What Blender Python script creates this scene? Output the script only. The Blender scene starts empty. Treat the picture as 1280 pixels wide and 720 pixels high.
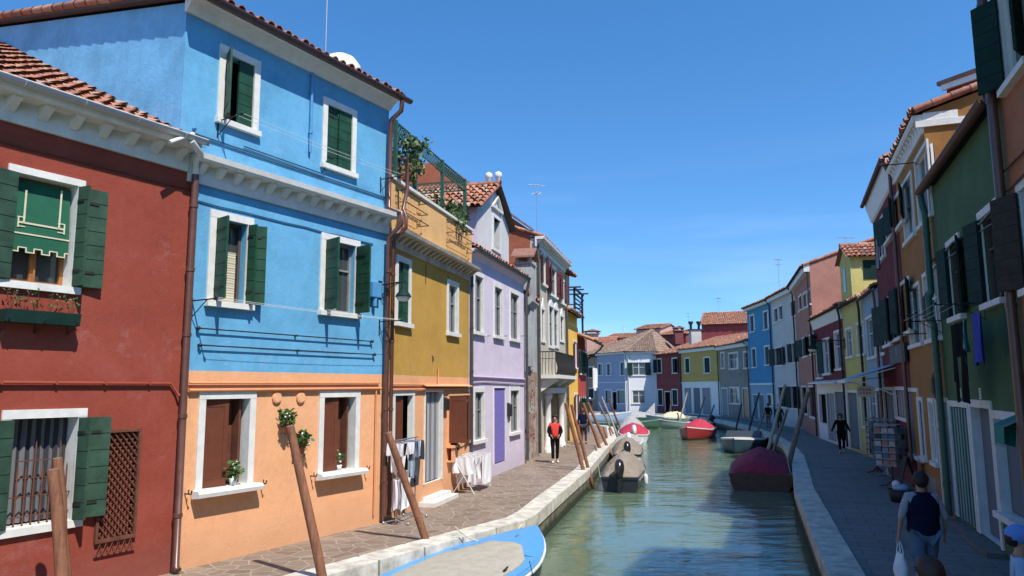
import bpy, bmesh, math, random
from mathutils import Vector, Matrix, Euler
random.seed(7)
C = bpy.context.scene.collection
SC = bpy.context.scene
PI = math.pi
R = math.radians

# ---------------------------------------------------------------- camera model
FPX, CAMH = 925.0, 2.85
PITCH, ROLL = math.atan(125/925.0), -0.005
CP, SP = math.cos(PITCH), math.sin(PITCH)
CR, SR = math.cos(ROLL), math.sin(ROLL)

def ray(u, v):
    x, y = (u-640)/FPX, -(v-360)/FPX
    x, y = x*CR - y*SR, x*SR + y*CR
    return Vector((x, CP - SP*y, SP + CP*y))
def ground(u, v, z=0.0):
    """point of the level z that the photo shows at (u, v)"""
    d = ray(u, v)
    t = (z-CAMH)/d.z
    return Vector((d.x*t, d.y*t, z))
def at(u, v, y):
    """point y metres ahead that the photo shows at (u, v)"""
    d = ray(u, v)
    t = y/d.y
    return Vector((d.x*t, y, CAMH + d.z*t))

# ---------------------------------------------------------------- materials
def lin(c):
    return tuple(((x/255)/12.92 if x/255 <= .04045 else ((x/255+.055)/1.055)**2.4) for x in c)
MATS = {}
def new_mat(name):
    m = bpy.data.materials.new(name)
    m.use_nodes = True
    nt = m.node_tree
    return m, nt, nt.nodes['Principled BSDF'], nt.nodes, nt.links
def _noise(nodes, links, scale, detail=4, rough=.6, coord='Object', stretch=None):
    tc = nodes.new('ShaderNodeTexCoord')
    src = tc.outputs[coord]
    if stretch:
        mp = nodes.new('ShaderNodeMapping'); mp.inputs['Scale'].default_value = stretch
        links.new(src, mp.inputs[0]); src = mp.outputs[0]
    n = nodes.new('ShaderNodeTexNoise')
    n.inputs['Scale'].default_value = scale
    n.inputs['Detail'].default_value = detail
    n.inputs['Roughness'].default_value = rough
    links.new(src, n.inputs['Vector'])
    return n
def _ramp(nodes, links, src, stops):
    r = nodes.new('ShaderNodeValToRGB')
    el = r.color_ramp.elements
    while len(el) < len(stops): el.new(.5)
    for e, (p, c) in zip(el, stops):
        e.position = p; e.color = (*c, 1) if len(c) == 3 else c
    links.new(src, r.inputs[0])
    return r
def _mix(nodes, links, fac, a, b, mode='MIX'):
    m = nodes.new('ShaderNodeMix'); m.data_type = 'RGBA'; m.blend_type = mode
    for k, v in ((0, fac), (6, a), (7, b)):
        if isinstance(v, (int, float)): m.inputs[k].default_value = v
        elif isinstance(v, tuple): m.inputs[k].default_value = (*v, 1)[:4]
        else: links.new(v, m.inputs[k])
    return m.outputs[2]
def _bump(nodes, links, bsdf, h, strength, dist=.02):
    b = nodes.new('ShaderNodeBump')
    b.inputs['Strength'].default_value = strength
    b.inputs['Distance'].default_value = dist
    links.new(h, b.inputs['Height'])
    links.new(b.outputs[0], bsdf.inputs['Normal'])
    return b

def plaster(name, col, var=.16, dirt=.25, rough=.9, bump=.35):
    """painted lime plaster: mottled colour, pale salt bloom and a few worn patches"""
    if name in MATS: return MATS[name]
    m, nt, b, N, L = new_mat(name)
    col = tuple(col)
    n1 = _noise(N, L, 1.1, 6, .65)
    n2 = _noise(N, L, 9, 6, .7)
    dark = tuple(c*(1-var*1.2) for c in col)
    lite = tuple(min(.9, c*(1+var*.6)+.012) for c in col)
    r1 = _ramp(N, L, n1.outputs[0], [(.32, dark), (.5, col), (.7, lite)])
    r2 = _ramp(N, L, n2.outputs[0], [(.35, (.86, .86, .86)), (.65, (1, 1, 1))])
    c = _mix(N, L, .8, r1.outputs[0], r2.outputs[0], 'MULTIPLY')
    # rain streaks
    ns = _noise(N, L, 2.2, 5, .6, stretch=(3.2, 3.2, .22))
    rs = _ramp(N, L, ns.outputs[0], [(.56, (0, 0, 0)), (.72, (1, 1, 1))])
    ff = N.new('ShaderNodeMath'); ff.operation = 'MULTIPLY'; ff.inputs[1].default_value = dirt
    L.new(rs.outputs[0], ff.inputs[0])
    c = _mix(N, L, ff.outputs[0], c, tuple(x*.5+.1 for x in col))
    # salt bloom and patched repairs with their own ragged outlines
    n4 = _noise(N, L, .75, 9, .72)
    rb = _ramp(N, L, n4.outputs[0], [(.57, (0, 0, 0)), (.60, (1, 1, 1))])
    n5 = _noise(N, L, 4.5, 6, .75)
    rk = _ramp(N, L, n5.outputs[0], [(.42, (0, 0, 0)), (.62, (1, 1, 1))])
    pm = N.new('ShaderNodeMath'); pm.operation = 'MULTIPLY'; L.new(rb.outputs[0], pm.inputs[0]); L.new(rk.outputs[0], pm.inputs[1])
    pm2 = N.new('ShaderNodeMath'); pm2.operation = 'MULTIPLY'; pm2.inputs[1].default_value = min(.75, .18+dirt); L.new(pm.outputs[0], pm2.inputs[0])
    c = _mix(N, L, pm2.outputs[0], c, tuple(min(.8, x*.75+.11) for x in col))
    # rising damp along the foot of the wall
    tcz = N.new('ShaderNodeTexCoord'); sz = N.new('ShaderNodeSeparateXYZ'); L.new(tcz.outputs['Object'], sz.inputs[0])
    dn = N.new('ShaderNodeMath'); dn.operation = 'MULTIPLY_ADD'; dn.inputs[1].default_value = -1.3; L.new(n2.outputs[0], dn.inputs[0]); L.new(sz.outputs[2], dn.inputs[2])
    mz = N.new('ShaderNodeMapRange'); L.new(dn.outputs[0], mz.inputs[0]); mz.inputs[1].default_value = -.55; mz.inputs[2].default_value = .05; mz.inputs[3].default_value = .55; mz.inputs[4].default_value = 0
    c = _mix(N, L, mz.outputs[0], c, tuple(x*.62+.04 for x in col))
    L.new(c, b.inputs['Base Color'])
    b.inputs['Roughness'].default_value = rough
    b.inputs['Specular IOR Level'].default_value = .2
    nb = _noise(N, L, 26, 8, .65)
    ad = N.new('ShaderNodeMath'); ad.operation = 'MULTIPLY_ADD'; ad.inputs[1].default_value = -.5; L.new(pm.outputs[0], ad.inputs[0]); L.new(nb.outputs[0], ad.inputs[2])
    big = _noise(N, L, 1.7, 3, .5)
    ab = N.new('ShaderNodeMath'); ab.operation = 'MULTIPLY_ADD'; ab.inputs[1].default_value = 2.5; L.new(big.outputs[0], ab.inputs[0]); L.new(ad.outputs[0], ab.inputs[2])
    _bump(N, L, b, ab.outputs[0], bump*1.2, .014)
    MATS[name] = m
    return m
def paint(name, col, rough=.5, var=.12, scale=6, metal=0, bump=.1, spec=.4):
    if name in MATS: return MATS[name]
    m, nt, b, N, L = new_mat(name)
    n = _noise(N, L, scale, 6, .65)
    r = _ramp(N, L, n.outputs[0], [(.3, tuple(c*(1-var) for c in col)), (.7, tuple(min(.95, c*(1+var)) for c in col))])
    L.new(r.outputs[0], b.inputs['Base Color'])
    b.inputs['Roughness'].default_value = rough
    b.inputs['Metallic'].default_value = metal
    b.inputs['Specular IOR Level'].default_value = spec
    if bump:
        n2 = _noise(N, L, scale*5, 6, .6)
        _bump(N, L, b, n2.outputs[0], bump, .01)
    MATS[name] = m
    return m
def M(name): return MATS[name]

paint('white_stone', (.66, .65, .61), .8, .12, 5, bump=.25)
paint('old_stone', (.42, .38, .31), .85, .35, 3, bump=.5)
paint('grey_lead', (.25, .26, .26), .6, .2)
paint('white_frame', (.66, .66, .63), .55, .08)
paint('green_shutter', (.014, .060, .034), .55, .4, 3, spec=.25)
paint('olive_shutter', (.035, .075, .05), .6, .4, 3, spec=.2)
paint('dark_green_shutter', (.010, .032, .026), .7, .35, 3, spec=.12)
paint('cable_blue', (.03, .11, .22), .6, .2)
paint('brown_shutter', (.13, .04, .02), .55, .15)
paint('maroon_shutter', (.10, .028, .028), .6, .2)
paint('grey_brown_shutter', (.045, .038, .032), .8, .3, spec=.12)
paint('dark_room', (.012, .012, .013), .9, .1, bump=0)
paint('wood_varnish', (.33, .13, .04), .4, .3, 8)
paint('brown_pipe', (.12, .05, .035), .35, .2, spec=.6)
paint('grey_pipe', (.06, .06, .06), .45, .2)
paint('green_pipe', (.03, .09, .06), .4, .2)
paint('blue_pipe', (.08, .27, .5), .5, .1)
paint('orange_pipe', (.62, .27, .12), .5, .1)
paint('red_pipe', (.3, .06, .035), .5, .1)
paint('lilac_pipe', (.5, .4, .55), .5, .1)
paint('iron', (.03, .03, .03), .6, .3, metal=.3)
paint('rust', (.13, .045, .025), .75, .3)
paint('aluminium', (.5, .5, .5), .35, .1, metal=.8)
paint('cable_black', (.02, .02, .02), .6, .1, bump=0)
paint('cloth_white', (.72, .72, .74), .9, .06)
paint('cloth_black', (.009, .009, .010), .95, .2, spec=.05)
paint('cloth_navy', (.008, .012, .032), .95, .2, spec=.05)
paint('cloth_blue', (.03, .05, .33), .85, .15)
paint('cloth_palest_blue', (.30, .42, .58), .85, .15)
paint('cloth_pink', (.6, .25, .2), .85, .15)
paint('cloth_grey', (.22, .24, .27), .9, .15)
paint('cloth_purple', (.17, .14, .42), .85, .15)
paint('cloth_teal', (.0, .16, .13), .7, .15)
paint('cloth_cream', (.62, .56, .40), .85, .08)
paint('awning_green', (.01, .10, .055), .8, .1)
paint('awning_blue', (.32, .46, .56), .8, .1)
paint('leaf', (.045, .11, .02), .55, .5, 20)
paint('leaf_olive', (.10, .14, .045), .6, .4, 20)
paint('petal_white', (.8, .8, .76), .6, .05)
paint('terracotta_pot', (.33, .11, .05), .8, .2)
paint('skin', (.42, .22, .14), .55, .08)
paint('hair_dark', (.02, .013, .01), .6, .3, 40)
paint('hair_brown', (.06, .03, .018), .6, .3, 40)
paint('rubber', (.015, .015, .015), .5, .2)
paint('chrome', (.6, .6, .6), .2, .05, metal=1)
paint('paper_white', (.6, .6, .57), .7, .1)

def glass_mat():
    m, nt, b, N, L = new_mat('window_glass')
    b.inputs['Base Color'].default_value = (.045, .055, .06, 1)
    b.inputs['Roughness'].default_value = .06
    b.inputs['Specular IOR Level'].default_value = .6
    n = _noise(N, L, 2.0, 2)
    _bump(N, L, b, n.outputs[0], .05, .05)
    MATS['window_glass'] = m
glass_mat()

def curtain_mat(name, c1, c2, freq):
    m, nt, b, N, L = new_mat(name)
    w = N.new('ShaderNodeTexWave'); w.bands_direction = 'X'
    w.inputs['Scale'].default_value = freq; w.inputs['Distortion'].default_value = .6
    tc = N.new('ShaderNodeTexCoord'); L.new(tc.outputs['Object'], w.inputs[0])
    r = _ramp(N, L, w.outputs[0], [(.42, c1), (.58, c2)])
    L.new(r.outputs[0], b.inputs['Base Color']); b.inputs['Roughness'].default_value = .9
    MATS[name] = m
curtain_mat('striped_curtain', (.005, .085, .08), (.20, .28, .28), 2.8)
curtain_mat('grey_panel', (.10, .125, .155), (.14, .165, .195), 6)
curtain_mat('net_curtain', (.16, .17, .19), (.34, .34, .35), 3)
curtain_mat('dim_curtain', (.03, .03, .035), (.14, .145, .16), 2.6)
def shade_mat():
    m, nt, b, N, L = new_mat('woven_blind')
    tc = N.new('ShaderNodeTexCoord')
    w = N.new('ShaderNodeTexWave'); w.bands_direction = 'Z'; w.inputs['Scale'].default_value = 7
    w.inputs['Distortion'].default_value = 1.5; L.new(tc.outputs['Object'], w.inputs[0])
    r = _ramp(N, L, w.outputs[0], [(.2, (.35, .31, .22)), (.7, (.62, .57, .43))])
    L.new(r.outputs[0], b.inputs['Base Color']); b.inputs['Roughness'].default_value = .9
    MATS['woven_blind'] = m
shade_mat()

TILE = []
for i, c in enumerate([(.38, .15, .085), (.30, .13, .085), (.42, .22, .14), (.24, .12, .085), (.36, .26, .19)]):
    TILE.append(paint('clay_tile_%s' % 'abcde'[i], c, .85, .35, 9, bump=.4))
TILE_OLD = []
for i, c in enumerate([(.27, .17, .12), (.22, .15, .11), (.32, .22, .16), (.18, .13, .10), (.30, .24, .19)]):
    TILE_OLD.append(paint('worn_tile_%s' % 'abcde'[i], c, .9, .4, 9, bump=.4))

def brick_mat(name, c1, c2, mortar, patch=None):
    m, nt, b, N, L = new_mat(name)
    tc = N.new('ShaderNodeTexCoord')
    mp = N.new('ShaderNodeMapping'); mp.inputs['Rotation'].default_value = (R(90), 0, 0)
    L.new(tc.outputs['Object'], mp.inputs[0])
    t = N.new('ShaderNodeTexBrick')
    t.inputs['Color1'].default_value = (*c1, 1); t.inputs['Color2'].default_value = (*c2, 1)
    t.inputs['Mortar'].default_value = (*mortar, 1)
    t.inputs['Scale'].default_value = 1; t.inputs['Mortar Size'].default_value = .012
    t.inputs['Brick Width'].default_value = .25; t.inputs['Row Height'].default_value = .075
    L.new(mp.outputs[0], t.inputs[0])
    col = t.outputs[0]
    if patch:
        n = _noise(N, L, 1.3, 7, .7)
        r = _ramp(N, L, n.outputs[0], [(.50, (0, 0, 0)), (.53, (1, 1, 1))])
        col = _mix(N, L, r.outputs[0], col, patch)
    n2 = _noise(N, L, 7, 5)
    col = _mix(N, L, .6, col, _ramp(N, L, n2.outputs[0], [(.3, (.5, .5, .5)), (.7, (1, 1, 1))]).outputs[0], 'MULTIPLY')
    L.new(col, b.inputs['Base Color']); b.inputs['Roughness'].default_value = .95
    _bump(N, L, b, t.outputs[1], -.5, .02)
    MATS[name] = m
brick_mat('bare_brick', (.30, .10, .05), (.38, .18, .11), (.30, .25, .2), (.42, .38, .32))

def quay_mat():
    m, nt, b, N, L = new_mat('quay_wall')
    tc = N.new('ShaderNodeTexCoord')
    sx = N.new('ShaderNodeSeparateXYZ'); L.new(tc.outputs['Object'], sx.inputs[0])
    n = _noise(N, L, 3, 6, .7)
    n2 = _noise(N, L, 14, 5, .7)
    base = _ramp(N, L, n.outputs[0], [(.35, (.10, .085, .06)), (.65, (.26, .22, .16))])
    c = _mix(N, L, .7, base.outputs[0], _ramp(N, L, n2.outputs[0], [(.35, (.4, .4, .4)), (.65, (1, 1, 1))]).outputs[0], 'MULTIPLY')
    ad = N.new('ShaderNodeMath'); ad.operation = 'MULTIPLY_ADD'
    ad.inputs[1].default_value = .25; L.new(n.outputs[0], ad.inputs[0]); L.new(sx.outputs[2], ad.inputs[2])
    alg = _ramp(N, L, ad.outputs[0], [(0, (1, 1, 1)), (1, (0, 0, 0))])
    mr = N.new('ShaderNodeMapRange'); L.new(ad.outputs[0], mr.inputs[0])
    mr.inputs[1].default_value = -.42; mr.inputs[2].default_value = -.3
    mr.inputs[3].default_value = 1; mr.inputs[4].default_value = 0
    c = _mix(N, L, mr.outputs[0], c, (.022, .03, .012))
    L.new(c, b.inputs['Base Color']); b.inputs['Roughness'].default_value = .8
    _bump(N, L, b, n2.outputs[0], .7, .04)
    MATS['quay_wall'] = m
quay_mat()

def flag_mat(name, stones, joint, scale, jw, kind='voronoi'):
    m, nt, b, N, L = new_mat(name)
    tc = N.new('ShaderNodeTexCoord')
    if kind == 'voronoi':
        nz = _noise(N, L, 1.5, 2)
        va = N.new('ShaderNodeVectorMath'); va.operation = 'ADD'
        vs = N.new('ShaderNodeVectorMath'); vs.operation = 'SCALE'; vs.inputs[3].default_value = .12
        L.new(nz.outputs[1], vs.inputs[0]); L.new(tc.outputs['Object'], va.inputs[0]); L.new(vs.outputs[0], va.inputs[1])
        v = N.new('ShaderNodeTexVoronoi'); v.voronoi_dimensions = '2D'; v.feature = 'DISTANCE_TO_EDGE'; v.inputs['Scale'].default_value = scale
        v2 = N.new('ShaderNodeTexVoronoi'); v2.voronoi_dimensions = '2D'; v2.inputs['Scale'].default_value = scale
        for q in (v, v2): L.new(va.outputs[0], q.inputs['Vector'])
        r = _ramp(N, L, v.outputs[0], [(jw*.6, (0, 0, 0)), (jw*1.3, (1, 1, 1))])
        sc = N.new('ShaderNodeSeparateColor'); L.new(v2.outputs['Color'], sc.inputs[0])
        st = _ramp(N, L, sc.outputs[0], [(i/(len(stones)-1), s) for i, s in enumerate(stones)])
        fac = r.outputs[0]; stc = st.outputs[0]
        hgt = r.outputs[0]
    else:
        mp = N.new('ShaderNodeMapping'); mp.inputs['Rotation'].default_value = (0, 0, R(20))
        L.new(tc.outputs['Object'], mp.inputs[0])
        t = N.new('ShaderNodeTexBrick'); t.inputs['Scale'].default_value = 1
        t.inputs['Brick Width'].default_value = .75; t.inputs['Row Height'].default_value = .36
        t.inputs['Mortar Size'].default_value = .012
        t.inputs['Color1'].default_value = (*stones[0], 1); t.inputs['Color2'].default_value = (*stones[1], 1)
        t.inputs['Mortar'].default_value = (*joint, 1)
        L.new(mp.outputs[0], t.inputs[0])
        iv = N.new('ShaderNodeMath'); iv.operation = 'SUBTRACT'; iv.inputs[0].default_value = 1; L.new(t.outputs[1], iv.inputs[1])
        fac = iv.outputs[0]; stc = t.outputs[0]; hgt = fac
    n = _noise(N, L, 5, 7, .7)
    stc = _mix(N, L, .7, stc, _ramp(N, L, n.outputs[0], [(.3, (.62, .62, .62)), (.7, (1, 1, 1))]).outputs[0], 'MULTIPLY')
    c = _mix(N, L, fac, joint, stc)
    nb = _noise(N, L, .6, 5, .7)
    c = _mix(N, L, .5, c, _ramp(N, L, nb.outputs[0], [(.35, (.62, .6, .56)), (.6, (1, 1, 1))]).outputs[0], 'MULTIPLY')
    L.new(c, b.inputs['Base Color']); b.inputs['Roughness'].default_value = .75
    _bump(N, L, b, hgt, .5, .01)
    MATS[name] = m
flag_mat('porphyry_paving', [(.20, .145, .105), (.28, .205, .15), (.23, .175, .135), (.31, .235, .175)], (.34, .29, .225), 3.0, .04)
flag_mat('trachyte_paving', [(.175, .172, .165), (.215, .21, .20)], (.09, .09, .088), 1, .03, 'brick')

def water_mat():
    m, nt, b, N, L = new_mat('canal_water')
    b.inputs['Base Color'].default_value = (.115, .168, .105, 1)
    b.inputs['Subsurface Weight'].default_value = 1.0; b.inputs['Subsurface Radius'].default_value = (1, 1.2, 1); b.inputs['Subsurface Scale'].default_value = 2.6
    b.inputs['Roughness'].default_value = .04
    b.inputs['IOR'].default_value = 1.33
    b.inputs['Specular IOR Level'].default_value = .6
    n1 = _noise(N, L, .95, 3, .5, stretch=(.55, 1.5, 1)); n1.inputs['Distortion'].default_value = .6
    n2 = _noise(N, L, 3.6, 3, .55, stretch=(.55, 1.5, 1)); n2.inputs['Distortion'].default_value = .4
    n3 = _noise(N, L, .35, 2, .5)
    a = N.new('ShaderNodeMath'); a.operation = 'MULTIPLY_ADD'; a.inputs[1].default_value = .22
    L.new(n2.outputs[0], a.inputs[0]); L.new(n1.outputs[0], a.inputs[2])
    s = N.new('ShaderNodeMath'); s.operation = 'MULTIPLY'
    r = _ramp(N, L, n3.outputs[0], [(.3, (.35, .35, .35)), (.65, (1, 1, 1))])
    L.new(a.outputs[0], s.inputs[0]); L.new(r.outputs[0], s.inputs[1])
    _bump(N, L, b, s.outputs[0], .62, .09)
    MATS['canal_water'] = m
water_mat()

# ---------------------------------------------------------------- mesh helpers
class MB:
    """collects faces of one mesh"""
    def __init__(s): s.v = []; s.f = []; s.m = []; s.sm = []
    def add(s, vs, fs, mi=0, smooth=False):
        o = len(s.v); s.v += [tuple(p) for p in vs]
        for f in fs:
            s.f.append(tuple(i+o for i in f)); s.m.append(mi); s.sm.append(smooth)
    def quad(s, a, b, c, d, mi=0): s.add([a, b, c, d], [(0, 1, 2, 3)], mi)
    def poly(s, pts, mi=0): s.add(pts, [tuple(range(len(pts)))], mi)
    def box(s, x0, y0, z0, x1, y1, z1, mi=0, mat=None):
        if x0 > x1: x0, x1 = x1, x0
        if y0 > y1: y0, y1 = y1, y0
        if z0 > z1: z0, z1 = z1, z0
        vs = [Vector(p) for p in ((x0, y0, z0), (x1, y0, z0), (x1, y1, z0), (x0, y1, z0), (x0, y0, z1), (x1, y0, z1), (x1, y1, z1), (x0, y1, z1))]
        if mat is not None: vs = [mat @ p for p in vs]
        s.add(vs, [(0, 3, 2, 1), (4, 5, 6, 7), (0, 1, 5, 4), (1, 2, 6, 5), (2, 3, 7, 6), (3, 0, 4, 7)], mi)
        return s
    def prism(s, prof, x0, x1, mi=0):
        """profile of (y, z) pairs swept along x"""
        n = len(prof)
        s.add([(x0, y, z) for y, z in prof]+[(x1, y, z) for y, z in prof],
              [tuple(range(n-1, -1, -1)), tuple(range(n, 2*n))]+[(i, (i+1) % n, n+(i+1) % n, n+i) for i in range(n)], mi)
        return s
    def extrude(s, pts, d, mi=0):
        n = len(pts); pts = [Vector(p) for p in pts]; d = Vector(d)
        s.add(pts+[p+d for p in pts], [tuple(range(n-1, -1, -1)), tuple(range(n, 2*n))]+[(i, (i+1) % n, n+(i+1) % n, n+i) for i in range(n)], mi)
        return s
    def tube(s, path, r, seg=8, mi=0, cap=True):
        path = [Vector(p) for p in path]; n = len(path)
        rs = r if isinstance(r, (list, tuple)) else [r]*n
        vs = []; up = None
        for i, p in enumerate(path):
            t = (path[min(i+1, n-1)]-path[max(i-1, 0)])
            if t.length < 1e-9: t = Vector((0, 0, 1))
            t.normalize()
            if up is None:
                a = Vector((0, 0, 1)) if abs(t.z) < .9 else Vector((1, 0, 0))
                up = (a-t*a.dot(t)).normalized()
            else:
                up = (up-t*up.dot(t))
                up = up.normalized() if up.length > 1e-6 else t.orthogonal().normalized()
            w = t.cross(up)
            for k in range(seg):
                an = 2*PI*k/seg
                vs.append(p+(up*math.cos(an)+w*math.sin(an))*rs[i])
        fs = [(i*seg+k, i*seg+(k+1) % seg, (i+1)*seg+(k+1) % seg, (i+1)*seg+k) for i in range(n-1) for k in range(seg)]
        s.add(vs, fs, mi, True)
        if cap:
            s.add(vs[:seg], [tuple(range(seg-1, -1, -1))], mi); s.add(vs[-seg:], [tuple(range(seg))], mi)
        return s
    def lathe(s, prof, c=(0, 0, 0), seg=12, mi=0, ax=1.0, ay=1.0):
        vs = [(c[0]+r*ax*math.cos(2*PI*k/seg), c[1]+r*ay*math.sin(2*PI*k/seg), c[2]+z) for r, z in prof for k in range(seg)]
        fs = [(i*seg+k, i*seg+(k+1) % seg, (i+1)*seg+(k+1) % seg, (i+1)*seg+k) for i in range(len(prof)-1) for k in range(seg)]
        s.add(vs, fs, mi, True)
        return s
    def ball(s, c, r, mi=0, seg=10, sc=(1, 1, 1)):
        n = seg//2+1
        vs = []; 
        for i in range(n+1):
            th = PI*i/n
            for k in range(seg):
                ph = 2*PI*k/seg
                vs.append((c[0]+r*sc[0]*math.sin(th)*math.cos(ph), c[1]+r*sc[1]*math.sin(th)*math.sin(ph), c[2]+r*sc[2]*math.cos(th)))
        s.add(vs, [(i*seg+k, (i+1)*seg+k, (i+1)*seg+(k+1) % seg, i*seg+(k+1) % seg) for i in range(n) for k in range(seg)], mi, True)
        return s
    def leaves(s, c, rad, n, size, mi=0, mi2=None, sc=(1, 1, 1), droop=0):
        for _ in range(n):
            while True:
                p = Vector((random.uniform(-1, 1), random.uniform(-1, 1), random.uniform(-1, 1)))
                if p.length < 1: break
            p = Vector((p.x*sc[0]*rad, p.y*sc[1]*rad, p.z*sc[2]*rad))+Vector(c)
            a = Vector((random.gauss(0, 1), random.gauss(0, 1), random.gauss(0, .8)-droop)).normalized()
            b = a.orthogonal().normalized()
            q = Matrix.Rotation(random.uniform(0, 6.28), 3, a) @ b
            l = size*random.uniform(.6, 1.4); w = l*.33
            s.add([p, p+a*l*.5+q*w, p+a*l, p+a*l*.5-q*w], [(0, 1, 2, 3)], mi if (mi2 is None or random.random() < .7) else mi2)
        return s
    def build(s, name, mats, parent=None):
        me = bpy.data.meshes.new(name)
        me.from_pydata(s.v, [], s.f)
        if not isinstance(mats, (list, tuple)): mats = [mats]
        for m in mats: me.materials.append(M(m) if isinstance(m, str) else m)
        me.polygons.foreach_set('material_index', s.m)
        me.polygons.foreach_set('use_smooth', s.sm)
        me.update()
        o = bpy.data.objects.new(name, me); C.objects.link(o)
        if parent: o.parent = parent
        return o
def tag(o, label, cat, group=None, kind=None):
    if label: o['label'] = label
    if cat: o['category'] = cat
    if group: o['group'] = group
    if kind: o['kind'] = kind
    return o
def thing(name, label, cat, loc=(0, 0, 0), rz=0, group=None):
    o = bpy.data.objects.new(name, None); o.empty_display_size = .2
    C.objects.link(o); o.location = loc; o.rotation_euler = (0, 0, rz)
    return tag(o, label, cat, group)
def structure(mb, name, mats):
    o = mb.build(name, mats); o['kind'] = 'structure'; return o

# ---------------------------------------------------------------- roofs of curved clay tiles
def tile_plane(mb, O, U, V, lu, lv, keep=None, pitch=.21, row=.36, seg=4):
    O, U, V = Vector(O), Vector(U).normalized(), Vector(V).normalized()
    Nn = U.cross(V).normalized()
    if Nn.z < 0: Nn = -Nn
    nu = max(1, int(lu/pitch)); pu = lu/nu
    nv = max(1, int(lv/row)); pv = lv/nv
    for i in range(nu):
        for j in range(nv):
            cu, cv = (i+.5)*pu, (j+.5)*pv
            if keep and not keep(cu, cv): continue
            mi = random.choice((0, 0, 0, 1, 1, 2, 2, 3, 4))
            ju = random.uniform(-.022, .022); jv = random.uniform(-.05, .04)
            r0, r1 = pu*.44, pu*.36
            vs = []
            for (vv, r, lift) in ((j*pv-.03+jv, r0, .035), ((j+1)*pv+jv, r1, .0)):
                for k in range(seg+1):
                    a = PI*k/seg
                    vs.append(O+U*(cu+ju-math.cos(a)*r)+V*vv+Nn*(math.sin(a)*r+lift))
            n = seg+1
            mb.add(vs, [(k, k+1, n+k+1, n+k) for k in range(seg)], mi, True)
            if j == 0:
                # channel tile between two covers and the rim of the cover
                vs = []
                for rr in (r0, r0-.016):
                    for k in range(seg+1):
                        a = PI*k/seg
                        vs.append(O+U*(cu+ju-math.cos(a)*rr)+V*(-.03+jv)+Nn*(math.sin(a)*rr+.035))
                mb.add(vs, [(k, k+1, n+k+1, n+k) for k in range(seg)], mi)
    # bed under the tiles, following the kept outline
    for i in range(nu):
        for j in range(nv):
            if keep and not keep((i+.5)*pu, (j+.5)*pv): continue
            mb.quad(O+U*i*pu+V*j*pv+Nn*.02, O+U*(i+1)*pu+V*j*pv+Nn*.02, O+U*(i+1)*pu+V*(j+1)*pv+Nn*.02, O+U*i*pu+V*(j+1)*pv+Nn*.02, 3)
def ridge_tiles(mb, p, q, r=.12, mi=0):
    p, q = Vector(p), Vector(q); n = max(2, int((q-p).length/.4))
    for i in range(n):
        a, b = p.lerp(q, i/n), p.lerp(q, (i+1)/n)
        mb.tube([a, b], [r, r*.85], 8, random.choice((0, 1, 2)), cap=False)

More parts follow.
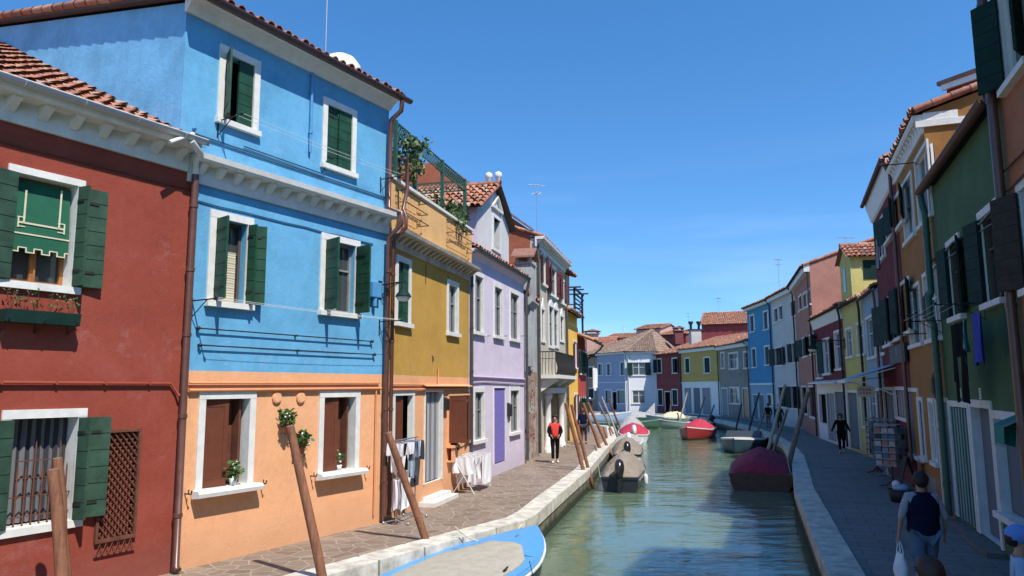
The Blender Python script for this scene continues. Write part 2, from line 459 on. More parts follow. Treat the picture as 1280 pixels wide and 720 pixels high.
# ---------------------------------------------------------------- houses
class House:
    """local x runs along the facade to the right as seen from the canal, y into the house"""
    def __init__(s, name, label, A, B, depth, wallmats, cat='house', group=None):
        s.A = Vector((A[0], A[1], 0)); s.B = Vector((B[0], B[1], 0))
        d = s.B-s.A; s.L = d.length; s.ang = math.atan2(d.y, d.x)
        s.root = thing(name, label, cat, s.A, s.ang, group)
        s.mw = Matrix.Translation(s.A) @ Matrix.Rotation(s.ang, 4, 'Z')
        s.inv = s.mw.inverted(); s.D = depth
        s.ops = []; s.mats = wallmats
    def w(s, x, y, z): return s.mw @ Vector((x, y, z))
    def loc(s, u, v, off=0.0):
        o = s.inv @ Vector((0, 0, CAMH)); d = s.inv.to_3x3() @ ray(u, v)
        t = (off-o.y)/d.y; p = o+d*t
        return p.x, p.z
    def sideloc(s, u, v, x=0.0):
        o = s.inv @ Vector((0, 0, CAMH)); d = s.inv.to_3x3() @ ray(u, v)
        t = (x-o.x)/d.x; p = o+d*t
        return p.y, p.z
    def rect(s, a, b, off=0.0):
        x0, z0 = s.loc(*a, off); x1, z1 = s.loc(*b, off)
        return min(x0, x1), min(z0, z1), max(x0, x1), max(z0, z1)
    def part(s, name, mb, mats, parent=None):
        return mb.build(name, mats, parent or s.root)
    def walls(s, bands, ztop, xspan=None, reveal=None, topslope=None):
        """front with real openings; bands: (z0, z1, material index); reveal depth .24"""
        mb = MB(); L, D = s.L, s.D
        xs = {0.0, L}; zs = set()
        for b in bands: zs.add(b[0]); zs.add(b[1])
        for o in s.ops:
            xs.add(max(0, o[0])); xs.add(min(L, o[2])); zs.add(o[1]); zs.add(o[3])
        xs = sorted(xs); zs = sorted(zs)
        bm = lambda z: next((b[2] for b in bands if b[0] <= z <= b[1]), bands[-1][2])
        for i in range(len(xs)-1):
            for j in range(len(zs)-1):
                cx, cz = (xs[i]+xs[i+1])/2, (zs[j]+zs[j+1])/2
                if any(o[0] < cx < o[2] and o[1] < cz < o[3] for o in s.ops): continue
                mb.quad((xs[i], 0, zs[j]), (xs[i+1], 0, zs[j]), (xs[i+1], 0, zs[j+1]), (xs[i], 0, zs[j+1]), bm(cz))
        for o in s.ops:
            x0, z0, x1, z1, rm, rd = o
            x0, x1 = max(0, x0), min(L, x1)
            mi = bm((z0+z1)/2) if rm is None else rm
            e = .012
            mb.quad((x0, e, z0), (x0, rd, z0), (x0, rd, z1), (x0, e, z1), mi)
            mb.quad((x1, e, z0), (x1, e, z1), (x1, rd, z1), (x1, rd, z0), mi)
            mb.quad((x0, e, z1), (x0, rd, z1), (x1, rd, z1), (x1, e, z1), mi)
            mb.quad((x0, e, z0), (x1, e, z0), (x1, rd, z0), (x0, rd, z0), mi)
        for b in bands:
            for x in (0, L):
                mb.quad((x, 0, b[0]), (x, D, b[0]), (x, D, b[1]), (x, 0, b[1]), b[2])
            mb.quad((0, D, b[0]), (L, D, b[0]), (L, D, b[1]), (0, D, b[1]), b[2])
        s.ztop = ztop
        return s.part('wall', mb, s.mats)
    def gables(s, ze, zr, yr, mi):
        for x in (0, s.L):
            mb = MB(); mb.poly([(x, 0, ze), (x, yr, zr), (x, s.D, ze)], mi)
            s.part('gable', mb, s.mats)
    def roof(s, ze, pitch=20, ov=.35, side0=.0, side1=.0, mats=None, lift=.1, keep=None, back=True, yr=None):
        """ze: top of wall; tiles on both slopes, ridge parallel to the facade"""
        mats = mats or TILE
        yr = yr or s.D/2
        t = math.tan(R(pitch)); zr = ze+yr*t
        mb = MB(); lu = s.L+side0+side1; n = math.hypot(1, t)
        tile_plane(mb, (-side0, -ov, ze-ov*t+lift), (1, 0, 0), (0, 1, t), lu, (yr+ov)*n, keep)
        if back:
            t2 = (zr-ze)/(s.D-yr)
            mb.quad((-side0, yr, zr+lift), (s.L+side1, yr, zr+lift), (s.L+side1, s.D+.2, ze+lift-.2*t2), (-side0, s.D+.2, ze+lift-.2*t2), 0)
        ridge_tiles(mb, (-side0, yr, zr+lift+.03), (s.L+side1, yr, zr+lift+.03))
        if side0 or side1:
            for x in ([-side0+.03] if side0 else [])+([s.L+side1-.03] if side1 else []):
                ridge_tiles(mb, (x, -ov, ze-ov*t+lift+.02), (x, yr, zr+lift+.02), .09)
        # boarding below the overhang
        mb.quad((-side0, -ov, ze-ov*t+lift-.02), (s.L+side1, -ov, ze-ov*t+lift-.02), (s.L+side1, yr, zr+lift-.02), (-side0, yr, zr+lift-.02), 5)
        o = s.part('roof', mb, list(mats)+[M('dark_board')])
        s.zr = zr
        s.gables(ze, zr, yr, s.ops_gable if hasattr(s, 'ops_gable') else 0)
        return o
    def gutter(s, z, y, mat, r=.07, x0=0, x1=None, parent=None):
        x1 = s.L if x1 is None else x1
        mb = MB(); seg = 8
        vs = []
        for x in (x0, x1):
            for rr in (r, r-.008):
                for k in range(seg+1):
                    a = PI*k/seg
                    vs.append((x, y-math.cos(a)*rr, z-math.sin(a)*rr))
        n = seg+1
        f = [(k, k+1, 2*n+k+1, 2*n+k) for k in range(seg)]+[(n+k, n+k+1, 3*n+k+1, 3*n+k) for k in range(seg)]
        f += [(k, k+1, n+k+1, n+k) for k in range(seg)]+[(2*n+k, 2*n+k+1, 3*n+k+1, 3*n+k) for k in range(seg)]
        mb.add(vs, f, 0, True)
        mb.box(x0, y-r, z-.004, x1, y-r+.012, z+.008); mb.box(x0, y+r-.012, z-.004, x1, y+r, z+.008)
        x = x0+.4
        while x < x1:
            mb.tube([(x, y-r-.005, z), (x, y-r*.7, z-r*.75), (x, y, z-r-.006), (x, y+r+.01, z-.01)], .007, 4); x += .8
        return s.part('gutter', mb, mat)
    def pipe(s, path, r, mat, name='downpipe', collars=True):
        mb = MB(); P = [Vector(p) for p in path]
        mb.tube(P, r, 10)
        if collars:
            for a, b in zip(P, P[1:]):
                if (b-a).length > 1.2 and abs(b.z-a.z) > 1:
                    n = int((b-a).length/1.6)+1
                    for i in range(n):
                        c = a.lerp(b, (i+.5)/n)
                        mb.tube([c-Vector((0, 0, .03)), c+Vector((0, 0, .03))], r+.012, 10)
        return s.part(name, mb, mat)
    def cornice(s, z0, z1, out=.3, mat='white_stone', dent=.33, x0=0, x1=None, style='dentil'):
        x1 = s.L if x1 is None else x1
        mb = MB(); h = z1-z0
        if style == 'dentil':
            mb.prism([(.0, z0), (-.05, z0), (-.07, z0+h*.45), (-.07, z0+h*.72), (0, z0+h*.72)], x0, x1)
            mb.prism([(.0, z0+h*.72), (-out, z0+h*.72), (-out-.03, z0+h*.8), (-out-.05, z1), (0, z1)], x0, x1)
            n = int((x1-x0)/dent)
            for i in range(n):
                x = x0+(i+.5)*(x1-x0)/n
                mb.prism([(-.072, z0+h*.3), (-out*.5, z0+h*.46), (-out*.82, z0+h*.66), (-out*.82, z0+h*.715), (-.072, z0+h*.715)], x-.06, x+.06)
        else:
            mb.prism([(0, z0), (-.06, z0), (-.08, z0+h*.2), (-.10, z0+h*.3), (-out*.55, z0+h*.6), (-out*.8, z0+h*.8), (-out, z0+h*.86), (-out, z1), (0, z1)], x0, x1)
        return s.part('cornice', mb, mat)
    def shutter(s, x0, z0, x1, z1, side, ang, mat, win, y=-.045, w=None, face='out', planks=True):
        w = w or (x1-x0)/2-.005
        h = z1-z0-.02
        mb = MB(); th = .04
        mb.box(0, .008, 0, w, th-.008, h)
        if planks:
            n = max(3, round(h/.22)); g = h/n
            for i in range(n): mb.box(0, 0, i*g+.006, w, .0085, (i+1)*g-.006); mb.box(0, th-.0085, i*g+.006, w, th, (i+1)*g-.006)
        else:
            mb.box(.0, -.0, 0, .09, .009, h); mb.box(w-.09, 0, 0, w, .009, h); mb.box(.09, 0, 0, w-.09, .009, .12); mb.box(.09, 0, h-.12, w-.09, .009, h)
        for zz in ((h*.15, h*.85) if planks else ()): mb.box(.0, -.012, zz-.02, w*.7, -.0005, zz+.02, 1)
        o = mb.build('shutter', [mat, 'iron'], win)
        if side == 'L':
            o.location = (x0, y, z0+.01); o.rotation_euler = (0, 0, -R(ang))
        else:
            o.location = (x1, y, z0+.01); o.rotation_euler = (0, 0, R(180+ang))
        return o
    def window(s, a, b, sw=.13, sill=.0, sh=None, glass='glass', frame='white_stone', reveal=0, rd=.11, off=0, name='window', bars=True, casement='white_frame', lintel=True, label=None, panemat=None, jamb=True, raw=None):
        """a: lower-left corner of the opening in the photo, b: upper-right one"""
        x0, z0, x1, z1 = raw or s.rect(a, b)
        if name == 'door': z0 = max(z0, .12) if z0 < 2.4 else z0
        s.ops.append((x0, z0, x1, z1, reveal, rd))
        mb = MB(); p = .03
        if jamb:
            mb.box(x0-sw, -p, z0, x0, .01, z1); mb.box(x1, -p, z0, x1+sw, .01, z1)
        if not jamb: mb.box(x0, -.01, z0, x0+.014, .02, z1); mb.box(x1-.014, -.01, z0, x1, .02, z1)
        if lintel: mb.box(x0-sw-.001, -p-.003, z1, x1+sw+.001, .01, z1+sw)
        if name == 'window':
            mb.box(x0-sw-.03, -p-.03-sill, z0-.10, x1+sw+.03, .01, z0)
            mb.box(x0+.001, .011, z0-.03, x1-.001, rd+.02, z0+.004)
        win = s.part(name, mb, frame)
        if label: win['label'] = label
        # what closes the opening
        pane = MB(); yb = rd-.01
        if glass == 'glass':
            pane.box(x0, yb+.015, z0, x1, yb+.03, z1)
            pane.build('pane', panemat or 'window_glass', win)
            if bars:
                f = MB(); t = .05; y0, y1 = yb-.04, yb+.012
                f.box(x0, y0, z0, x0+t, y1, z1); f.box(x1-t, y0, z0, x1, y1, z1)
                f.box(x0+t, y0, z0, x1-t, y1, z0+t); f.box(x0+t, y0, z1-t, x1-t, y1, z1)
                xm = (x0+x1)/2; f.box(xm-.04, y0+.003, z0+t, xm+.04, y1-.003, z1-t)
                zm = z0+(z1-z0)*.62
                f.box(x0+t, y0+.008, zm-.018, xm-.04, y1-.008, zm+.018); f.box(xm+.04, y0+.008, zm-.018, x1-t, y1-.008, zm+.018)
                f.build('casement', casement, win)
        elif glass:
            n = 24; zt = z1-.02
            vs = []
            amp = .025 if 'curtain' in glass else .0
            for i in range(n+1):
                x = x0+.01+(x1-x0-.02)*i/n; yy = yb-.06+amp*math.sin(i*2.1)
                vs += [(x, yy, z0+.03), (x, yy, zt)]
            pane.add(vs, [(2*i, 2*i+2, 2*i+3, 2*i+1) for i in range(n)], 0, True)
            pane.box(x0, yb+.015, z0, x1, yb+.03, z1, 1)
            pane.build('curtain' if 'curtain' in glass or 'cloth' in glass else ('blind' if 'blind' in glass else 'panel'), [glass, 'dark_room'], win)
        else:
            pane.box(x0, yb+.25, z0, x1, yb+.27, z1); pane.build('pane', 'dark_room', win)  # no glass: sheet coloured near black as the unlit room behind
        for q in (sh or []):
            side, ang, mat = q[:3]
            s.shutter(x0, z0, x1, z1, side, ang, mat, win, **(q[3] if len(q) > 3 else {}))
        s.last = (x0, z0, x1, z1)
        return win
paint('dark_board', (.09, .065, .05), .8, .2)
paint('cover_bright_red', (.62, .045, .035), .8, .1)
paint('cloth_darkgrey', (.04, .045, .055), .9, .2)
paint('hair_ginger', (.25, .06, .03), .7, .3, 40)
paint('cloth_khaki', (.16, .12, .08), .9, .1)
paint('cloth_dkgreen', (.01, .045, .03), .9, .1)
paint('cloth_sleeve', (.30, .31, .34), .9, .1)
paint('cloth_jeans', (.09, .15, .22), .9, .2)
paint('cloth_capblue', (.13, .27, .62), .8, .15)
paint('dark_step', (.13, .125, .115), .8, .2)
paint('paper_dim', (.36, .36, .35), .7, .2)
paint('card_pink', (.35, .16, .13), .7, .2)
# ================================================================ LEFT BANK HOUSES
P_RB = Vector((-5.38, 12.11)); P_BO = Vector((-2.83, 16.44))
dRB = (P_BO-P_RB).normalized()
P_R0 = P_RB-dRB*6.5
P_OL = P_BO+Vector((.252, .968))*6.05
P_LG = Vector((.46, 28.9)); P_GS = Vector((1.05, 32.0)); P_SY = Vector((2.85, 39.5))
P_YR = Vector((3.82, 43.5)); P_RE = Vector((4.6, 46.8))

# ---------------- dark red house
plaster('wall_red', (.285, .060, .038), .10, .14)
H = RED = House('red_house', 'dark red house with green shutters and white dentilled cornice at the left edge', P_R0, P_RB, 17, ['wall_red', 'white_stone'])
H.window((2, 663), (97, 521), sw=.12, reveal=1, sh=[('R', 168, 'olive_shutter'), ('R', 97, 'olive_shutter', {'w': .22}), ('L', 165, 'olive_shutter')], glass='dim_curtain', lintel=True, rd=.3)
win_low = H.root.children[-1] if False else [c for c in H.root.children][-1]; w2 = H.last
win_up = H.window((8, 350), (97, 233), sw=.1, reveal=1, sh=[('R', 172, 'olive_shutter'), ('R', 97, 'olive_shutter', {'w': .2}), ('L', 172, 'olive_shutter')], casement='wood_varnish', rd=.26)
w1 = H.last
lat = H.rect((119, 676), (173, 538))
H.ops.append((*lat, 0, .14))
H.walls([(0, 6.9, 0)], 6.9)
# green fabric shade with a cream meander line in the upper window
x0, z0, x1, z1 = w1
mb = MB(); zs = z0+(z1-z0)*.40
n = 30
vs = []
for i in range(n+1):
    x = x0+.03+(x1-x0-.06)*i/n
    sc = 0 if (i//4) % 2 else .06
    vs += [(x, .06, zs-.12-sc), (x, .06, zs+.08), (x, .12, z1-.05)]
mb.add(vs, [(3*i+k, 3*i+3+k, 3*i+4+k, 3*i+1+k) for i in range(n) for k in (0, 1)], 0)
for i in range(n):
    x = x0+.03+(x1-x0-.06)*i/n; xx = x0+.03+(x1-x0-.06)*(i+1)/n
    sc = 0 if (i//4) % 2 else .06
    mb.box(x, .05, zs-.12-sc, xx, .058, zs-.105-sc, 1)
    if i % 4 == 3: mb.box(xx-.008, .0498, zs-.18, xx+.008, .0578, zs-.11, 1)
mb.box(x0+.03, .05, zs+.07, x1-.03, .058, zs+.09, 1)
yy = lambda z: .06+(z-zs-.08)/(z1-.05-zs-.08)*.06-.008
for (a, b_, c, d) in ((x0+.12, zs+.22, x1-.12, zs+.245), (x0+.17, zs+.22, x0+.195, z1-.2), (x1-.195, zs+.22, x1-.17, z1-.1), (x0+.10, zs+.16, x0+.12, zs+.3), (x1-.12, zs+.16, x1-.10, zs+.3)):
    mb.box(a, yy(b_)-.004, b_, c, yy(b_)+.0, d, 1)
for xx in (x0+.10, x1-.20):
    mb.box(xx, yy(zs+.2)-.006, zs+.17, xx+.1, yy(zs+.2)-.002, zs+.185, 1); mb.box(xx, yy(zs+.3)-.008, zs+.30, xx+.1, yy(zs+.3)-.004, zs+.315, 1)
H.part('shade', mb, ['awning_green', 'cloth_cream'], win_up)
# bars in front of the lower window
x0, z0, x1, z1 = w2
mb = MB()
for i in range(8):
    x = x0+.06+(x1-x0-.12)*i/7
    mb.tube([(x, .07, z0), (x, .07, z0+(.75 if i % 3 else 1.05)), (x, .07, z0+(.8 if i % 3 else 1.12))], [.012, .012, .002], 6)
for zz, a, b_ in ((z0+.12, x0, x1), (z0+.38, x0, x1), (z0+.62, x0+.15, x1-.25), (z0+.85, x0+.15, x1-.25)):
    mb.box(a, .062, zz, b_, .078, zz+.016)
H.part('window_grille', mb, 'rust', win_low)
# diamond lattice screen
x0, z0, x1, z1 = lat
mb = MB()
mb.box(x0, .12, z0, x1, .14, z1, 1)
st = .115
def clipseg(p, q):
    (ax, az), (bx, bz) = p, q
    t0, t1 = 0., 1.
    for (pp, qq) in ((-(bx-ax), ax-x0), (bx-ax, x1-ax), (-(bz-az), az-z0), (bz-az, z1-az)):
        if abs(pp) < 1e-9:
            if qq < 0: return None
            continue
        t = qq/pp
        if pp < 0: t0 = max(t0, t)
        else: t1 = min(t1, t)
    if t0 >= t1: return None
    return (ax+(bx-ax)*t0, az+(bz-az)*t0), (ax+(bx-ax)*t1, az+(bz-az)*t1)
for sgn in (1, -1):
    k = -40
    while k < 40:
        c = k*st
        p = (x0-3, z0+c-3*sgn*1.25); q = (x0+3, z0+c+3*sgn*1.25)
        r = clipseg(p, q)
        if r: mb.tube([(r[0][0], -.005+sgn*.013, r[0][1]), (r[1][0], -.005+sgn*.013, r[1][1])], .016, 5)
        k += 1
for (a, b_, c, d) in ((x0-.03, z0-.03, x0+.01, z1+.03), (x1-.01, z0-.03, x1+.03, z1+.03), (x0+.01, z0-.03, x1-.01, z0+.01), (x0+.01, z1-.01, x1-.01, z1+.03)):
    mb.box(a, -.05, b_, c, .004, d)
mb.box(x0-.03, -.055, z0-.2, x1+.03, -.03, z0-.19); mb.box(x0-.03, -.055, z0-.04, x1+.03, -.03, z0-.0305)
n = 6
for i in range(n):
    xa = x0+(x1-x0)*i/n; xb = x0+(x1-x0)*(i+1)/n
    mb.tube([(xa, -.042, z0-.19), ((xa+xb)/2, -.042, z0-.05), (xb, -.042, z0-.19)], .009, 4)
H.part('lattice_screen', mb, ['rust', 'wall_red'])
H.cornice(6.46, 6.90, out=.34, mat='white_stone', dent=.42, x1=H.L-.12)
H.roof(6.93, 26.5, ov=.34, yr=8.5)
H.gutter(6.93, -.44, 'white_frame', .075, x1=H.L-.1)
# pale mortared tiles where the roof meets the neighbour wall
mb = MB()
t = math.tan(R(26.5))
y = .05
while y < 8:
    mb.tube([(H.L-.1, y, 6.93+y*t+.14), (H.L-.1, y+.24, 6.93+(y+.24)*t+.12)], [.095, .07], 7, 0); y += .25
mb.tube([(H.L-.25, .3, 7.12+.3*t), (H.L-.3, 3, 7.0+3*t), (H.L-.12, 8, 7.1+8*t)], .012, 5, 1)
H.part('flashing_tiles', mb, ['old_stone', 'cable_black'])
mb = MB(); mb.tube([(H.L-.03, -.05, 7.22), (H.L-.03, 8, 7.25+8*t)], .03, 6)
H.part('conduit', mb, 'blue_pipe')
xx = H.L-.02
H.pipe([(xx-.35, -.44, 6.85), (xx-.12, -.36, 6.72), (xx-.02, -.14, 6.62), (xx-.0, -.11, 6.4)], .055, 'white_frame', 'gutter_outlet', False)
H.pipe([(xx-.0, -.11, 6.42), (xx, -.11, 3.2), (xx, -.13, .12), (xx, -.2, .06)], .058, 'brown_pipe')
H.pipe([(xx-.75, -.47, 6.70), (xx-.30, -.42, 6.98)], .035, 'white_frame', 'overflow_pipe', False)
zc = H.loc(100, 479)[1]
mb = MB(); mb.tube([(0, -.045, zc+.02), (xx-.2, -.045, zc), (xx-.1, -.05, zc-.12), (xx-.06, -.09, zc-.2)], .022, 6)
for i in range(9): mb.box(.3+i*.7, -.07, zc-.02, .33+i*.7, 0, zc+.03)
H.part('service_pipe', mb, 'red_pipe')
mb = MB(); pts = [(x*.65, -.02, 6.18-.025*math.sin(x*1.9)**2) for x in range(11)]
mb.tube(pts, .011, 5); H.part('cable', mb, 'rust')
# flower box below the upper window: its own thing
def flower_box(H, x0, x1, z, label, n=40):
    t = thing('flower_box', label, 'flower box', H.w(x0, 0, z), H.ang)
    L = x1-x0
    mb = MB()
    mb.prism([(-.06, 0), (-.22, 0), (-.25, .17), (-.235, .17), (-.21, .02), (-.07, .02), (-.045, .17), (-.03, .17)], 0, L)
    mb.box(0, -.23, .015, .012, -.05, .165); mb.box(L-.012, -.23, .015, L, -.05, .165)
    mb.build('planter', 'dark_green_shutter', t)
    mb = MB(); mb.box(.013, -.225, .11, L-.013, -.055, .135); mb.build('soil', 'dark_board', t)
    for k in range(6):
        mb = MB(); x = .1+(L-.2)*k/5
        for q in range(4):
            dx, dy, h = random.uniform(-.08, .08), random.uniform(-.06, .06), random.uniform(.1, .32)
            mb.tube([(x, -.14, .12), (x+dx*.6, -.14+dy, .12+h*.6), (x+dx, -.14+dy, .12+h)], .004, 4, 1)
            mb.leaves((x+dx, -.14+dy, .12+h), .05, 5, .045, 0, 2)
        mb.build('plant', ['leaf', 'rust', 'leaf_olive'], t)
    for x in (.05, L*.5, L-.05):
        mb = MB(); mb.tube([(x, -.0, .1), (x, -.0, -.12), (x, -.1, -.06), (x, -.2, -.02), (x, -.26, .06)], .009, 5)
        mb.build('bracket', 'iron', t)
a = H.loc(4, 400, -.15); b_ = H.loc(95, 400, -.15)
flower_box(H, a[0]-.02, b_[0]+.02, a[1]-.02, 'dark green flower box with sparse seedlings under the upper window of the dark red house')

# ---------------- bright blue house with peach ground floor
plaster('wall_blue', (.13, .385, .61), .16, .26)
plaster('wall_blue_side_lit', (.19, .49, .76), .18, .45)
plaster('wall_peach', (.78, .40, .205), .07, .10)
H = BLUE = House('blue_house', 'tall bright blue house with a peach ground floor and white framed windows', P_RB, P_BO, 15, ['wall_peach', 'wall_blue', 'white_stone', 'wall_blue_side_lit'])
H.window((278, 149), (318, 83), sw=.13, sill=.03, reveal=1, sh=[('L', 118, 'green_shutter'), ('R', 0, 'green_shutter', {'y': .05})], glass=None, rd=.2)
H.window((407, 205), (440, 144), sw=.13, sill=.03, reveal=1, sh=[('L', 0, 'green_shutter', {'y': .04}), ('R', 0, 'green_shutter', {'y': .04})], glass=None, rd=.2)
wv = H.window((265, 376), (309, 281), sw=.13, sill=.05, reveal=1, sh=[('L', 100, 'green_shutter'), ('R', 150, 'green_shutter'), ('R', 95, 'green_shutter', {'w': .18})], casement='dark_board', rd=.2)
wq = H.last
H.window((404, 388), (444, 308), sw=.13, sill=.05, reveal=1, sh=[('L', 105, 'green_shutter'), ('R', 80, 'green_shutter')], casement='grey_lead', rd=.16)
g1 = H.window((251, 612), (312, 498), sw=.13, sill=.0, reveal=2, sh=[('L', 4, 'brown_shutter', {'y': .05, 'planks': False, 'w': .50})], glass=None, rd=.2)
gq = H.last
g2 = H.window((402, 591), (444, 496), sw=.13, sill=.0, reveal=2, sh=[('L', 4, 'brown_shutter', {'y': .05, 'planks': False, 'w': .44})], glass=None, rd=.2)
gq2 = H.last
H.walls([(0, 3.16, 0), (3.16, 9.4, 1)], 9.4)
H.part('upper_return', MB().box(-.28, .0, 6.80, .0, 15, 9.40), 'wall_blue')
# dark inner leaf standing in each peach window
for w_, q in ((g1, gq), (g2, gq2)):
    mb = MB(); mb.box(q[2]-.14, .09, q[1]+.02, q[2]-.10, .30, q[3]-.02); mb.box(q[0]+.5, .26, q[1]+.02, q[2]-.15, .29, q[3]-.02)
    mb.build('casement', 'rust', w_)
    mb = MB(); mb.prism([(-.04, q[1]-.13), (-.22, q[1]-.11), (-.235, q[1]-.045), (-.2, q[1]), (-.04, q[1]+.002)], q[0]-.2, q[2]+.2)
    mb.build('sill', 'white_stone', w_)
    mb = MB()
    for x in (q[0]-.3, q[2]+.3):
        mb.tube([(x, 0, q[1]-.03), (x, -.16, q[1]-.03), (x, -.18, q[1]+.03)], .012, 5); mb.tube([(x, -.1, q[1]-.03), (x, -.1, q[1]+.04)], .01, 5)
    mb.build('shutter_hook', 'iron', w_)
# blind
mb = MB(); x0, z0, x1, z1 = wq; n = 20; vs = []
for i in range(n+1):
    zz = z0+.02+(z1-z0)*.62*i/n; vs += [(x0+.2, .12+.004*(i % 2), zz), (x1-.12, .12+.004*(i % 2), zz)]
mb.add(vs, [(2*i, 2*i+1, 2*i+3, 2*i+2) for i in range(n)])
mb.build('blind', 'woven_blind', wv)
# weathered side wall above the red roof, blue lightened in place of sunlight
mb = MB(); XS = -.284; mb.quad((XS, 0, 6.4), (XS, 15, 6.4), (XS, 15, 9.4), (XS, 0, 9.4)); mb.poly([(XS, 0, 9.4), (XS, 7.5, 9.4+7.5*math.tan(R(11))), (XS, 15, 9.4)])
H.part('side_wall', mb, 'wall_blue_side_lit')
H.ops_gable = 1
H.cornice(6.31, 6.76, out=.30, dent=.36, x0=-.1, x1=H.L+.03)
H.cornice(9.22, 9.44, out=.32, x0=-.32, style='plain')
H.roof(9.46, 11, ov=.36, side0=.44, side1=.1)
H.gutter(9.46, -.43, 'brown_pipe', .08, x0=-.42, x1=H.L+.25)
mb = MB(); tg = math.tan(R(11))
mb.extrude([(-.43, -.3, 9.40), (-.43, 7.4, 9.40+7.7*tg), (-.43, 7.4, 9.50+7.7*tg), (-.43, -.3, 9.50)], (.14, 0, 0))
H.part('verge_board', mb, 'dark_board')
for xx in (.18,):
    pass
L = H.L
H.pipe([(L-.05, -.43, 9.38), (L-.02, -.38, 9.15), (L-.08, -.14, 8.95), (L-.08, -.12, 8.3), (L-.1, -.12, 6.9), (L-.02, -.44, 6.75), (L-.02, -.44, 6.5), (L-.08, -.13, 6.2), (L-.08, -.13, .15)], .056, 'brown_pipe')
H.pipe([(L+.12, -.32, 8.05), (L+.30, -.3, 8.1), (L+.34, -.3, 7.4), (L+.2, -.3, 6.9), (L+.16, -.42, 6.7), (L+.16, -.42, 6.45), (L+.1, -.12, 6.15), (L+.1, -.12, .15)], .045, 'brown_pipe')
a = H.loc(385, 200)[0]
H.pipe([(a, -.05, 9.2), (a, -.05, 7.55)], .03, 'blue_pipe', 'conduit')
zc = H.loc(300, 479)[1]
mb = MB(); mb.tube([(.12, -.04, zc), (L-.2, -.04, zc+.02)], .018, 6); mb.tube([(.12, -.05, zc-.12), (L-.15, -.05, zc-.10)], .03, 6)
mb.tube([(L-.3, -.04, zc-.1), (L-.3, -.04, .2)], .02, 6)
H.part('service_pipe', mb, 'orange_pipe')
for u in (345, 375):
    x, z = H.loc(u, 497); mb = MB()
    mb.tube([(x, .0, z), (x, -.04, z)], .105, 20); mb.tube([(x, -.04, z), (x, -.048, z)], .085, 20)
    H.part('vent_cap', mb, 'wall_peach')
mb = MB()
pts = [(.05+i*.5, -.02, 6.02-.02*math.sin(i*1.3)**2) for i in range(10)]
mb.tube(pts, .012, 5)
mb.tube([(0.0, -.03, 7.15), (L-.1, -.03, 7.14)], .018, 5); mb.tube([(1.0, -.03, 7.22), (3.0, -.03, 7.20), (3.05, -.03, 7.5)], .014, 5)
H.part('cable', mb, 'cable_blue')

# clothes lines on swing brackets
def clothesline(H, xa, xb, z, arm, label, n=2, lines=True, sag=.03):
    t = thing('clothesline', label, 'clothesline', H.w(xa, 0, z), H.ang, 'clotheslines on house fronts')
    w = xb-xa
    for x in (0, w):
        mb = MB()
        mb.tube([(x, 0, 0), (x, -arm, 0)], .012, 6); mb.tube([(x, 0, -.28), (x, -arm*.6, -.01)], .009, 5) if arm > .6 else None
        mb.ball((x, -arm, .02), .028); mb.box(x-.015, -.012, -.3 if arm > .6 else -.06, x+.015, 0, .05)
        mb.build('bracket', 'iron', t)
    mb = MB()
    for k in range(n):
        y = -arm*(1-.25*k)
        mb.tube([(w*i/8, y, .02-sag*4*(i/8)*(1-i/8)) for i in range(9)], .004, 4)
    mb.build('line', 'paper_white', t)
    return t
a = H.loc(237, 381)[0]; z = H.loc(300, 384, -.3)[1]
clothesline(H, .12, L-.2, H.loc(240, 376)[1], .62, 'clothesline on iron brackets under the middle windows of the bright blue house')
clothesline(H, .45, L-.25, H.loc(242, 140)[1], .62, 'clothesline on iron brackets under the top windows of the bright blue house')
def wall_rail(H, pa, pb, label):
    (xa, za), (xb, zb) = H.loc(*pa), H.loc(*pb)
    mb = MB(); z = (za+zb)/2
    mb.tube([(xa, -.06, z), (xb, -.06, z)], .012, 6)
    for x in (xa, xb, (xa+xb)/2): mb.tube([(x, 0, z), (x, -.065, z)], .02, 6)
    for x in (xa, xb): mb.ball((x, -.06, z), .035)
    o = mb.build('wall_rail', 'cable_black'); o.matrix_world = H.mw
    tag(o, label, 'rail')
wall_rail(H, (245, 418), (463, 421), 'thin dark rail across the blue wall, upper of the two below the clothesline')
wall_rail(H, (247, 441), (466, 436), 'thin dark rail across the blue wall, lower of the two above the peach band')
# potted plants hanging on the peach wall
def wall_pot(H, u, v, label, cat='plant pot', r=.075, n=46, white=6):
    x, z = H.loc(u, v, -.16)
    t = thing('hanging_pot', label, cat, H.w(x, -.15, z), H.ang)
    mb = MB(); mb.lathe([(0, -.17), (r*.7, -.17), (r, 0), (r*1.12, .0), (r*1.12, .025), (r*.9, .025), (r*.9, -.01), (0, -.01)], seg=12); mb.build('pot', 'terracotta_pot', t)
    mb = MB(); mb.tube([(0, .15, -.05), (0, .08, -.05)], .008, 5)
    mb.tube([(r*math.cos(k*PI/6)*1.1, r*math.sin(k*PI/6)*1.1, -.05) for k in range(13)], .006, 4); mb.build('pot_ring', 'iron', t)
    mb = MB(); mb.leaves((0, -.02, .12), .17, n*2, .1, 0, 2, (1, .8, .9)); mb.leaves((.02, 0, .02), .16, n, .08, 0, 2, (1, .7, 1.3)); 
    for _ in range(white): mb.ball((random.uniform(-.14, .14), random.uniform(-.12, 0), random.uniform(-.02, .22)), .02, 1, 6)
    mb.build('foliage', ['leaf', 'petal_white', 'leaf_olive'], t)
wall_pot(H, 359, 530, 'upper pot of white flowers and dark leaves hanging on the peach wall')
wall_pot(H, 377, 556, 'lower pot of white flowers and dark leaves hanging on the peach wall')
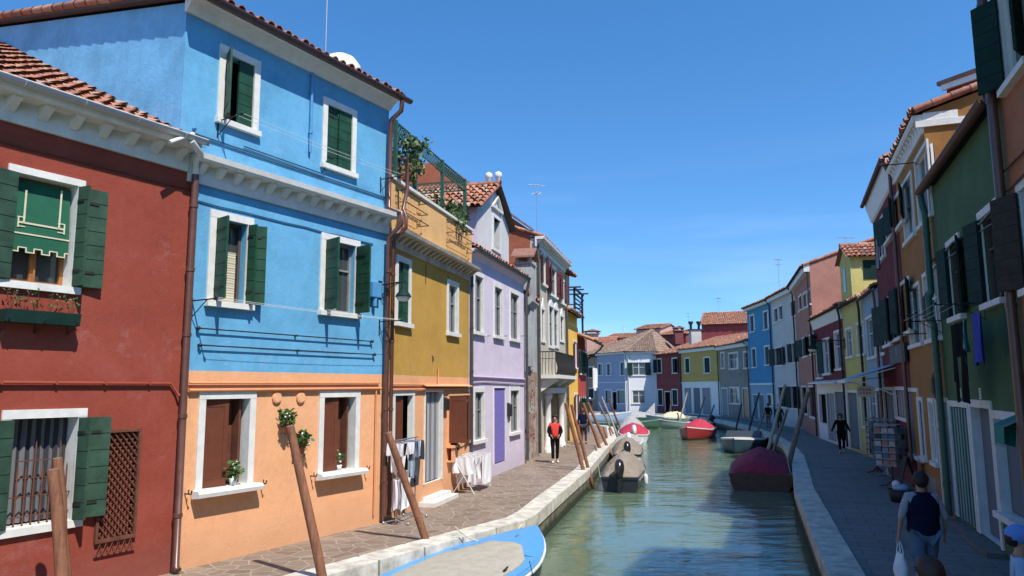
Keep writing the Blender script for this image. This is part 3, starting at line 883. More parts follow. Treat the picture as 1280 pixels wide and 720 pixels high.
def sill_pot(H, x, y, z, label, h=.35, n=60, white=5, r=.07, wide=.15):
    t = thing('potted_plant', label, 'plant', H.w(x, y, z), H.ang)
    mb = MB(); mb.lathe([(0, 0), (r*.7, 0), (r, r*1.7), (r*.85, r*1.7), (0, r*1.5)], seg=10); mb.build('pot', 'white_frame', t)
    mb = MB()
    for _ in range(6): mb.tube([(0, 0, r*1.5), (random.uniform(-.06, .06), random.uniform(-.04, .04), h*.8)], .005, 4, 0)
    mb.leaves((0, 0, h*.6), wide, n, .1, 0, 2, (1, .8, h/.3))
    for _ in range(white): mb.ball((random.uniform(-.1, .1)*wide/.15, random.uniform(-.1, .02), random.uniform(.1, h)), .022, 1, 6)
    mb.build('foliage', ['leaf', 'petal_white', 'leaf_olive'], t)
sill_pot(H, gq[0]+.62, -.02, gq[1]+.005, 'leafy plant with a white flower on the sill of the left peach window', .42)
sill_pot(H, gq2[0]+.5, .02, gq2[1]+.005, 'thin plant in a white pot on the sill of the right peach window', .45, 22, 3, .06, .08)
# roof things
p = H.w(4.35, .9, 9.9)
t = thing('rooftop_vent', 'white mushroom shaped vent dome above the eave of the bright blue house', 'vent', p)
mb = MB(); mb.lathe([(.3, -.4), (.3, .05), (.46, .08), (.49, .2), (.45, .38), (.33, .54), (.16, .63), (0, .66)], seg=20); mb.build('dome', 'white_frame', t)
def antenna(loc, h, label, kind='yagi', rz=0, arms=1.0):
    t = thing('tv_antenna', label, 'antenna', loc, rz)
    mb = MB(); mb.tube([(0, 0, -.9), (0, 0, h)], .02, 6); mb.build('mast', 'aluminium', t)
    if kind == 'yagi':
        mb = MB(); z = h-.08
        mb.tube([(-.55*arms, 0, z), (.55*arms, 0, z)], .012, 5)
        for i in range(9): x = (-.5+i*.125)*arms; mb.tube([(x, -.22*arms, z), (x, .22*arms, z)], .006, 4)
        mb.tube([(0, -.35*arms, h-.5), (0, .35*arms, h-.5)], .01, 4)
        for i in range(6): y = (-.3+i*.12)*arms; mb.tube([(-.2, y, h-.5), (.2, y, h-.5)], .006, 4)
        mb.build('aerial', 'aluminium', t)
    return t
antenna(H.w(4.75, 1.8, 9.9), 3.6, 'plain tall antenna mast behind the white dome on the bright blue house', 'mast')

# ---------------- ochre house with roof terrace
plaster('wall_ochre', (.52, .30, .065), .10, .16)
plaster('parapet_orange', (.72, .42, .17), .10, .2)
H = OCHRE = House('ochre_house', 'mustard ochre house with roof terrace parapet and peach ground floor', P_BO, P_OL, 12, ['wall_peach', 'wall_ochre', 'white_stone', 'parapet_orange'])
H.window((496, 402), (511, 331), sw=.13, sill=.04, reveal=1, sh=[('L', 0, 'green_shutter', {'y': .04}), ('R', 0, 'green_shutter', {'y': .04})], glass=None)
H.window((560, 415), (571, 359), sw=.13, sill=.04, reveal=2, casement='grey_lead')
H.window((492, 562), (515, 494), sw=.12, sill=.04, reveal=2, sh=[('L', 3, 'brown_shutter', {'y': .05, 'planks': False, 'w': .55})], glass=None)
d = H.window((530, 606), (552, 490), sw=.06, reveal=2, glass='net_curtain', name='door', rd=.16); dq = H.last
d2 = H.window((560, 554), (587, 494), sw=.05, sill=.0, reveal=0, sh=[('R', 12, 'brown_shutter', {'y': -.02, 'planks': False, 'w': .62}), ('L', 88, 'brown_shutter', {'y': -.03, 'planks': False, 'w': .5})], glass=None, frame='wall_peach'); fq = H.last
H.walls([(0, 3.16, 0), (3.16, 6.5, 1)], 6.5)
L = H.L
mb = MB(); mb.box(dq[0]-.35, -.42, .0, dq[2]+.2, -.002, .10); mb.box(dq[0]-.1, -.25, .1, dq[2]+.1, -.003, .19); H.part('doorstep', mb, 'white_stone')
mb = MB(); mb.box(dq[0]+.05, .0, dq[1]+.05, dq[0]+.1, -.02, dq[3]-.02); H.part('door_leaf', mb, 'dark_board', d)
mb = MB(); mb.box(fq[0]-.1, -.16, fq[1]-.5, fq[0]+.75, -.002, fq[1]-.46); mb.box(fq[0]-.1, -.16, fq[1]-.46, fq[0]+.75, -.13, fq[1]-.12); mb.box(fq[0]-.14, -.2, fq[1]-.12, fq[0]+.8, -.002, fq[1]-.06); H.part('planter_ledge', mb, ['wall_peach'])
sill_pot(H, fq[0]+.35, -.1, fq[1]-.055, 'bushy white lily plant on the ledge beside the brown shutter', .5, 130, 14, .09, .26)
mb = MB(); mb.prism([(0, 2.93), (-.14, 2.9), (-.14, 2.92), (0, 2.96)], dq[0]-.2, L-.05); H.part('canopy', mb, 'wall_peach')
for (u, v, nm) in ((555, 515, 'iron grey letter box on the peach pillar beside the open doorway'),):
    x, z = H.loc(u, v-15); mb = MB(); mb.prism([(0, -.28), (-.11, -.28), (-.11, .02), (0, .08)], -.13, .13); mb.box(-.09, -.115, -.02, .09, -.1105, .0)
    o = mb.build('letter_box', 'iron'); o.matrix_world = H.mw @ Matrix.Translation((x, 0, z)); tag(o, nm, 'letter box')
H.cornice(6.08, 6.46, out=.34, dent=.30, mat='old_stone', x0=.12)
# parapet with two panels of open brickwork
za, zb = 6.46, 7.62
pan = [(.25, 1.85), (3.75, L-.35)]
mb = MB()
cuts = [0.0, .25, 1.85, 3.75, L-.35, L]
for i, (a, b_) in enumerate(zip(cuts, cuts[1:])):
    if i in (1, 3):
        mb.box(a, -.05, za, b_, .12, za+.12, 0); mb.box(a, -.05, zb-.14, b_, .12, zb, 0)
        nr, nc = 5, int((b_-a)/.26)
        hh = (zb-.14-za-.12)/nr
        for r in range(nr):
            for c in range(nc+1):
                x = a+c*.26+(.13 if r % 2 else 0)
                if x+.19 > b_: continue
                mb.box(x, -.05, za+.12+r*hh+.012, x+.215, .10, za+.12+(r+1)*hh-.012, 0)
        mb.box(a, .02, za+.12, b_, .06, zb-.14, 0)
    else:
        mb.box(a, -.08, za, b_, .14, zb, 0)
mb.box(0, .14, za, .2, 12, zb); mb.box(L-.2, .14, za, L, 12, zb)
H.part('parapet', mb, 'parapet_orange')
mb = MB(); mb.box(-.02, -.13, zb, L+.04, .19, zb+.07); H.part('parapet_cap', mb, 'white_stone')
mb = MB(); mb.box(.2, .14, 6.40, L-.2, 12, 6.5); H.part('terrace_floor', mb, 'old_stone')
for (xa, xb) in pan:
    mb = MB()
    for k in range(3):
        z = zb-.2-k*.28; y = -.28-.03*k
        mb.tube([(xa+.1, -.05, z), (xa+.1, y, z), (xb-.1, y, z), (xb-.1, -.05, z)], .012, 5)
    H.part('planter_rail', mb, 'iron')
mb = MB()
for x in (2.4, 4.1): mb.tube([(x, -.02, 6.0), (x, -.02, 5.5)], .008, 4)
x, z = H.loc(540, 445); mb.tube([(x, 0, z), (x, -.03, z-.02), (x+.02, -.03, z-.14)], .015, 5)
H.part('wall_fixing', mb, 'iron')
zc = H.loc(540, 481)[1]
mb = MB(); mb.tube([(.25, -.04, zc), (3.3, -.04, zc), (3.32, -.04, zc+.45)], .02, 6); mb.tube([(.2, -.05, zc-.12), (L-.1, -.05, zc-.1)], .028, 6); H.part('service_pipe', mb, 'orange_pipe')
# pergola on the terrace
zt0, zt1 = H.loc(519, 170, .4)[1], H.loc(581, 225, .4)[1]
zp = (zt0+zt1)/2
xs_ = [H.loc(519, 200, .4)[0], H.loc(553, 220, .4)[0], H.loc(581, 245, .4)[0]]
t = thing('pergola', 'green trellis pergola standing on the terrace of the ochre house', 'pergola', H.w(0, .4, 6.5), H.ang)
for x in xs_+[xs_[0]-1.3]:
    for y in (0, 3.4):
        mb = MB(); mb.box(x-.045, y-.045, 0, x+.045, y+.045, zp-6.5); mb.build('post', 'green_pipe', t)
def trellis(mb, x0, x1, z0, z1, y, st, fr=.035, ax='x', sub=.009):
    def P(a, c): return (a, y, c) if ax == 'x' else (y, a, c)
    for sgn in (1, -1):
        k = -int(12/st)
        while k*st < 12:
            c = k*st; ax_, az, bx, bz = x0, z0+c, x1, z0+c+sgn*(x1-x0)
            # clip on z
            ts = [0., 1.]
            if bz != az:
                ta, tb = (z0-az)/(bz-az), (z1-az)/(bz-az)
                lo, hi = min(ta, tb), max(ta, tb)
                lo, hi = max(lo, 0), min(hi, 1)
                if lo < hi: mb.tube([P(ax_+(bx-ax_)*lo, az+(bz-az)*lo), P(ax_+(bx-ax_)*hi, az+(bz-az)*hi)], sub, 4, cap=False)
            k += 1
    for a, b_ in ((z0, z0+fr), (z1-fr, z1)):
        if ax == 'x': mb.box(x0, y-fr/2, a, x1, y+fr/2, b_)
        else: mb.box(y-fr/2, x0, a, y+fr/2, x1, b_)
mb = MB(); hz = zp-6.5
trellis(mb, xs_[0]-1.3, xs_[2], hz-.38, hz-.02, 0, .14, sub=.012); trellis(mb, xs_[0]-1.3, xs_[2], hz-.38, hz-.02, 3.4, .14, sub=.012)
trellis(mb, 0, 3.4, hz-.38, hz-.02, xs_[2], .14, ax='y', sub=.012)
mb.build('top_trellis', 'green_pipe', t)
mb = MB(); trellis(mb, 0, 3.3, 1.15, 2.0, xs_[2]-.02, .17, ax='y', sub=.012); trellis(mb, xs_[0], xs_[2], 1.1, 2.0, 3.3, .17, sub=.012); mb.build('side_trellis', 'green_pipe', t)
# plants up there
xo_ = H.loc(500, 170, .7)[0]
p = H.w(xo_, .75, 6.5)
t = thing('olive_bush', 'feathery olive green bush at the left end of the ochre terrace', 'bush', p)
mb = MB(); mb.lathe([(0, 0), (.2, 0), (.26, .4), (0, .4)], seg=12); mb.build('pot', 'terracotta_pot', t)
mb = MB()
for _ in range(26):
    a = random.uniform(0, 6.28); q = Vector((math.cos(a)*random.uniform(.2, .75), math.sin(a)*random.uniform(.2, .6), random.uniform(1.9, 3.0)))
    mb.tube([(0, 0, .4), (q.x*.3, q.y*.3, 1.5), tuple(q)], .01, 4, 1)
    mb.leaves(q, .28, 34, .13, 0, 2, (1, 1, .8), droop=.8)
mb.build('foliage', ['leaf_olive', 'rust', 'leaf'], t)
p = H.w(4.9, .5, 6.5)
t = thing('terrace_bush', 'dense leafy bush behind the parapet at the right end of the ochre terrace', 'bush', p)
mb = MB(); mb.lathe([(0, 0), (.2, 0), (.26, .4), (0, .4)], seg=12); mb.build('pot', 'terracotta_pot', t)
mb = MB(); mb.leaves((0, 0, 1.3), .62, 420, .15, 0, 2, (1.2, .8, 1.0)); mb.leaves((.5, -.3, 1.2), .35, 180, .12, 2, 0)
mb.tube([(0, 0, .4), (0, 0, 1.2)], .03, 6, 1)
mb.build('foliage', ['leaf', 'rust', 'leaf_olive'], t)
# rear wall of the terrace, terracotta coloured with a sloping top
plaster('wall_terracotta', (.33, .105, .055), .14, .2)
mb = MB(); mb.poly([(-.2, 6, 6.5), (4.6, 6, 6.5), (4.6, 6, 8.6), (1.5, 6, 9.9), (-.2, 6, 10.3)], 0); mb.box(-.2, 6.01, 6.5, 4.6, 6.2, 8.5)
H.part('terrace_back_wall', mb, 'wall_terracotta')
antenna(H.w(1.75, 3.6, 8), 4.0, 'slender mast with a long cross arm rising from the ochre terrace', 'yagi', H.ang+.4, 1.7)

# street lamp on a scrolled bracket, fixed at the joint of the blue and ochre houses
def wall_lamp(H, x, z, arm, dirx, label, scale=1.0):
    t = thing('wall_lamp', label, 'street lamp', H.w(x, 0, z), H.ang)
    t.scale = (scale,)*3
    mb = MB(); mb.box(-.07, -.03, -.38, .07, 0, .12); 
    mb.tube([(0, -.03, 0), (arm*dirx*.5, -arm*.87*.5, .03), (arm*dirx, -arm*.87, .06)], .022, 6)
    pts = []
    for i in range(9):
        f = i/8; pts.append((arm*dirx*.75*f, -.03-arm*.87*.75*f, -.32+.33*math.sin(f*PI/2)))
    mb.tube(pts, .014, 5)
    for c in (.22, .42, .6):
        q = [(arm*dirx*c+.05*math.cos(a)*dirx, -arm*.87*c-.05*math.cos(a), -.08+.12*c+.055*math.sin(a)) for a in [k*PI/5 for k in range(11)]]
        mb.tube(q, .009, 4)
    mb.build('bracket', 'iron', t)
    c = (arm*dirx*.93, -arm*.87*.93, 0)
    mb = MB(); mb.lathe([(.0, .04), (.03, .04), (.03, -.06), (.06, -.08), (.07, -.16), (.11, -.2), (.19, -.30), (.22, -.36), (.22, -.385), (.16, -.37)], c, 16); mb.build('lamp_shade', 'dark_green_shutter', t)
    mb = MB(); mb.lathe([(.19, -.375), (.18, -.44), (.12, -.49), (0, -.51)], c, 14); mb.build('globe', 'white_frame', t)
    return t
zL = BLUE.loc(478, 358)[1]
wall_lamp(BLUE, BLUE.L-.2, zL+.02, .95, .12, 'green bell street lamp on an iron bracket between the blue and ochre houses', .78)
mb = MB(); mb.box(-.15, -.14, 0, .15, 0, .32); mb.tube([(0, -.08, 0), (0, -.08, -.2)], .05, 8)
o = mb.build('junction_box', 'blue_pipe'); o.matrix_world = BLUE.mw @ Matrix.Translation((BLUE.L-.45, 0, zL-.28)); tag(o, 'small pale blue junction box on the blue wall beside the green bell street lamp', 'junction box')

# ---------------- lilac house
plaster('wall_lilac', (.66, .57, .67), .08, .3)
plaster('wall_white', (.60, .59, .57), .06, .2)
H = LILAC = House('lilac_house', 'pale lilac house with white gabled dormer and purple door curtain', P_OL, P_LG, 10, ['wall_lilac', 'white_stone'])
for a, b_ in (((593, 414), (603, 348)), ((618, 419), (627, 362)), ((638, 423), (648, 370))):
    H.window(a, b_, sw=.14, sill=.05, reveal=1, casement='grey_lead')
H.window((593, 551), (604, 490), sw=.14, sill=.05, reveal=1, casement='grey_lead')
H.window((638, 541), (648, 488), sw=.14, sill=.05, reveal=1, casement='grey_lead')
H.window((617, 581), (631, 485), sw=.02, reveal=0, glass='cloth_purple', name='door', rd=.08)
H.walls([(0, 7.1, 0)], 7.1)
L = H.L
x, z = H.loc(635, 515); mb = MB(); mb.prism([(0, 0), (-.12, 0), (-.12, .4), (0, .47)], -.14, .14)
o = mb.build('letter_box', 'iron'); o.matrix_world = H.mw @ Matrix.Translation((x, 0, z-.15)); tag(o, 'dark letter box on the lilac wall right of the purple door curtain', 'letter box')
mb = MB(); mb.prism([(0, 6.85), (-.16, 7.04), (-.18, 7.1), (0, 7.1)], 0, L); H.part('cornice', mb, 'wall_lilac')
H.roof(7.12, 24, ov=.16, yr=5)
H.gutter(7.12, -.24, 'grey_pipe', .07)
H.pipe([(L-.08, -.24, 7.04), (L-.05, -.2, 6.85), (L-.06, -.12, 6.5), (L-.06, -.12, .12)], .055, 'grey_pipe')
H.pipe([(.05, -.08, 6.6), (.05, -.08, .1)], .045, 'grey_pipe')
mb = MB(); zc = H.loc(620, 472)[1]
mb.tube([(.1, -.04, zc), (L-.1, -.04, zc-.02)], .035, 6); mb.tube([(.1, -.04, zc-.18), (1.5, -.04, zc-.14), (L-.1, -.04, zc-.2)], .02, 6); H.part('service_pipe', mb, 'lilac_pipe')
for u in (608, 630, 651):
    xx, zz = H.loc(u, 420); mb = MB(); mb.tube([(xx, 0, zz), (xx, -.14, zz)], .012, 5)
    H.part('wall_fixing', mb, 'iron')
# dormer
xa, xb = H.loc(598, 300, .15)[0]-.1, H.loc(636, 300, .15)[0]
zg = H.loc(627, 240, .15)[1]; ze_ = H.loc(598, 255, .15)[1]
xm = (xa+xb)/2
mb = MB(); y0 = .15
q = H.rect((616, 309), (624, 277), .15)
# front with opening
def front(mb, x0, x1, z0, z1, o, y, mi=0):
    for (a, b_, c, d) in ((x0, z0, o[0], z1), (o[2], z0, x1, z1), (o[0], z0, o[2], o[1]), (o[0], o[3], o[2], z1)):
        mb.quad((a, y, b_), (c, y, b_), (c, y, d), (a, y, d), mi)
front(mb, xa, xb, 7.1, ze_, q, y0)
mb.poly([(xa, y0, ze_), (xb, y0, ze_), (xm, y0, zg-.1)])
mb.quad((xa, y0, 7.1), (xa, 5, 7.1), (xa, 5, ze_), (xa, y0, ze_), 1); mb.quad((xb, y0, 7.1), (xb, 5, 7.1), (xb, 5, ze_), (xb, y0, ze_), 1)
for a, b_ in (((q[0], y0, q[1]), (q[0], y0, q[3])), ((q[2], y0, q[1]), (q[2], y0, q[3]))):
    mb.quad(a, b_, (b_[0], y0+.2, b_[2]), (a[0], y0+.2, a[2]))
dorm = H.part('dormer', mb, ['wall_white', 'wall_lilac'])
mb = MB(); mb.box(q[0], y0+.2, q[1], q[2], y0+.23, q[3]); mb.build('pane', 'window_glass', dorm)
mb = MB(); s_ = .12
for (a, b_, c, d) in ((q[0]-s_, q[1], q[0], q[3]), (q[2], q[1], q[2]+s_, q[3]), (q[0]-s_, q[3], q[2]+s_, q[3]+s_), (q[0]-s_-.05, q[1]-.1, q[2]+s_+.05, q[1])): mb.box(a, y0-.05, b_, c, y0-.002, d)
mb.box(q[0]-s_-.1, y0-.1, q[3]+.3, q[2]+s_+.1, y0-.003, q[3]+.38)
for sg in (-1, 1):
    xe = q[0]-s_-.1 if sg < 0 else q[2]+s_+.1; xmid = (q[0]+q[2])/2
    mb.extrude([(xe, y0-.1, q[3]+.38), (xmid, y0-.1, q[3]+.85), (xmid, y0-.1, q[3]+.77), (xe+(-sg)*-.0+(.12 if sg < 0 else -.12), y0-.1, q[3]+.38)], (0, .097, 0))
mb.build('pediment', 'white_frame', dorm)
mb = MB()
for sg in (-1, 1):
    xe = xa-.3 if sg < 0 else xb+.2
    zz = ze_+(zg-ze_)*0-(zg-ze_)/(xm-xa)*(.3 if sg < 0 else .2)
    U = Vector((0, 1, 0)); V = Vector((xm-xe, 0, zg-zz))
    tile_plane(mb, (xe, y0-.25, zz), U, V, 4.6, V.length)
    mb.quad((xe, y0-.25, zz-.02), (xm, y0-.25, zg-.02), (xm, 4.5, zg-.02), (xe, 4.5, zz-.02), 5)
ridge_tiles(mb, (xm, y0-.25, zg+.05), (xm, 4.4, zg+.05))
mb.build('dormer_roof', TILE+[M('dark_board')], dorm)
mb = MB()
for yq in (0.0, .35): mb.lathe([(0, 0), (.07, 0), (.05, .06), (.12, .13), (.14, .22), (.12, .31), (.04, .36), (0, .37)], (xm, yq, zg+.12), 12)
mb.build('finial', 'white_frame', dorm)

# ---------------- narrow grey house with a big chimney breast
plaster('wall_grey', (.40, .41, .40), .25, .8)
H = GREY = House('grey_house', 'narrow grey plaster house with bare brick patch and tall gabled chimney breast', P_LG, P_GS, 9, ['wall_grey', 'bare_brick'])
H.walls([(0, 3.5, 1), (3.5, 6.5, 0)], 6.5)
H.roof(6.5, 20, ov=.12)
cx0, cx1 = .5, 1.45
mb = MB(); mb.box(cx0, -.24, 6.25, cx1, .42, 7.8, 0); mb.box(cx0+.06, -.18, 3.7, cx1-.06, -.002, 6.25, 0)
mb.prism([(-.002, 6.0), (-.2, 6.1), (-.34, 6.24), (-.34, 6.3), (-.002, 6.36)], .05, cx1+.3, 0)
ch = H.part('chimney_breast', mb, 'wall_grey')
mb = MB(); mb.box(cx0-.06, -.3, 7.8, cx1+.06, .48, 7.88)
for x in (cx0+.0, cx1-.16):
    for y in (-.22, .28): mb.box(x, y, 7.88, x+.16, y+.14, 8.10)
mb.build('chimney_top', 'old_stone', ch)
mb = MB(); xm_ = (cx0+cx1)/2
for sg in (-1, 1):
    xe = xm_+sg*.66
    mb.extrude([(xe, -.38, 8.04), (xm_, -.38, 8.46), (xm_, -.38, 8.53), (xe, -.38, 8.11)], (0, .95, 0))
    mb.extrude([(xm_-.45*0, -.2, 8.1), (xm_+sg*.42, -.2, 8.1), (xm_, -.2, 8.38)], (0, .05, 0))
mb.build('chimney_cap', 'clay_tile_d', ch)
mb = MB()
for _ in range(60):
    x, z = random.uniform(.05, H.L-.7), random.uniform(.3, 3.6); w_ = random.uniform(.08, .25)
    mb.box(x, -random.uniform(.01, .05), z, x+w_, 0, z+.065)
H.part('broken_bricks', mb, 'bare_brick')
plaster('wall_stone', (.50, .44, .34), .16, .5)
# ---------------- old stone coloured house with iron balcony
H = STONE = House('stone_house', 'old cream stone house with iron balcony maroon shutters and arched portal', P_GS, P_SY, 1.2+8, ['wall_stone', 'white_stone'])
for a, b_ in (((677, 354), (681, 322)), ((687, 367), (694.5, 338)), ((699.5, 377), (704.5, 353))):
    H.window(a, b_, sw=.13, sill=.06, reveal=1, sh=[('L', 166, 'maroon_shutter'), ('R', 166, 'maroon_shutter')], casement='grey_lead')
for a, b_ in (((677, 425), (680, 388)), ((686.5, 432), (691, 385)), ((692.5, 432), (697, 389)), ((700.5, 425), (704, 397))):
    H.window(a, b_, sw=.12, reveal=1, casement='grey_lead')
    q = H.last; mb = MB(); xm = (q[0]+q[2])/2
    mb.add([(q[0]-.12, -.04, q[3]), (q[2]+.12, -.04, q[3]), (xm+.12, -.04, q[3]+.32), (xm, -.04, q[3]+.55), (xm-.12, -.04, q[3]+.32), (q[0]-.12, .0, q[3]), (q[2]+.12, .0, q[3]), (xm, .0, q[3]+.55)], [(0, 1, 2, 3, 4), (0, 4, 3, 7, 5), (1, 6, 7, 3, 2)])
    mb.build('arch_head', 'white_stone', H.root.children[-1])
# portal: deep arched opening with stone columns
pr = H.rect((681, 564), (697, 478)); H.ops.append((pr[0], 0.02, pr[2], pr[3], 0, .7)) 
H.walls([(0, 9.4, 0)], 9.4)
mb = MB(); mb.poly([(-.012, .25, 0), (-.012, H.D, 0), (-.012, H.D, 13.2), (-.012, 4.5, 13.2), (-.012, 1.25, 10.5), (-.012, .25, 9.75)]); H.part('side_wall', mb, 'wall_terracotta')
mb = MB(); mb.extrude([(-.18, .1, 9.72), (-.18, 1.2, 10.55), (-.18, 4.5, 13.26), (-.18, 4.5, 13.34), (-.18, 1.2, 10.64), (-.18, .1, 9.8)], (.4, 0, 0)); H.part('side_coping', mb, 'clay_tile_d')
mb = MB(); x0, z0, x1, z1 = pr
mb.box(x0, .7, 0, x1, .74, z1, 1)
for x in (x0, x1):
    mb.lathe([(.2, 0), (.2, .2), (.15, .25), (.14, 2.3), (.2, 2.4), (.22, 2.6), (0, 2.6)], (x, -.16, 0), 12, 0)
mb.box(x0-.25, -.42, 2.6, x1+.25, -.002, 2.85, 0)
H.part('portal', mb, ['white_stone', 'dark_room'])
H.cornice(9.0, 9.44, out=.36, dent=.32, mat='white_stone', x0=-.15)
H.roof(9.46, 20, ov=.30, side0=.1)
H.pipe([(.08, -.1, 9.1), (.08, -.1, .1)], .06, 'grey_pipe'); H.pipe([(H.L-.1, -.1, 8.8), (H.L-.1, -.1, .1)], .06, 'grey_pipe')
# balcony
xb0, xb1 = .5, 5.9
zb = 3.42
t = mb = MB(); mb.box(xb0, -.85, zb-.16, xb1, -.002, zb); 
for x in (xb0+.3, (xb0+xb1)/2, xb1-.3): mb.prism([(-.002, zb-.75), (-.25, zb-.6), (-.78, zb-.25), (-.78, zb-.16), (-.002, zb-.16)], x-.1, x+.1)
bal = H.part('balcony', mb, 'white_stone')
mb = MB(); ht = 1.0
def rail(mb, p, q, z, h, step=.13, bulge=.10):
    p, q = Vector(p), Vector(q); n = max(1, int((q-p).length/step)); d = (q-p).normalized(); o = Vector((d.y, -d.x))
    for i in range(n+1):
        c = p.lerp(q, i/n)
        mb.tube([(c.x+o.x*b, c.y+o.y*b, z+h*f) for f, b in ((0, 0), (.12, bulge*.7), (.3, bulge), (.5, bulge*.5), (.7, .0), (1, 0))], .013, 5)
    mb.tube([(p.x, p.y, z+h), (q.x, q.y, z+h)], .025, 6)
    mb.tube([(p.x, p.y, z+h*.7), (q.x, q.y, z+h*.7)], .012, 5)
rail(mb, (xb0+.05, -.72), (xb1-.05, -.72), zb, ht); rail(mb, (xb0+.05, 0), (xb0+.05, -.72), zb, ht); rail(mb, (xb1-.05, -.72), (xb1-.05, 0), zb, ht)
mb.build('railing', 'iron', bal)
antenna(H.w(3.3, .6, 9.9), 2.9, 'thin antenna mast on the roof of the cream stone house with the balcony', 'yagi', .3, .8)

# ---------------- yellow orange house, its gable wall facing the bridge
plaster('wall_yellow_orange', (.85, .50, .10), .1, .12)
H = YELO = House('yellow_house', 'bright yellow orange house with dark eave beyond the balcony house', P_SY, P_YR, 8, ['wall_yellow_orange', 'white_stone'])
for z in (1.0, 4.0):
    for x in (2.75,):
        H.window(None, None, raw=(x, z, x+.8, z+1.45), sw=.12, sill=.05, reveal=1, sh=[('L', 176, 'maroon_shutter', {'w': .34}), ('R', 176, 'maroon_shutter', {'w': .34})])
H.walls([(0, 7.0, 0)], 7.0)
H.roof(7.0, 18, ov=.3, side0=.1, side1=.2)
H.gutter(6.95, -.38, 'grey_pipe', .08)
# taller yellow wing behind it
W2 = House('yellow_tower_house', 'tall narrow orange yellow wall rising behind the eave of the cream stone house', (2.55, 39.9), (3.35, 42.8), 5, ['wall_yellow_orange'])
W2.window(None, None, raw=(1.0, 7.6, 1.7, 8.8), sw=.1, sill=.05, sh=[('L', 160, 'maroon_shutter'), ('R', 160, 'maroon_shutter')])
W2.walls([(0, 9.3, 0)], 9.3); W2.roof(9.3, 16, ov=.4, side0=.2, side1=.2)
# ---------------- pinkish red house with deep eaves and wooden roof platform
plaster('wall_rose_red', (.42, .075, .06), .1, .2)
H = ROSE = House('rose_red_house', 'rose red house with deep dark eaves under a wooden roof platform', P_YR, P_RE, 8, ['wall_rose_red'])
for z in (.9, 3.7):
    for x in (.5, 2.1):
        H.window(None, None, raw=(x, z, x+.75, z+1.3), sw=.12, sill=.05, sh=[('L', 165, 'green_shutter'), ('R', 165, 'green_shutter')])
H.walls([(0, 5.9, 0)], 5.9)
H.roof(5.9, 22, ov=1.0, side0=.1, side1=.5)
H.gutter(5.5, -1.08, 'grey_pipe', .08, x1=H.L+.4)
H.pipe([(H.L+.2, -1.05, 5.42), (H.L+.1, -.9, 5.2), (H.L-.1, -.14, 4.6), (H.L-.1, -.14, .1)], .055, 'grey_pipe')
t = thing('roof_platform', 'weathered wooden roof platform with railings above the rose red house', 'roof terrace', ROSE.w(.3, 1.6, 6.2), ROSE.ang)
mb = MB(); mb.box(-.6, -1.6, 1.0, 2.9, 1.7, 1.1); mb.build('deck', 'grey_brown_shutter', t)
for x in (-.5, 2.8):
    for y in (-1.5, 1.6):
        mb = MB(); mb.box(x-.06, y-.06, -.6, x+.06, y+.06, 2.55); mb.build('post', 'grey_brown_shutter', t)
mb = MB()
for z in (1.35, 1.6, 1.85): mb.box(-.55, -1.55, z, 2.85, -1.50, z+.07); mb.box(2.8, -1.5, z, 2.85, 1.6, z+.07)
mb.box(-.9, -1.6, 2.4, 3.0, -1.5, 2.5); mb.box(-.9, 1.5, 2.4, 3.0, 1.6, 2.5); mb.box(-.9, -1.6, 2.1, 3.0, -1.5, 2.17)
for x in (-.5, .7, 2.8): mb.box(x-.05, -1.9, 2.5, x+.05, 1.9, 2.58)
mb.extrude([(-.5, -1.5, 0), (-.4, -1.5, 0), (.8, -1.5, 1.0), (.7, -1.5, 1.0)], (0, .08, 0)); mb.extrude([(.7, -1.5, 0), (.8, -1.5, 0), (-.4, -1.5, 1.0), (-.5, -1.5, 1.0)], (0, .08, 0))
mb.build('railing', 'grey_brown_shutter', t)

# ================================================================ FAR BANK
plaster('wall_corner_shaded', (.36, .38, .50), .06, .2)  # shade of the corner house's left front is put into this darker blue
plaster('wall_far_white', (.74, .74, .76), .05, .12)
plaster('wall_beige_brown', (.34, .23, .17), .12, .3)
plaster('wall_far_maroon', (.22, .055, .055), .1, .2)
plaster('wall_far_yellow', (.50, .34, .11), .1, .2)
plaster('wall_far_stone', (.27, .24, .21), .25, .4)
plaster('wall_pink', (.62, .36, .27), .08, .2)
PF = dict(bL=(8.6, 98.5), bR=(10.6, 93.0), c=(13.4, 87.5), w=(16.8, 86.9), m=(18.4, 81.0), y=(20.3, 73.0), s=(20.7, 65.0), r1=(20.4, 58.0), r2=(19.6, 51.0), r3=(17.1, 42.0), r4=(15.4, 34.4), r5=(14.5, 30.5), r6=(13.25, 26.6), r7=(11.1, 20.8), r8=(9.5, 16.4), r9=(7.48, 10.84))
GS = dict(sill=.05, sh=[('L', 0, 'dark_green_shutter', {'y': .05}), ('R', 0, 'dark_green_shutter', {'y': .05})], glass=None)
H = BEIGE = House('beige_house', 'dim beige brown house left of the shaded corner house at the bend', PF['bL'], PF['bR'], 9, ['wall_beige_brown'])
H.window((736, 472), (742, 459), sw=.15, **GS); H.window((736, 498), (742, 486), sw=.15, **GS)
H.walls([(0, 6.7, 0)], 6.7); H.roof(6.7, 16, ov=.3, mats=TILE)
H = CORN = House('shaded_corner_house', 'corner house front at the canal bend, its shade painted in blue grey', PF['bR'], PF['c'], 9, ['wall_corner_shaded'])
for a, b_ in (((748, 469), (753, 455)), ((759, 469), (763, 455)), ((776, 469), (781, 453)), ((757, 504), (764, 488)), ((772, 504), (781, 488))):
    H.window(a, b_, sw=.14, sill=.03, bars=False)
H.window((766, 512), (771, 490), sw=.1, name='door', glass=None)
H.walls([(0, 6.95, 0)], 6.95)
mb = MB(); mb.box(0, -.05, 3.4, H.L, 0, 3.5); H.part('string_course', mb, 'white_frame')
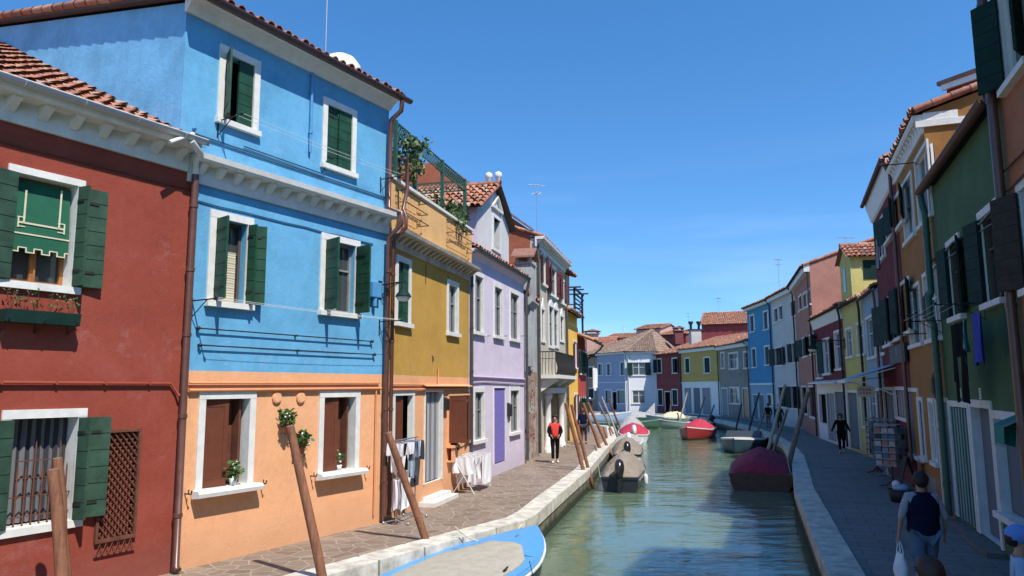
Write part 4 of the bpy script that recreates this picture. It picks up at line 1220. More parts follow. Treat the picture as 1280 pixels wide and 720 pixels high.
H.pipe([(H.L-.1, -.1, 6.8), (H.L-.1, -.1, .1)], .07, 'white_frame')
H.part('cornice', MB().box(0, -.3, 6.8, H.L+.3, 0, 7.0), 'white_frame')
HC = H
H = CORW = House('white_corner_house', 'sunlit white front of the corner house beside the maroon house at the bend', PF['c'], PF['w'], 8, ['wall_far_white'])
H.window((791, 469), (806, 453), sw=.14, sill=.05, sh=[('L', 150, 'dark_green_shutter'), ('R', 150, 'dark_green_shutter')]); H.window((791, 504), (806, 488), sw=.14, sill=.05)
H.walls([(0, 6.95, 0)], 6.95)
H.part('cornice', MB().box(0, -.3, 6.8, H.L, 0, 7.0), 'white_frame')
H.pipe([(.25, -.1, 6.8), (.25, -.1, .1)], .07, 'white_frame')
# hipped roof over both fronts (one roof, belongs to the corner house)
apex = at(815, 412, 93.5)
pts = [HC.w(-.2, -.4, 7.0), HC.w(HC.L+.3, -.45, 7.0), CORW.w(CORW.L+.1, -.4, 7.0)]
mb = MB()
def hip(mb, p, q, ap):
    p, q, ap = Vector(p), Vector(q), Vector(ap)
    U = (q-p).normalized(); h = (ap-p)-U*(ap-p).dot(U); lv = h.length; V = h.normalized(); lu = (q-p).length; xa_ = (ap-p).dot(U)
    x_lo, x_hi = min(0, xa_), max(lu, xa_)
    def keep(cu, cv):
        cu += x_lo
        f = cv/lv
        return xa_*f-.12 <= cu <= lu+(xa_-lu)*f+.12
    tile_plane(mb, p+U*x_lo, U, V, x_hi-x_lo, lv, keep, .24, .42, 3)
hip(mb, pts[0], pts[1], apex); hip(mb, pts[1], pts[2], apex); hip(mb, pts[2], Vector((22, 96, 7.0)), apex); hip(mb, Vector((8.5, 101, 7.0)), pts[0], apex)
o = mb.build('roof', TILE_OLD+[M('dark_board')]); o.parent = CORW.root; o.matrix_parent_inverse = CORW.inv.copy()
ridge = MB(); ridge_tiles(ridge, pts[1], apex, .14); o2 = ridge.build('ridge_cap', TILE_OLD); o2.parent = o

def farhouse(nm, label, a, b_, ze, mats, wins, pitch=17, rmats=None, bands=None, side0=.0, side1=.0, D=8, ov=.35, gut='grey_pipe'):
    H = House(nm, label, PF[a], PF[b_], D, mats)
    for w_ in wins:
        H.window(w_[0], w_[1], **(w_[2] if len(w_) > 2 else dict(sw=.13, sill=.04, bars=False)))
    H.walls(bands or [(0, ze, 0)], ze)
    H.roof(ze, pitch, ov=ov, side0=side0, side1=side1, mats=rmats or TILE, back=True)
    if gut: H.gutter(ze-.02, -ov-.08, gut, .07); H.pipe([(H.L-.12, -ov-.05, ze-.1), (H.L-.1, -.12, ze-.5), (H.L-.1, -.12, .1)], .05, gut)
    return H
sw = dict(sw=.14, sill=.04, bars=False)
H = farhouse('maroon_house', 'small dark maroon house between the white corner house and the yellow shopfront', 'w', 'm', 6.6, ['wall_far_maroon'],
    [((822, 466), (826.5, 449), dict(sill=.04, glass=None, sh=[('L', 150, 'dark_green_shutter'), ('R', 0, 'dark_green_shutter', {'y': .03})])), ((841, 466), (846, 448), dict(sill=.04, glass=None, sh=[('L', 0, 'dark_green_shutter', {'y': .03}), ('R', 150, 'dark_green_shutter')])), ((823, 506), (828, 487.5), GS), ((841, 506), (846.5, 487.5), GS), ((832, 514), (838, 490), dict(name='door', glass=None, sw=.1))])
H = farhouse('yellow_shop_house', 'mustard yellow upper floor over a white shopfront on the far quay', 'm', 'y', 6.9, ['wall_far_white', 'wall_far_yellow'],
    [((857, 466), (861.5, 448), GS), ((881, 466), (887, 447), GS), ((857, 517), (864, 485), dict(name='door', glass='net_curtain', sw=.12)), ((868, 517), (875, 485), dict(name='door', glass='grey_panel', sw=.12)), ((879, 518), (888, 485), dict(name='door', glass='net_curtain', sw=.12))], bands=[(0, 3.3, 0), (3.3, 6.9, 1)])
H.part('cornice', MB().box(0, -.3, 6.5, H.L, -.002, 6.9), 'white_frame')
H.part('string_course', MB().box(0, -.08, 3.25, H.L, -.002, 3.4), 'white_frame')
H = FST = farhouse('grey_stone_house', 'grey brown bare stone house with white windows left of the bright blue canal house', 'y', 's', 6.8, ['wall_far_stone', 'wall_far_white'],
    [((902, 460), (905, 441), dict(sw=.12, casement='white_frame')), ((912, 461), (922, 441), dict(sw=.12)), ((930.5, 460), (935, 440), dict(sw=.12)), ((904, 520), (909, 486), dict(name='door', sw=.12, glass='net_curtain')), ((913, 504), (924, 485), dict(sw=.12)), ((930, 524), (935, 486), dict(name='door', sw=.12, glass='wood_varnish'))], pitch=19)
H.part('cornice', MB().box(0, -.3, 6.4, H.L, -.002, 6.8), 'white_frame')
# blue, white and salmon three storey row
plaster('wall_canal_blue', (.075, .27, .46), .1, .1)
plaster('wall_canal_white', (.55, .54, .51), .08, .2)
plaster('wall_salmon', (.42, .20, .15), .12, .2)
plaster('wall_plum', (.16, .026, .034), .12, .1)
plaster('wall_pale_yellow', (.56, .50, .18), .1, .15)
plaster('wall_light_blue', (.27, .38, .48), .1, .15)
plaster('wall_dark_green', (.075, .135, .065), .12, .12)
plaster('wall_brown_ochre', (.34, .165, .05), .12, .15)
plaster('wall_orange_brown', (.40, .155, .075), .1, .12)
DS = lambda a=172, m='dark_green_shutter': [('L', a, m), ('R', a, m)]
H = RB1 = farhouse('canal_blue_house', 'sky blue three storey house in shade on the right bank past the white house', 's', 'r1', 9.7, ['wall_light_blue', 'wall_canal_blue'],
    [((938.5, 415), (942.5, 394)), ((955.5, 412), (960, 389)), ((941, 459), (944.5, 436)), ((957, 456), (961.5, 433)), ((943, 523), (947, 494), dict(name='door', sw=.1, glass='grey_panel')), ((950, 523), (955, 494), dict(name='door', sw=.1, glass='grey_panel')), ((960, 507), (966, 494))], pitch=14, bands=[(0, 3.0, 0), (3.0, 9.7, 1)], gut='cable_black', side0=.2)
H.part('cornice', MB().box(0, -.32, 9.4, H.L, -.002, 9.75), 'white_frame')
H.part('string_course', MB().box(0, -.06, 3.0, H.L, -.002, 3.15), 'white_frame')
H = RB2 = farhouse('canal_white_house', 'off white three storey house between the sky blue and the salmon houses', 'r1', 'r2', 9.75, ['wall_canal_white'],
    [((968.5, 403), (972, 385)), ((974.5, 400), (978, 382)), ((989.5, 396), (994.5, 375), dict(glass=None, sill=.04, sh=[('L', 0, 'dark_green_shutter', {'y': .03}), ('R', 0, 'dark_green_shutter', {'y': .03})])), ((969.5, 457), (977, 434), dict(sw=.1, sh=DS(), glass=None)), ((991, 453), (996.5, 428), dict(sw=.1, sh=DS(), glass=None)), ((974, 508), (983, 484), dict(glass=None, sw=.1)), ((990, 510), (996, 483), dict(glass=None, sw=.1, sh=DS()))], pitch=14, gut='cable_black')
H.part('cornice', MB().box(0, -.32, 9.4, H.L, -.002, 9.8), 'white_frame')
H = RB3 = farhouse('salmon_house', 'salmon pink three storey house with tall plain gable end and green shutters', 'r2', 'r3', 9.8, ['wall_salmon'],
    [((999.5, 389), (1002, 369)), ((1005, 386), (1007.5, 366)), ((1010, 383), (1013, 362)), ((1004, 446), (1008.5, 421), dict(sw=.1, sh=DS(170), glass=None)), ((1013, 443), (1017, 418), dict(sw=.1, sh=DS(170), glass=None)), ((1004, 516), (1008, 484), dict(glass=None, sw=.1)), ((1013, 520), (1018, 484), dict(glass=None, sw=.1))], pitch=19, ov=.35, side1=.05, gut='cable_black', D=11)
H.part('cornice', MB().box(0, -.32, 9.4, H.L, -.002, 9.85), 'white_frame')
antenna(RB2.w(2, 2, 10), 1.8, 'small antenna on the roof of the off white canal house', 'yagi', 1.0, .9)
antenna(RB1.w(3, 2, 10), 3.6, 'thin tall antenna above the roof of the sky blue canal house', 'yagi', .5, .8)
antenna(RB3.w(3.0, 3, 10.5), 2.0, 'antenna on the roof of the salmon house beside its gable', 'yagi', .2, 1.2)
H = RB4 = farhouse('plum_shop_house', 'plum red house with a white ground floor shopfront below the bell street lamp', 'r3', 'r4', 6.6, ['wall_far_white', 'wall_plum'],
    [((1022.5, 472), (1026, 430), dict(sw=.12, glass='window_glass', sill=.04)), ((1031, 467), (1036.5, 424), dict(sw=.12, sill=.04, sh=DS(172))), ((1046, 461), (1051.5, 414), dict(sw=.12, sill=.04)), ((1026, 528), (1033, 493), dict(glass=None, sw=.1)), ((1037, 556), (1043, 492), dict(name='door', sw=.12, glass='net_curtain')), ((1047, 548), (1055, 490), dict(name='door', sw=.12, glass='grey_panel'))], pitch=15, bands=[(0, 3.0, 0), (3.0, 6.6, 1)], gut='cable_black', ov=.14)
H.part('cornice', MB().prism([(0, 6.0), (-.14, 6.5), (-.14, 6.6), (0, 6.6)], 0, H.L), 'white_frame')
mb = MB(); zc = H.loc(1040, 475)[1]; mb.prism([(0, zc), (-.5, zc-.12), (-.5, zc-.18), (0, zc-.1)], .2, H.L-.2); H.part('shop_ledge', mb, 'white_stone')
H = RB5 = farhouse('pale_yellow_house', 'pale lemon yellow house with a tiled top storey set back above its roof', 'r4', 'r5', 6.5, ['wall_pale_yellow'],
    [((1060, 446), (1065, 411), dict(sw=.12, sill=.04)), ((1074, 443), (1079.5, 404), dict(sw=.12, sill=.04)), ((1064.5, 565), (1071.5, 491), dict(name='door', sw=.12, glass='grey_panel')), ((1079, 532), (1084, 496), dict(sw=.12))], pitch=18, gut='cable_black', ov=.10, D=9)
# set-back top storey
def topstorey(H, x0, x1, y0, y1, z0, z1, wall, pitch, wins=(), nm='top_storey'):
    mb = MB(); 
    mb.quad((x0, y0, z0), (x1, y0, z0), (x1, y0, z1), (x0, y0, z1)); mb.quad((x0, y1, z0), (x1, y1, z0), (x1, y1, z1), (x0, y1, z1))
    t_ = math.tan(R(pitch)); yr = (y0+y1)/2; zr = z1+(yr-y0)*t_
    for x in (x0, x1): mb.poly([(x, y0, z0), (x, y1, z0), (x, y1, z1), (x, yr, zr), (x, y0, z1)])
    top = H.part(nm, mb, wall)
    mb = MB(); lv = (yr-y0+.3)*math.hypot(1, t_)
    tile_plane(mb, (x0-.2, y0-.3, z1-.3*t_+.04), (1, 0, 0), (0, 1, t_), x1-x0+.4, lv)
    tile_plane(mb, (x0-.2, y1+.3, z1-.3*t_+.04), (1, 0, 0), (0, -1, t_), x1-x0+.4, lv)
    ridge_tiles(mb, (x0-.2, yr, zr+.07), (x1+.2, yr, zr+.07))
    mb.build(nm+'_roof', TILE+[M('dark_board')], top)
    for (ax_, a, b_, c, d) in wins:
        mb = MB()
        if ax_ == 'x1': mb.box(x1-.02, a, b_, x1+.02, c, d, 0); mb.box(x1+.02, a-.1, b_-.1, x1+.04, a, d+.1, 1); mb.box(x1+.02, c, b_-.1, x1+.04, c+.1, d+.1, 1); mb.box(x1+.02, a, d, x1+.04, c, d+.1, 1); mb.box(x1+.02, a, b_-.1, x1+.04, c, b_, 1)
        else: mb.box(a, y0-.02, b_, c, y0+.02, d, 0); mb.box(a-.1, y0-.04, b_-.1, a, y0-.02, d+.1, 1); mb.box(c, y0-.04, b_-.1, c+.1, y0-.02, d+.1, 1); mb.box(a, y0-.04, d, c, y0-.02, d+.1, 1)
        mb.build('window', ['dark_green_shutter', 'white_frame'], top)
    return top
mb = MB(); xs1, ys0, zs1 = 2.2, .03, 8.55; zrd = 9.15
mb.poly([(0, ys0, 6.5), (xs1, ys0, 6.5), (xs1, ys0, zs1), (xs1/2, ys0, zrd), (0, ys0, zs1)]); mb.poly([(0, 6, 6.5), (xs1, 6, 6.5), (xs1, 6, zs1), (xs1/2, 6, zrd), (0, 6, zs1)])
for x in (0, xs1): mb.quad((x, ys0, 6.5), (x, 6, 6.5), (x, 6, zs1), (x, ys0, zs1))
top = RB5.part('top_storey', mb, 'wall_pale_yellow')
mb = MB(); tt = (zrd-zs1)/(xs1/2); lv = (xs1/2+.2)*math.hypot(1, tt)
tile_plane(mb, (xs1+.2, -.15, zs1-.2*tt+.03), (0, 1, 0), (-1, 0, tt), 6.2, lv); tile_plane(mb, (-.2, -.15, zs1-.2*tt+.03), (0, 1, 0), (1, 0, tt), 6.2, lv)
ridge_tiles(mb, (xs1/2, -.15, zrd+.08), (xs1/2, 6, zrd+.08)); mb.build('top_storey_roof', TILE+[M('dark_board')], top)
mb = MB(); mb.box(.75, ys0-.02, 7.1, 1.15, ys0+.01, 8.2); mb.build('window', 'window_glass', top)
mb = MB(); mb.box(xs1-.01, .55, 7.5, xs1+.03, 1.5, 8.35); mb.build('shutter', 'dark_green_shutter', top)
H = RB6 = farhouse('light_blue_house', 'narrow light blue house between the lemon yellow and the tall plum houses', 'r5', 'r6', 6.4, ['wall_light_blue'],
    [((1086, 447), (1092.5, 395), dict(sw=.12)), ((1096, 443), (1102.5, 386), dict(sw=.12)), ((1090, 533), (1095, 487), dict(sw=.12)), ((1099, 540), (1104, 489), dict(sw=.12, glass='grey_panel'))], pitch=16, gut='brown_pipe', ov=.10)
H = RB7 = farhouse('tall_plum_house', 'tall plum red house with a broad white eave soffit and dark shutters', 'r6', 'r7', 9.45, ['wall_plum', 'wall_plum'],
    [((1100, 328), (1104, 272), dict(sw=.11, sill=.04)), ((1109, 304), (1116, 254), dict(sw=.11, sill=.04, sh=DS(168))), ((1121, 289), (1128, 236), dict(sw=.11, sill=.04, sh=DS(168))),
     ((1107, 432), (1112, 374), dict(sw=.11, sill=.04, sh=DS(168))), ((1117.5, 425), (1123.5, 363), dict(sw=.11, sill=.04, sh=DS(168))), ((1130, 417), (1136, 350), dict(sw=.11, sill=.04, sh=DS(168))),
     ((1110, 560), (1117, 488), dict(name='door', sw=.11, glass='grey_panel')), ((1122, 520), (1132, 488), dict(sw=.11, glass='net_curtain')), ((1139, 566), (1147, 490), dict(sw=.11, glass='grey_panel'))], pitch=17, gut='brown_pipe', ov=.24)
H.part('cornice', MB().prism([(-.002, 8.75), (-.06, 8.8), (-.22, 9.35), (-.22, 9.44), (-.002, 9.44)], 0, H.L), 'white_frame')
x0, z0, x1, z1 = H.rect((1114, 456), (1131, 428), -.1)
t = thing('hanging_notice_board', 'dark notice board with pale panel and rows of marks below the plum house shutters', 'sign', H.w((x0+x1)/2, -.1, z0), H.ang)
w_ = (x1-x0)/2; h_ = z1-z0
mb = MB(); mb.box(-w_, -.03, 0, w_, .03, h_); mb.build('board', 'cable_black', t)
mb = MB(); mb.box(-.1, -.035, h_*.42, .12, -.031, h_*.9); mb.build('pale_panel', 'cloth_grey', t)
mb = MB()
for r in range(3):
    n = 5+r
    for c in range(n): mb.box(-w_*.7+c*w_*1.4/n, -.035, h_*(.30-.1*r), -w_*.7+(c+.6)*w_*1.4/n, -.031, h_*(.33-.1*r))
mb.tube([(-w_*.6+.06*math.cos(a), -.033, h_*.65+.06*math.sin(a)) for a in [k*PI/6 for k in range(13)]], .008, 4)
mb.build('lettering', 'cloth_grey', t)
# awning over the souvenir shop
x0 = RB6.loc(1083, 480)[0]
t = thing('shop_awning', 'pale blue sloping shop awning over the postcard racks', 'awning', RB7.w(-.7, 0, 0), RB7.ang)
zt_, zf = RB7.loc(1125, 463)[1], RB7.loc(1120, 470, -1.4)[1]
La = RB7.L*.93
mb = MB(); n = 16
mb.extrude([(0, -.02, zt_+.2), (La*.72, -.02, zt_+.2), (La*.72, -1.45, zt_-.28), (0, -1.45, zt_-.28)], (0, 0, .03)); mb.build('canvas', 'awning_blue', t)
mb = MB(); mb.box(0, -1.5, zt_-.36, La*.72, -1.45, zt_-.25)
for x in (0, La*.72): mb.tube([(x, -.02, zt_+.1), (x, -1.45, zt_-.30)], .02, 5); mb.tube([(x, -.02, zt_-.8), (x, -.9, zt_-.35), (x, -1.45, zt_-.33)], .018, 5)
mb.build('frame', 'white_frame', t)
p = at(1082.5, 496, 25.6)
t = thing('box_sign', 'small white box sign with faded pink lettering hanging from the pale blue awning', 'sign', p, RB7.ang)
mb = MB(); mb.box(-.0, -.28, 0, .1, .28, .36)
mb.build('sign_box', 'white_frame', t)
mb = MB()
for r in range(2):
    for c in range(4): mb.box(.101, -.2+c*.1, .09+r*.12, .106, -.14+c*.1, .16+r*.12); mb.box(-.006, -.2+c*.1, .09+r*.12, -.001, -.14+c*.1, .16+r*.12)
mb.build('lettering', 'cloth_pink', t)
mb = MB(); mb.tube([(.05, .0, .36), (.05, 0, .7)], .012, 5); mb.tube([(.05, 0, .6), (.05, .9, .7)], .012, 5); mb.build('hanger', 'iron', t)

H = RB8 = House('brown_ochre_house', 'tall brown ochre house with white dentilled eave just before the dark green house', PF['r7'], PF['r8'], 9, ['wall_brown_ochre', 'white_stone'])
for a, b_, k in (((1133, 304), (1139, 218), {}), ((1151, 283), (1159, 180), {}), ((1140, 432), (1149, 356), {}), ((1161, 425), (1170, 336), {}), ((1153, 570), (1152.8, 501), dict(rd=.07)), ((1167.5, 576), (1167.2, 503), dict(rd=.07))):
    H.window(a, b_, sw=.10, sill=.03, reveal=1, casement='white_frame', panemat='window_glass', **k)
H.window((1182, 637), (1184, 503), sw=.1, reveal=1, name='door', glass='grey_panel', rd=.07)
H.walls([(0, 9.1, 0)], 9.1)
H.cornice(8.62, 9.06, out=.17, dent=.34)
H.roof(9.1, 17, ov=.20, side1=.12)
H.part('return_cornice', MB().box(H.L, -.17, 8.75, H.L+.06, .9, 8.9).box(H.L, .0, 8.9, H.L+.03, .7, 9.08), 'white_stone')
mb = MB(); q = H.rect((1162, 633), (1171, 600)); mb.box(q[0], -.02, q[1], q[2], -.002, q[3]); H.part('wall_vent', mb, 'aluminium')
zz = H.loc(1150, 290)[1]
for u, v in ((1149, 383), (1150, 417)):
    pass
for (u, v, lb) in ((1145, 203, 'short iron rod bracket beside the top window of the brown ochre house'), (1165, 393, 'long iron clothes bracket at the middle window of the brown ochre house'), (1160, 417, 'long iron clothes bracket just under the middle window sills of the brown ochre house')):
    x, z = H.loc(u, v); mb = MB(); mb.tube([(0, 0, 0), (0, -.8, 0)], .014, 5); mb.box(-.02, -.01, -.06, .02, 0, .06); mb.ball((0, -.8, .02), .025, 0, 6)
    o = mb.build('clothes_bracket', 'iron'); o.matrix_world = H.mw @ Matrix.Translation((x, 0, z)); tag(o, lb, 'bracket')

H = GRN = House('dark_green_house', 'dark green house with striped door curtain and laundry hanging below its shutters', PF['r8'], PF['r9'], 9, ['wall_dark_green', 'white_stone'])
gA0, gA1 = H.loc(1184, 299), H.loc(1199, 297); gB0, gB1 = H.loc(1225, 272), H.loc(1246, 254); sB0, sB1 = H.loc(1234, 384), H.loc(1258, 372)
wA = H.window(None, None, raw=(1.47, 4.22, 2.45, 5.68), sw=.11, sill=.05, reveal=0, casement='dark_board', sh=[('L', 172, 'dark_green_shutter', {'w': .5}), ('R', 166, 'dark_green_shutter', {'w': .5})], jamb=False)
wB = H.window(None, None, raw=(sB0[0]+.1, 4.22, sB1[0]-.1, 5.68), sw=.13, sill=.05, reveal=0, casement='dark_board', sh=[('L', 168, 'dark_green_shutter', {'w': .5}), ('R', 168, 'dark_green_shutter', {'w': .5})], jamb=False)
dA = H.window((1200, 652), (1210, 510), sw=.12, reveal=1, name='door', glass='striped_curtain', rd=.07)
dB = H.window((1229, 676), (1238, 511), sw=.14, reveal=1, name='door', glass='grey_panel', rd=.2); qB = H.last
dC = H.window((1254, 640), (1277, 528), sw=.14, sill=.06, reveal=1, glass='grey_panel', rd=.2, raw=None)
H.walls([(0, 7.2, 0)], 7.2)
H.roof(7.22, 17, ov=.10)
H.gutter(7.24, -.20, 'brown_pipe', .10, x1=H.L-.02)
H.pipe([(.1, -.2, 7.14), (.12, -.18, 6.9), (.12, -.14, 6.7), (.12, -.14, 4.9), (.12, -.2, 4.8), (.12, -.2, 4.4), (.12, -.14, 4.2), (.12, -.14, .1)], .07, 'green_pipe')
H.pipe([(-.12, -.1, 5.0), (-.22, -.24, 4.8), (-.22, -.24, 4.4), (-.12, -.12, 4.2), (-.12, -.12, 3.2), (-.26, -.18, 3.0), (-.26, -.18, 2.7), (-.1, -.12, 2.5), (-.1, -.12, .1)], .055, 'grey_pipe')
mb = MB(); x = qB; mb.box(x[0]-.3, -.3, 0, x[2]+.25, -.002, .09); mb.box(.9-.3, -.2, 0, 2.0, -.002, .08); H.part('doorstep', mb, 'dark_step')
mb = MB(); 
mb.tube([(i*.55, -.05, 5.62+.05*math.sin(i*2.1)) for i in range(12)], .022, 5); mb.tube([(i*.55, -.04, 5.45+.02*math.sin(i*1.1)) for i in range(12)], .014, 5)
H.part('cable', mb, 'grey_pipe')
for u, v, ch in ((1201, 491, '35'), (1226, 492, '33')):
    x, z = H.loc(u, v); mb = MB(); mb.box(x-.07, -.015, z-.10, x+.07, -.002, z+.10, 0)
    for k in range(3): mb.box(x-.035, -.018, z-.065+k*.055, x+.035, -.0155, z-.045+k*.055, 1)
    H.part('house_number', mb, ['white_frame', 'cable_black'])

H = ORB = House('orange_brown_house', 'orange brown house with dark shutters at the right edge of the picture', PF['r9'], (PF['r9'][0]-.344*15, PF['r9'][1]-.939*15), 9, ['wall_orange_brown', 'white_stone'])  # unseen length added to throw shade over the near quay
q1 = H.rect((1258, 110), (1300, -40)); 
H.window(None, None, raw=(.50, 7.2, 1.45, 8.6), sw=.14, sill=.06, reveal=1, sh=[('L', 140, 'dark_green_shutter', {'w': .40}), ('R', 150, 'dark_green_shutter', {'w': .46})])
H.window(None, None, raw=(.56, 4.2, 1.5, 5.6), sw=.14, sill=.06, reveal=1, sh=[('L', 155, 'grey_brown_shutter', {'w': .5}), ('R', 150, 'grey_brown_shutter', {'w': .5})])
H.window(None, None, raw=(.6, 1.1, 1.6, 2.5), sw=.14, sill=.06, reveal=1)
H.window(None, None, raw=(3.2, 3.75, 4.1, 5.2), sw=.14, sill=.06, reveal=1, sh=DS(172))
H.walls([(0, 9.8, 0)], 9.8); H.cornice(9.4, 9.8, out=.3); H.roof(9.8, 20, ov=.35, side0=.2)
H.pipe([(.04, -.12, 9.5), (.04, -.12, .1)], .07, 'brown_pipe')
mb = MB(); mb.tube([(-.1, -.06, 5.75), (.4, -.06, 5.72), (3, -.06, 5.8)], .02, 5); mb.tube([(0, -.05, 6.05), (3, -.05, 6.05)], .02, 5); H.part('cable', mb, 'rust')
# red plum building rising behind the brown ochre house
pa_, pb_ = at(1184, 120, 21.5), at(1240, 120, 19.0)
H = BKP = House('rear_plum_house', 'rose plum upper storey with white eave rising behind the brown ochre roof', (pa_.x, 21.5), (pb_.x+1.5, 18.6), 6, ['wall_plum'])
zq = H.loc(1186, 103)[1]; zr_ = H.loc(1230, 88)[1]; xr_ = H.loc(1230, 88)[0]
mb = MB(); slp = (zr_-zq)/xr_; L = H.L
mb.poly([(0, 0, 0), (L, 0, 0), (L, 0, zq+slp*L), (0, 0, zq)]); mb.quad((0, 0, 0), (0, 6, 0), (0, 6, zq), (0, 0, zq)); mb.quad((L, 0, 0), (L, 6, 0), (L, 6, zq+slp*L), (L, 0, zq+slp*L)); mb.quad((0, 6, 0), (L, 6, 0), (L, 6, zq+slp*L), (0, 6, zq))
H.part('wall', mb, 'wall_plum')
mb = MB(); mb.extrude([(-.2, -.15, zq-.02), (L, -.15, zq+slp*L), (L, -.15, zq+slp*L+.12), (-.2, -.15, zq+.1)], (0, 6.2, 0)); H.part('roof', mb, 'clay_tile_d')
mb = MB(); mb.extrude([(-.1, -.1, zq-.2), (L, -.1, zq+slp*L-.2), (L, -.1, zq+slp*L-.01), (-.1, -.1, zq-.025)], (0, .097, 0)); H.part('cornice', mb, 'white_frame')
wall_lamp(RB5, .25, 4.95, 1.75, -.05, 'dark bell street lamp on a long scrolled bracket by the lemon yellow house', 1.0)
# background roofs
def backhouse(nm, label, A, B, D, ze, wall, pitch, rm, side=.2):
    H = House(nm, label, A, B, D, [wall]); H.walls([(0, ze, 0)], ze); H.roof(ze, pitch, ov=.3, side0=side, side1=side, mats=rm); return H
pa, pb = at(884, 440, 84), at(935, 440, 84)
# brown gable beyond the stone house: ridge seen lengthwise
H = BG1 = backhouse('brown_rear_house', 'dark brown house with reddish tiled roof rising behind the grey stone house', (pa.x, 86), (pb.x+.4, 84), 7, CAMH+(485-406)/925*84, 'wall_far_maroon', 24, TILE)
def chimney(loc, label, h=1.2, w=.5, kind='flat', mat='wall_canal_white', rz=0):
    t = thing('chimney', label, 'chimney', loc, rz)
    mb = MB(); mb.box(-w/2, -w/2, -1.2, w/2, w/2, h); mb.build('stack', mat, t)
    mb = MB()
    if kind == 'pots':
        for x in (-w*.4, w*.4): mb.lathe([(.14, h), (.14, h+.5), (.28, h+.75), (.28, h+.9), (0, h+.9)], (x, 0, 0), 10)
        mb.box(-w*.75, -w*.6, h-.1, w*.75, w*.6, h)
        mb.build('chimney_pot', 'cable_black', t)
    else:
        mb.box(-w*.65, -w*.65, h, w*.65, w*.65, h+.1); 
        for x in (-1, 1): mb.box(x*w*.5-.06, -w*.5, h+.1, x*w*.5+.06, w*.5, h+.35)
        mb.extrude([(-w*.75, -w*.7, h+.35), (0, -w*.7, h+.65), (w*.75, -w*.7, h+.35)], (0, w*1.4, 0)); mb.build('chimney_cap', 'clay_tile_b', t)
    return t
def lift_at(u, v, y): return at(u, v, y)
chimney(at(869, 422, 82), 'white chimney with two black pots on the yellow shop roof', .9, 1.1, 'pots')
chimney(at(740, 430, 100), 'pink chimney on the far left roofs behind the rose red house', 1.3, 1.6, 'flat', 'wall_pink')
chimney(at(848, 418, 92), 'dark red brick chimney on the corner house roof', .4, 1.0, 'flat', 'wall_far_maroon')
H = backhouse('pink_rear_house', 'pale pink house with low roof behind the hipped corner roof', (at(796, 440, 108).x, 108), (at(826, 440, 106).x, 106), 8, CAMH+(485-413)/925*107, 'wall_pink', 12, TILE)
H = backhouse('rear_tiled_house', 'low tiled house seen behind the left side of the hipped corner roof', (at(722, 440, 112).x, 113), (at(760, 440, 112).x, 111), 9, CAMH+(485-438)/925*112, 'wall_pink', 24, TILE)
H = backhouse('far_tiled_house', 'long low house with orange tiled roof on the skyline left of the pink gable', (at(756, 440, 118).x, 119), (at(798, 440, 116).x, 116), 9, CAMH+(485-424)/925*117, 'wall_pink', 12, TILE)
H = backhouse('grey_rear_house', 'low dark gabled house behind the small maroon house', (at(826, 440, 104).x, 105), (at(858, 440, 102).x, 102), 7, CAMH+(485-420)/925*103, 'wall_far_maroon', 12, TILE)
antenna(at(861, 415, 95), 2.5, 'thin antenna between the pink and brown rear houses', 'yagi', .3, .8)
antenna(at(899, 395, 88), 2.2, 'antenna standing on the brown rear house ridge', 'yagi', .9, 1.0)
antenna(at(779, 420, 112), 1.6, 'short forked antenna on the far left skyline', 'yagi', .2, .9)
# ================================================================ GROUND, QUAYS, WATER
def land(name, outline, edge, top, z=0.0):
    """outline: closed list of xy; the first len(edge) points are the water edge"""
    mb = MB(); n = len(outline)
    mb.poly([(x, y, z) for x, y in outline], 0)
    for i in range(n):
        a, b_ = outline[i], outline[(i+1) % n]
        mb.quad((*a, -2.2), (*b_, -2.2), (*b_, z-.004), (*a, z-.004), 1)
    return structure(mb, name, [top, 'quay_wall'])
def offset(pts, d):
    out = []
    for i, p in enumerate(pts):
        a = Vector(pts[max(0, i-1)]); b_ = Vector(pts[min(len(pts)-1, i+1)])
        t0 = (Vector(p)-a).normalized() if i else None
        t1 = (b_-Vector(p)).normalized() if i < len(pts)-1 else None
        t0 = t0 or t1; t1 = t1 or t0
        n0, n1 = Vector((-t0.y, t0.x)), Vector((-t1.y, t1.x)); nn = (n0+n1).normalized(); k = d/max(.5, nn.dot(n0))
        out.append((p[0]+nn.x*k, p[1]+nn.y*k))
    return out
def kerb(pts, d, name='kerb', w=.0):
    """stone coping in blocks; d>0: body to the left of the walking direction"""
    mb = MB()
    # resample in blocks ~1.1 m
    outer = offset(pts, -.035 if d > 0 else .035); inner = offset(pts, d)
    for i in range(len(pts)-1):
        a0, a1 = Vector(outer[i]), Vector(outer[i+1]); b0, b1 = Vector(inner[i]), Vector(inner[i+1])
        n = max(1, round((a1-a0).length/1.25))
        for k in range(n):
            f0, f1 = k/n+.011/n*2, (k+1)/n-.011/n*2
            p = [a0.lerp(a1, f0), a0.lerp(a1, f1), b0.lerp(b1, f1), b0.lerp(b1, f0)]
            h = .035+random.uniform(-.010, .010); c = .02
            up = [q.to_3d()+Vector((0, 0, h)) for q in p]; mid = [q.to_3d()+Vector((0, 0, h-c)) for q in p]; lo = [q.to_3d()+Vector((0, 0, -.26)) for q in p]
            cen = sum(up, Vector())/4
            up = [q+(cen-q).normalized()*c for q in up]
            mb.add(up+mid+lo, [(0, 1, 2, 3)]+[(4+j, 4+(j+1) % 4, (j+1) % 4, j) for j in range(4)]+[(8+j, 8+(j+1) % 4, 4+(j+1) % 4, 4+j) for j in range(4)]+[(11, 10, 9, 8)])
    return structure(mb, name, 'kerb_stone')
paint('kerb_stone', (.52, .49, .42), .8, .38, 3.2, bump=.5)
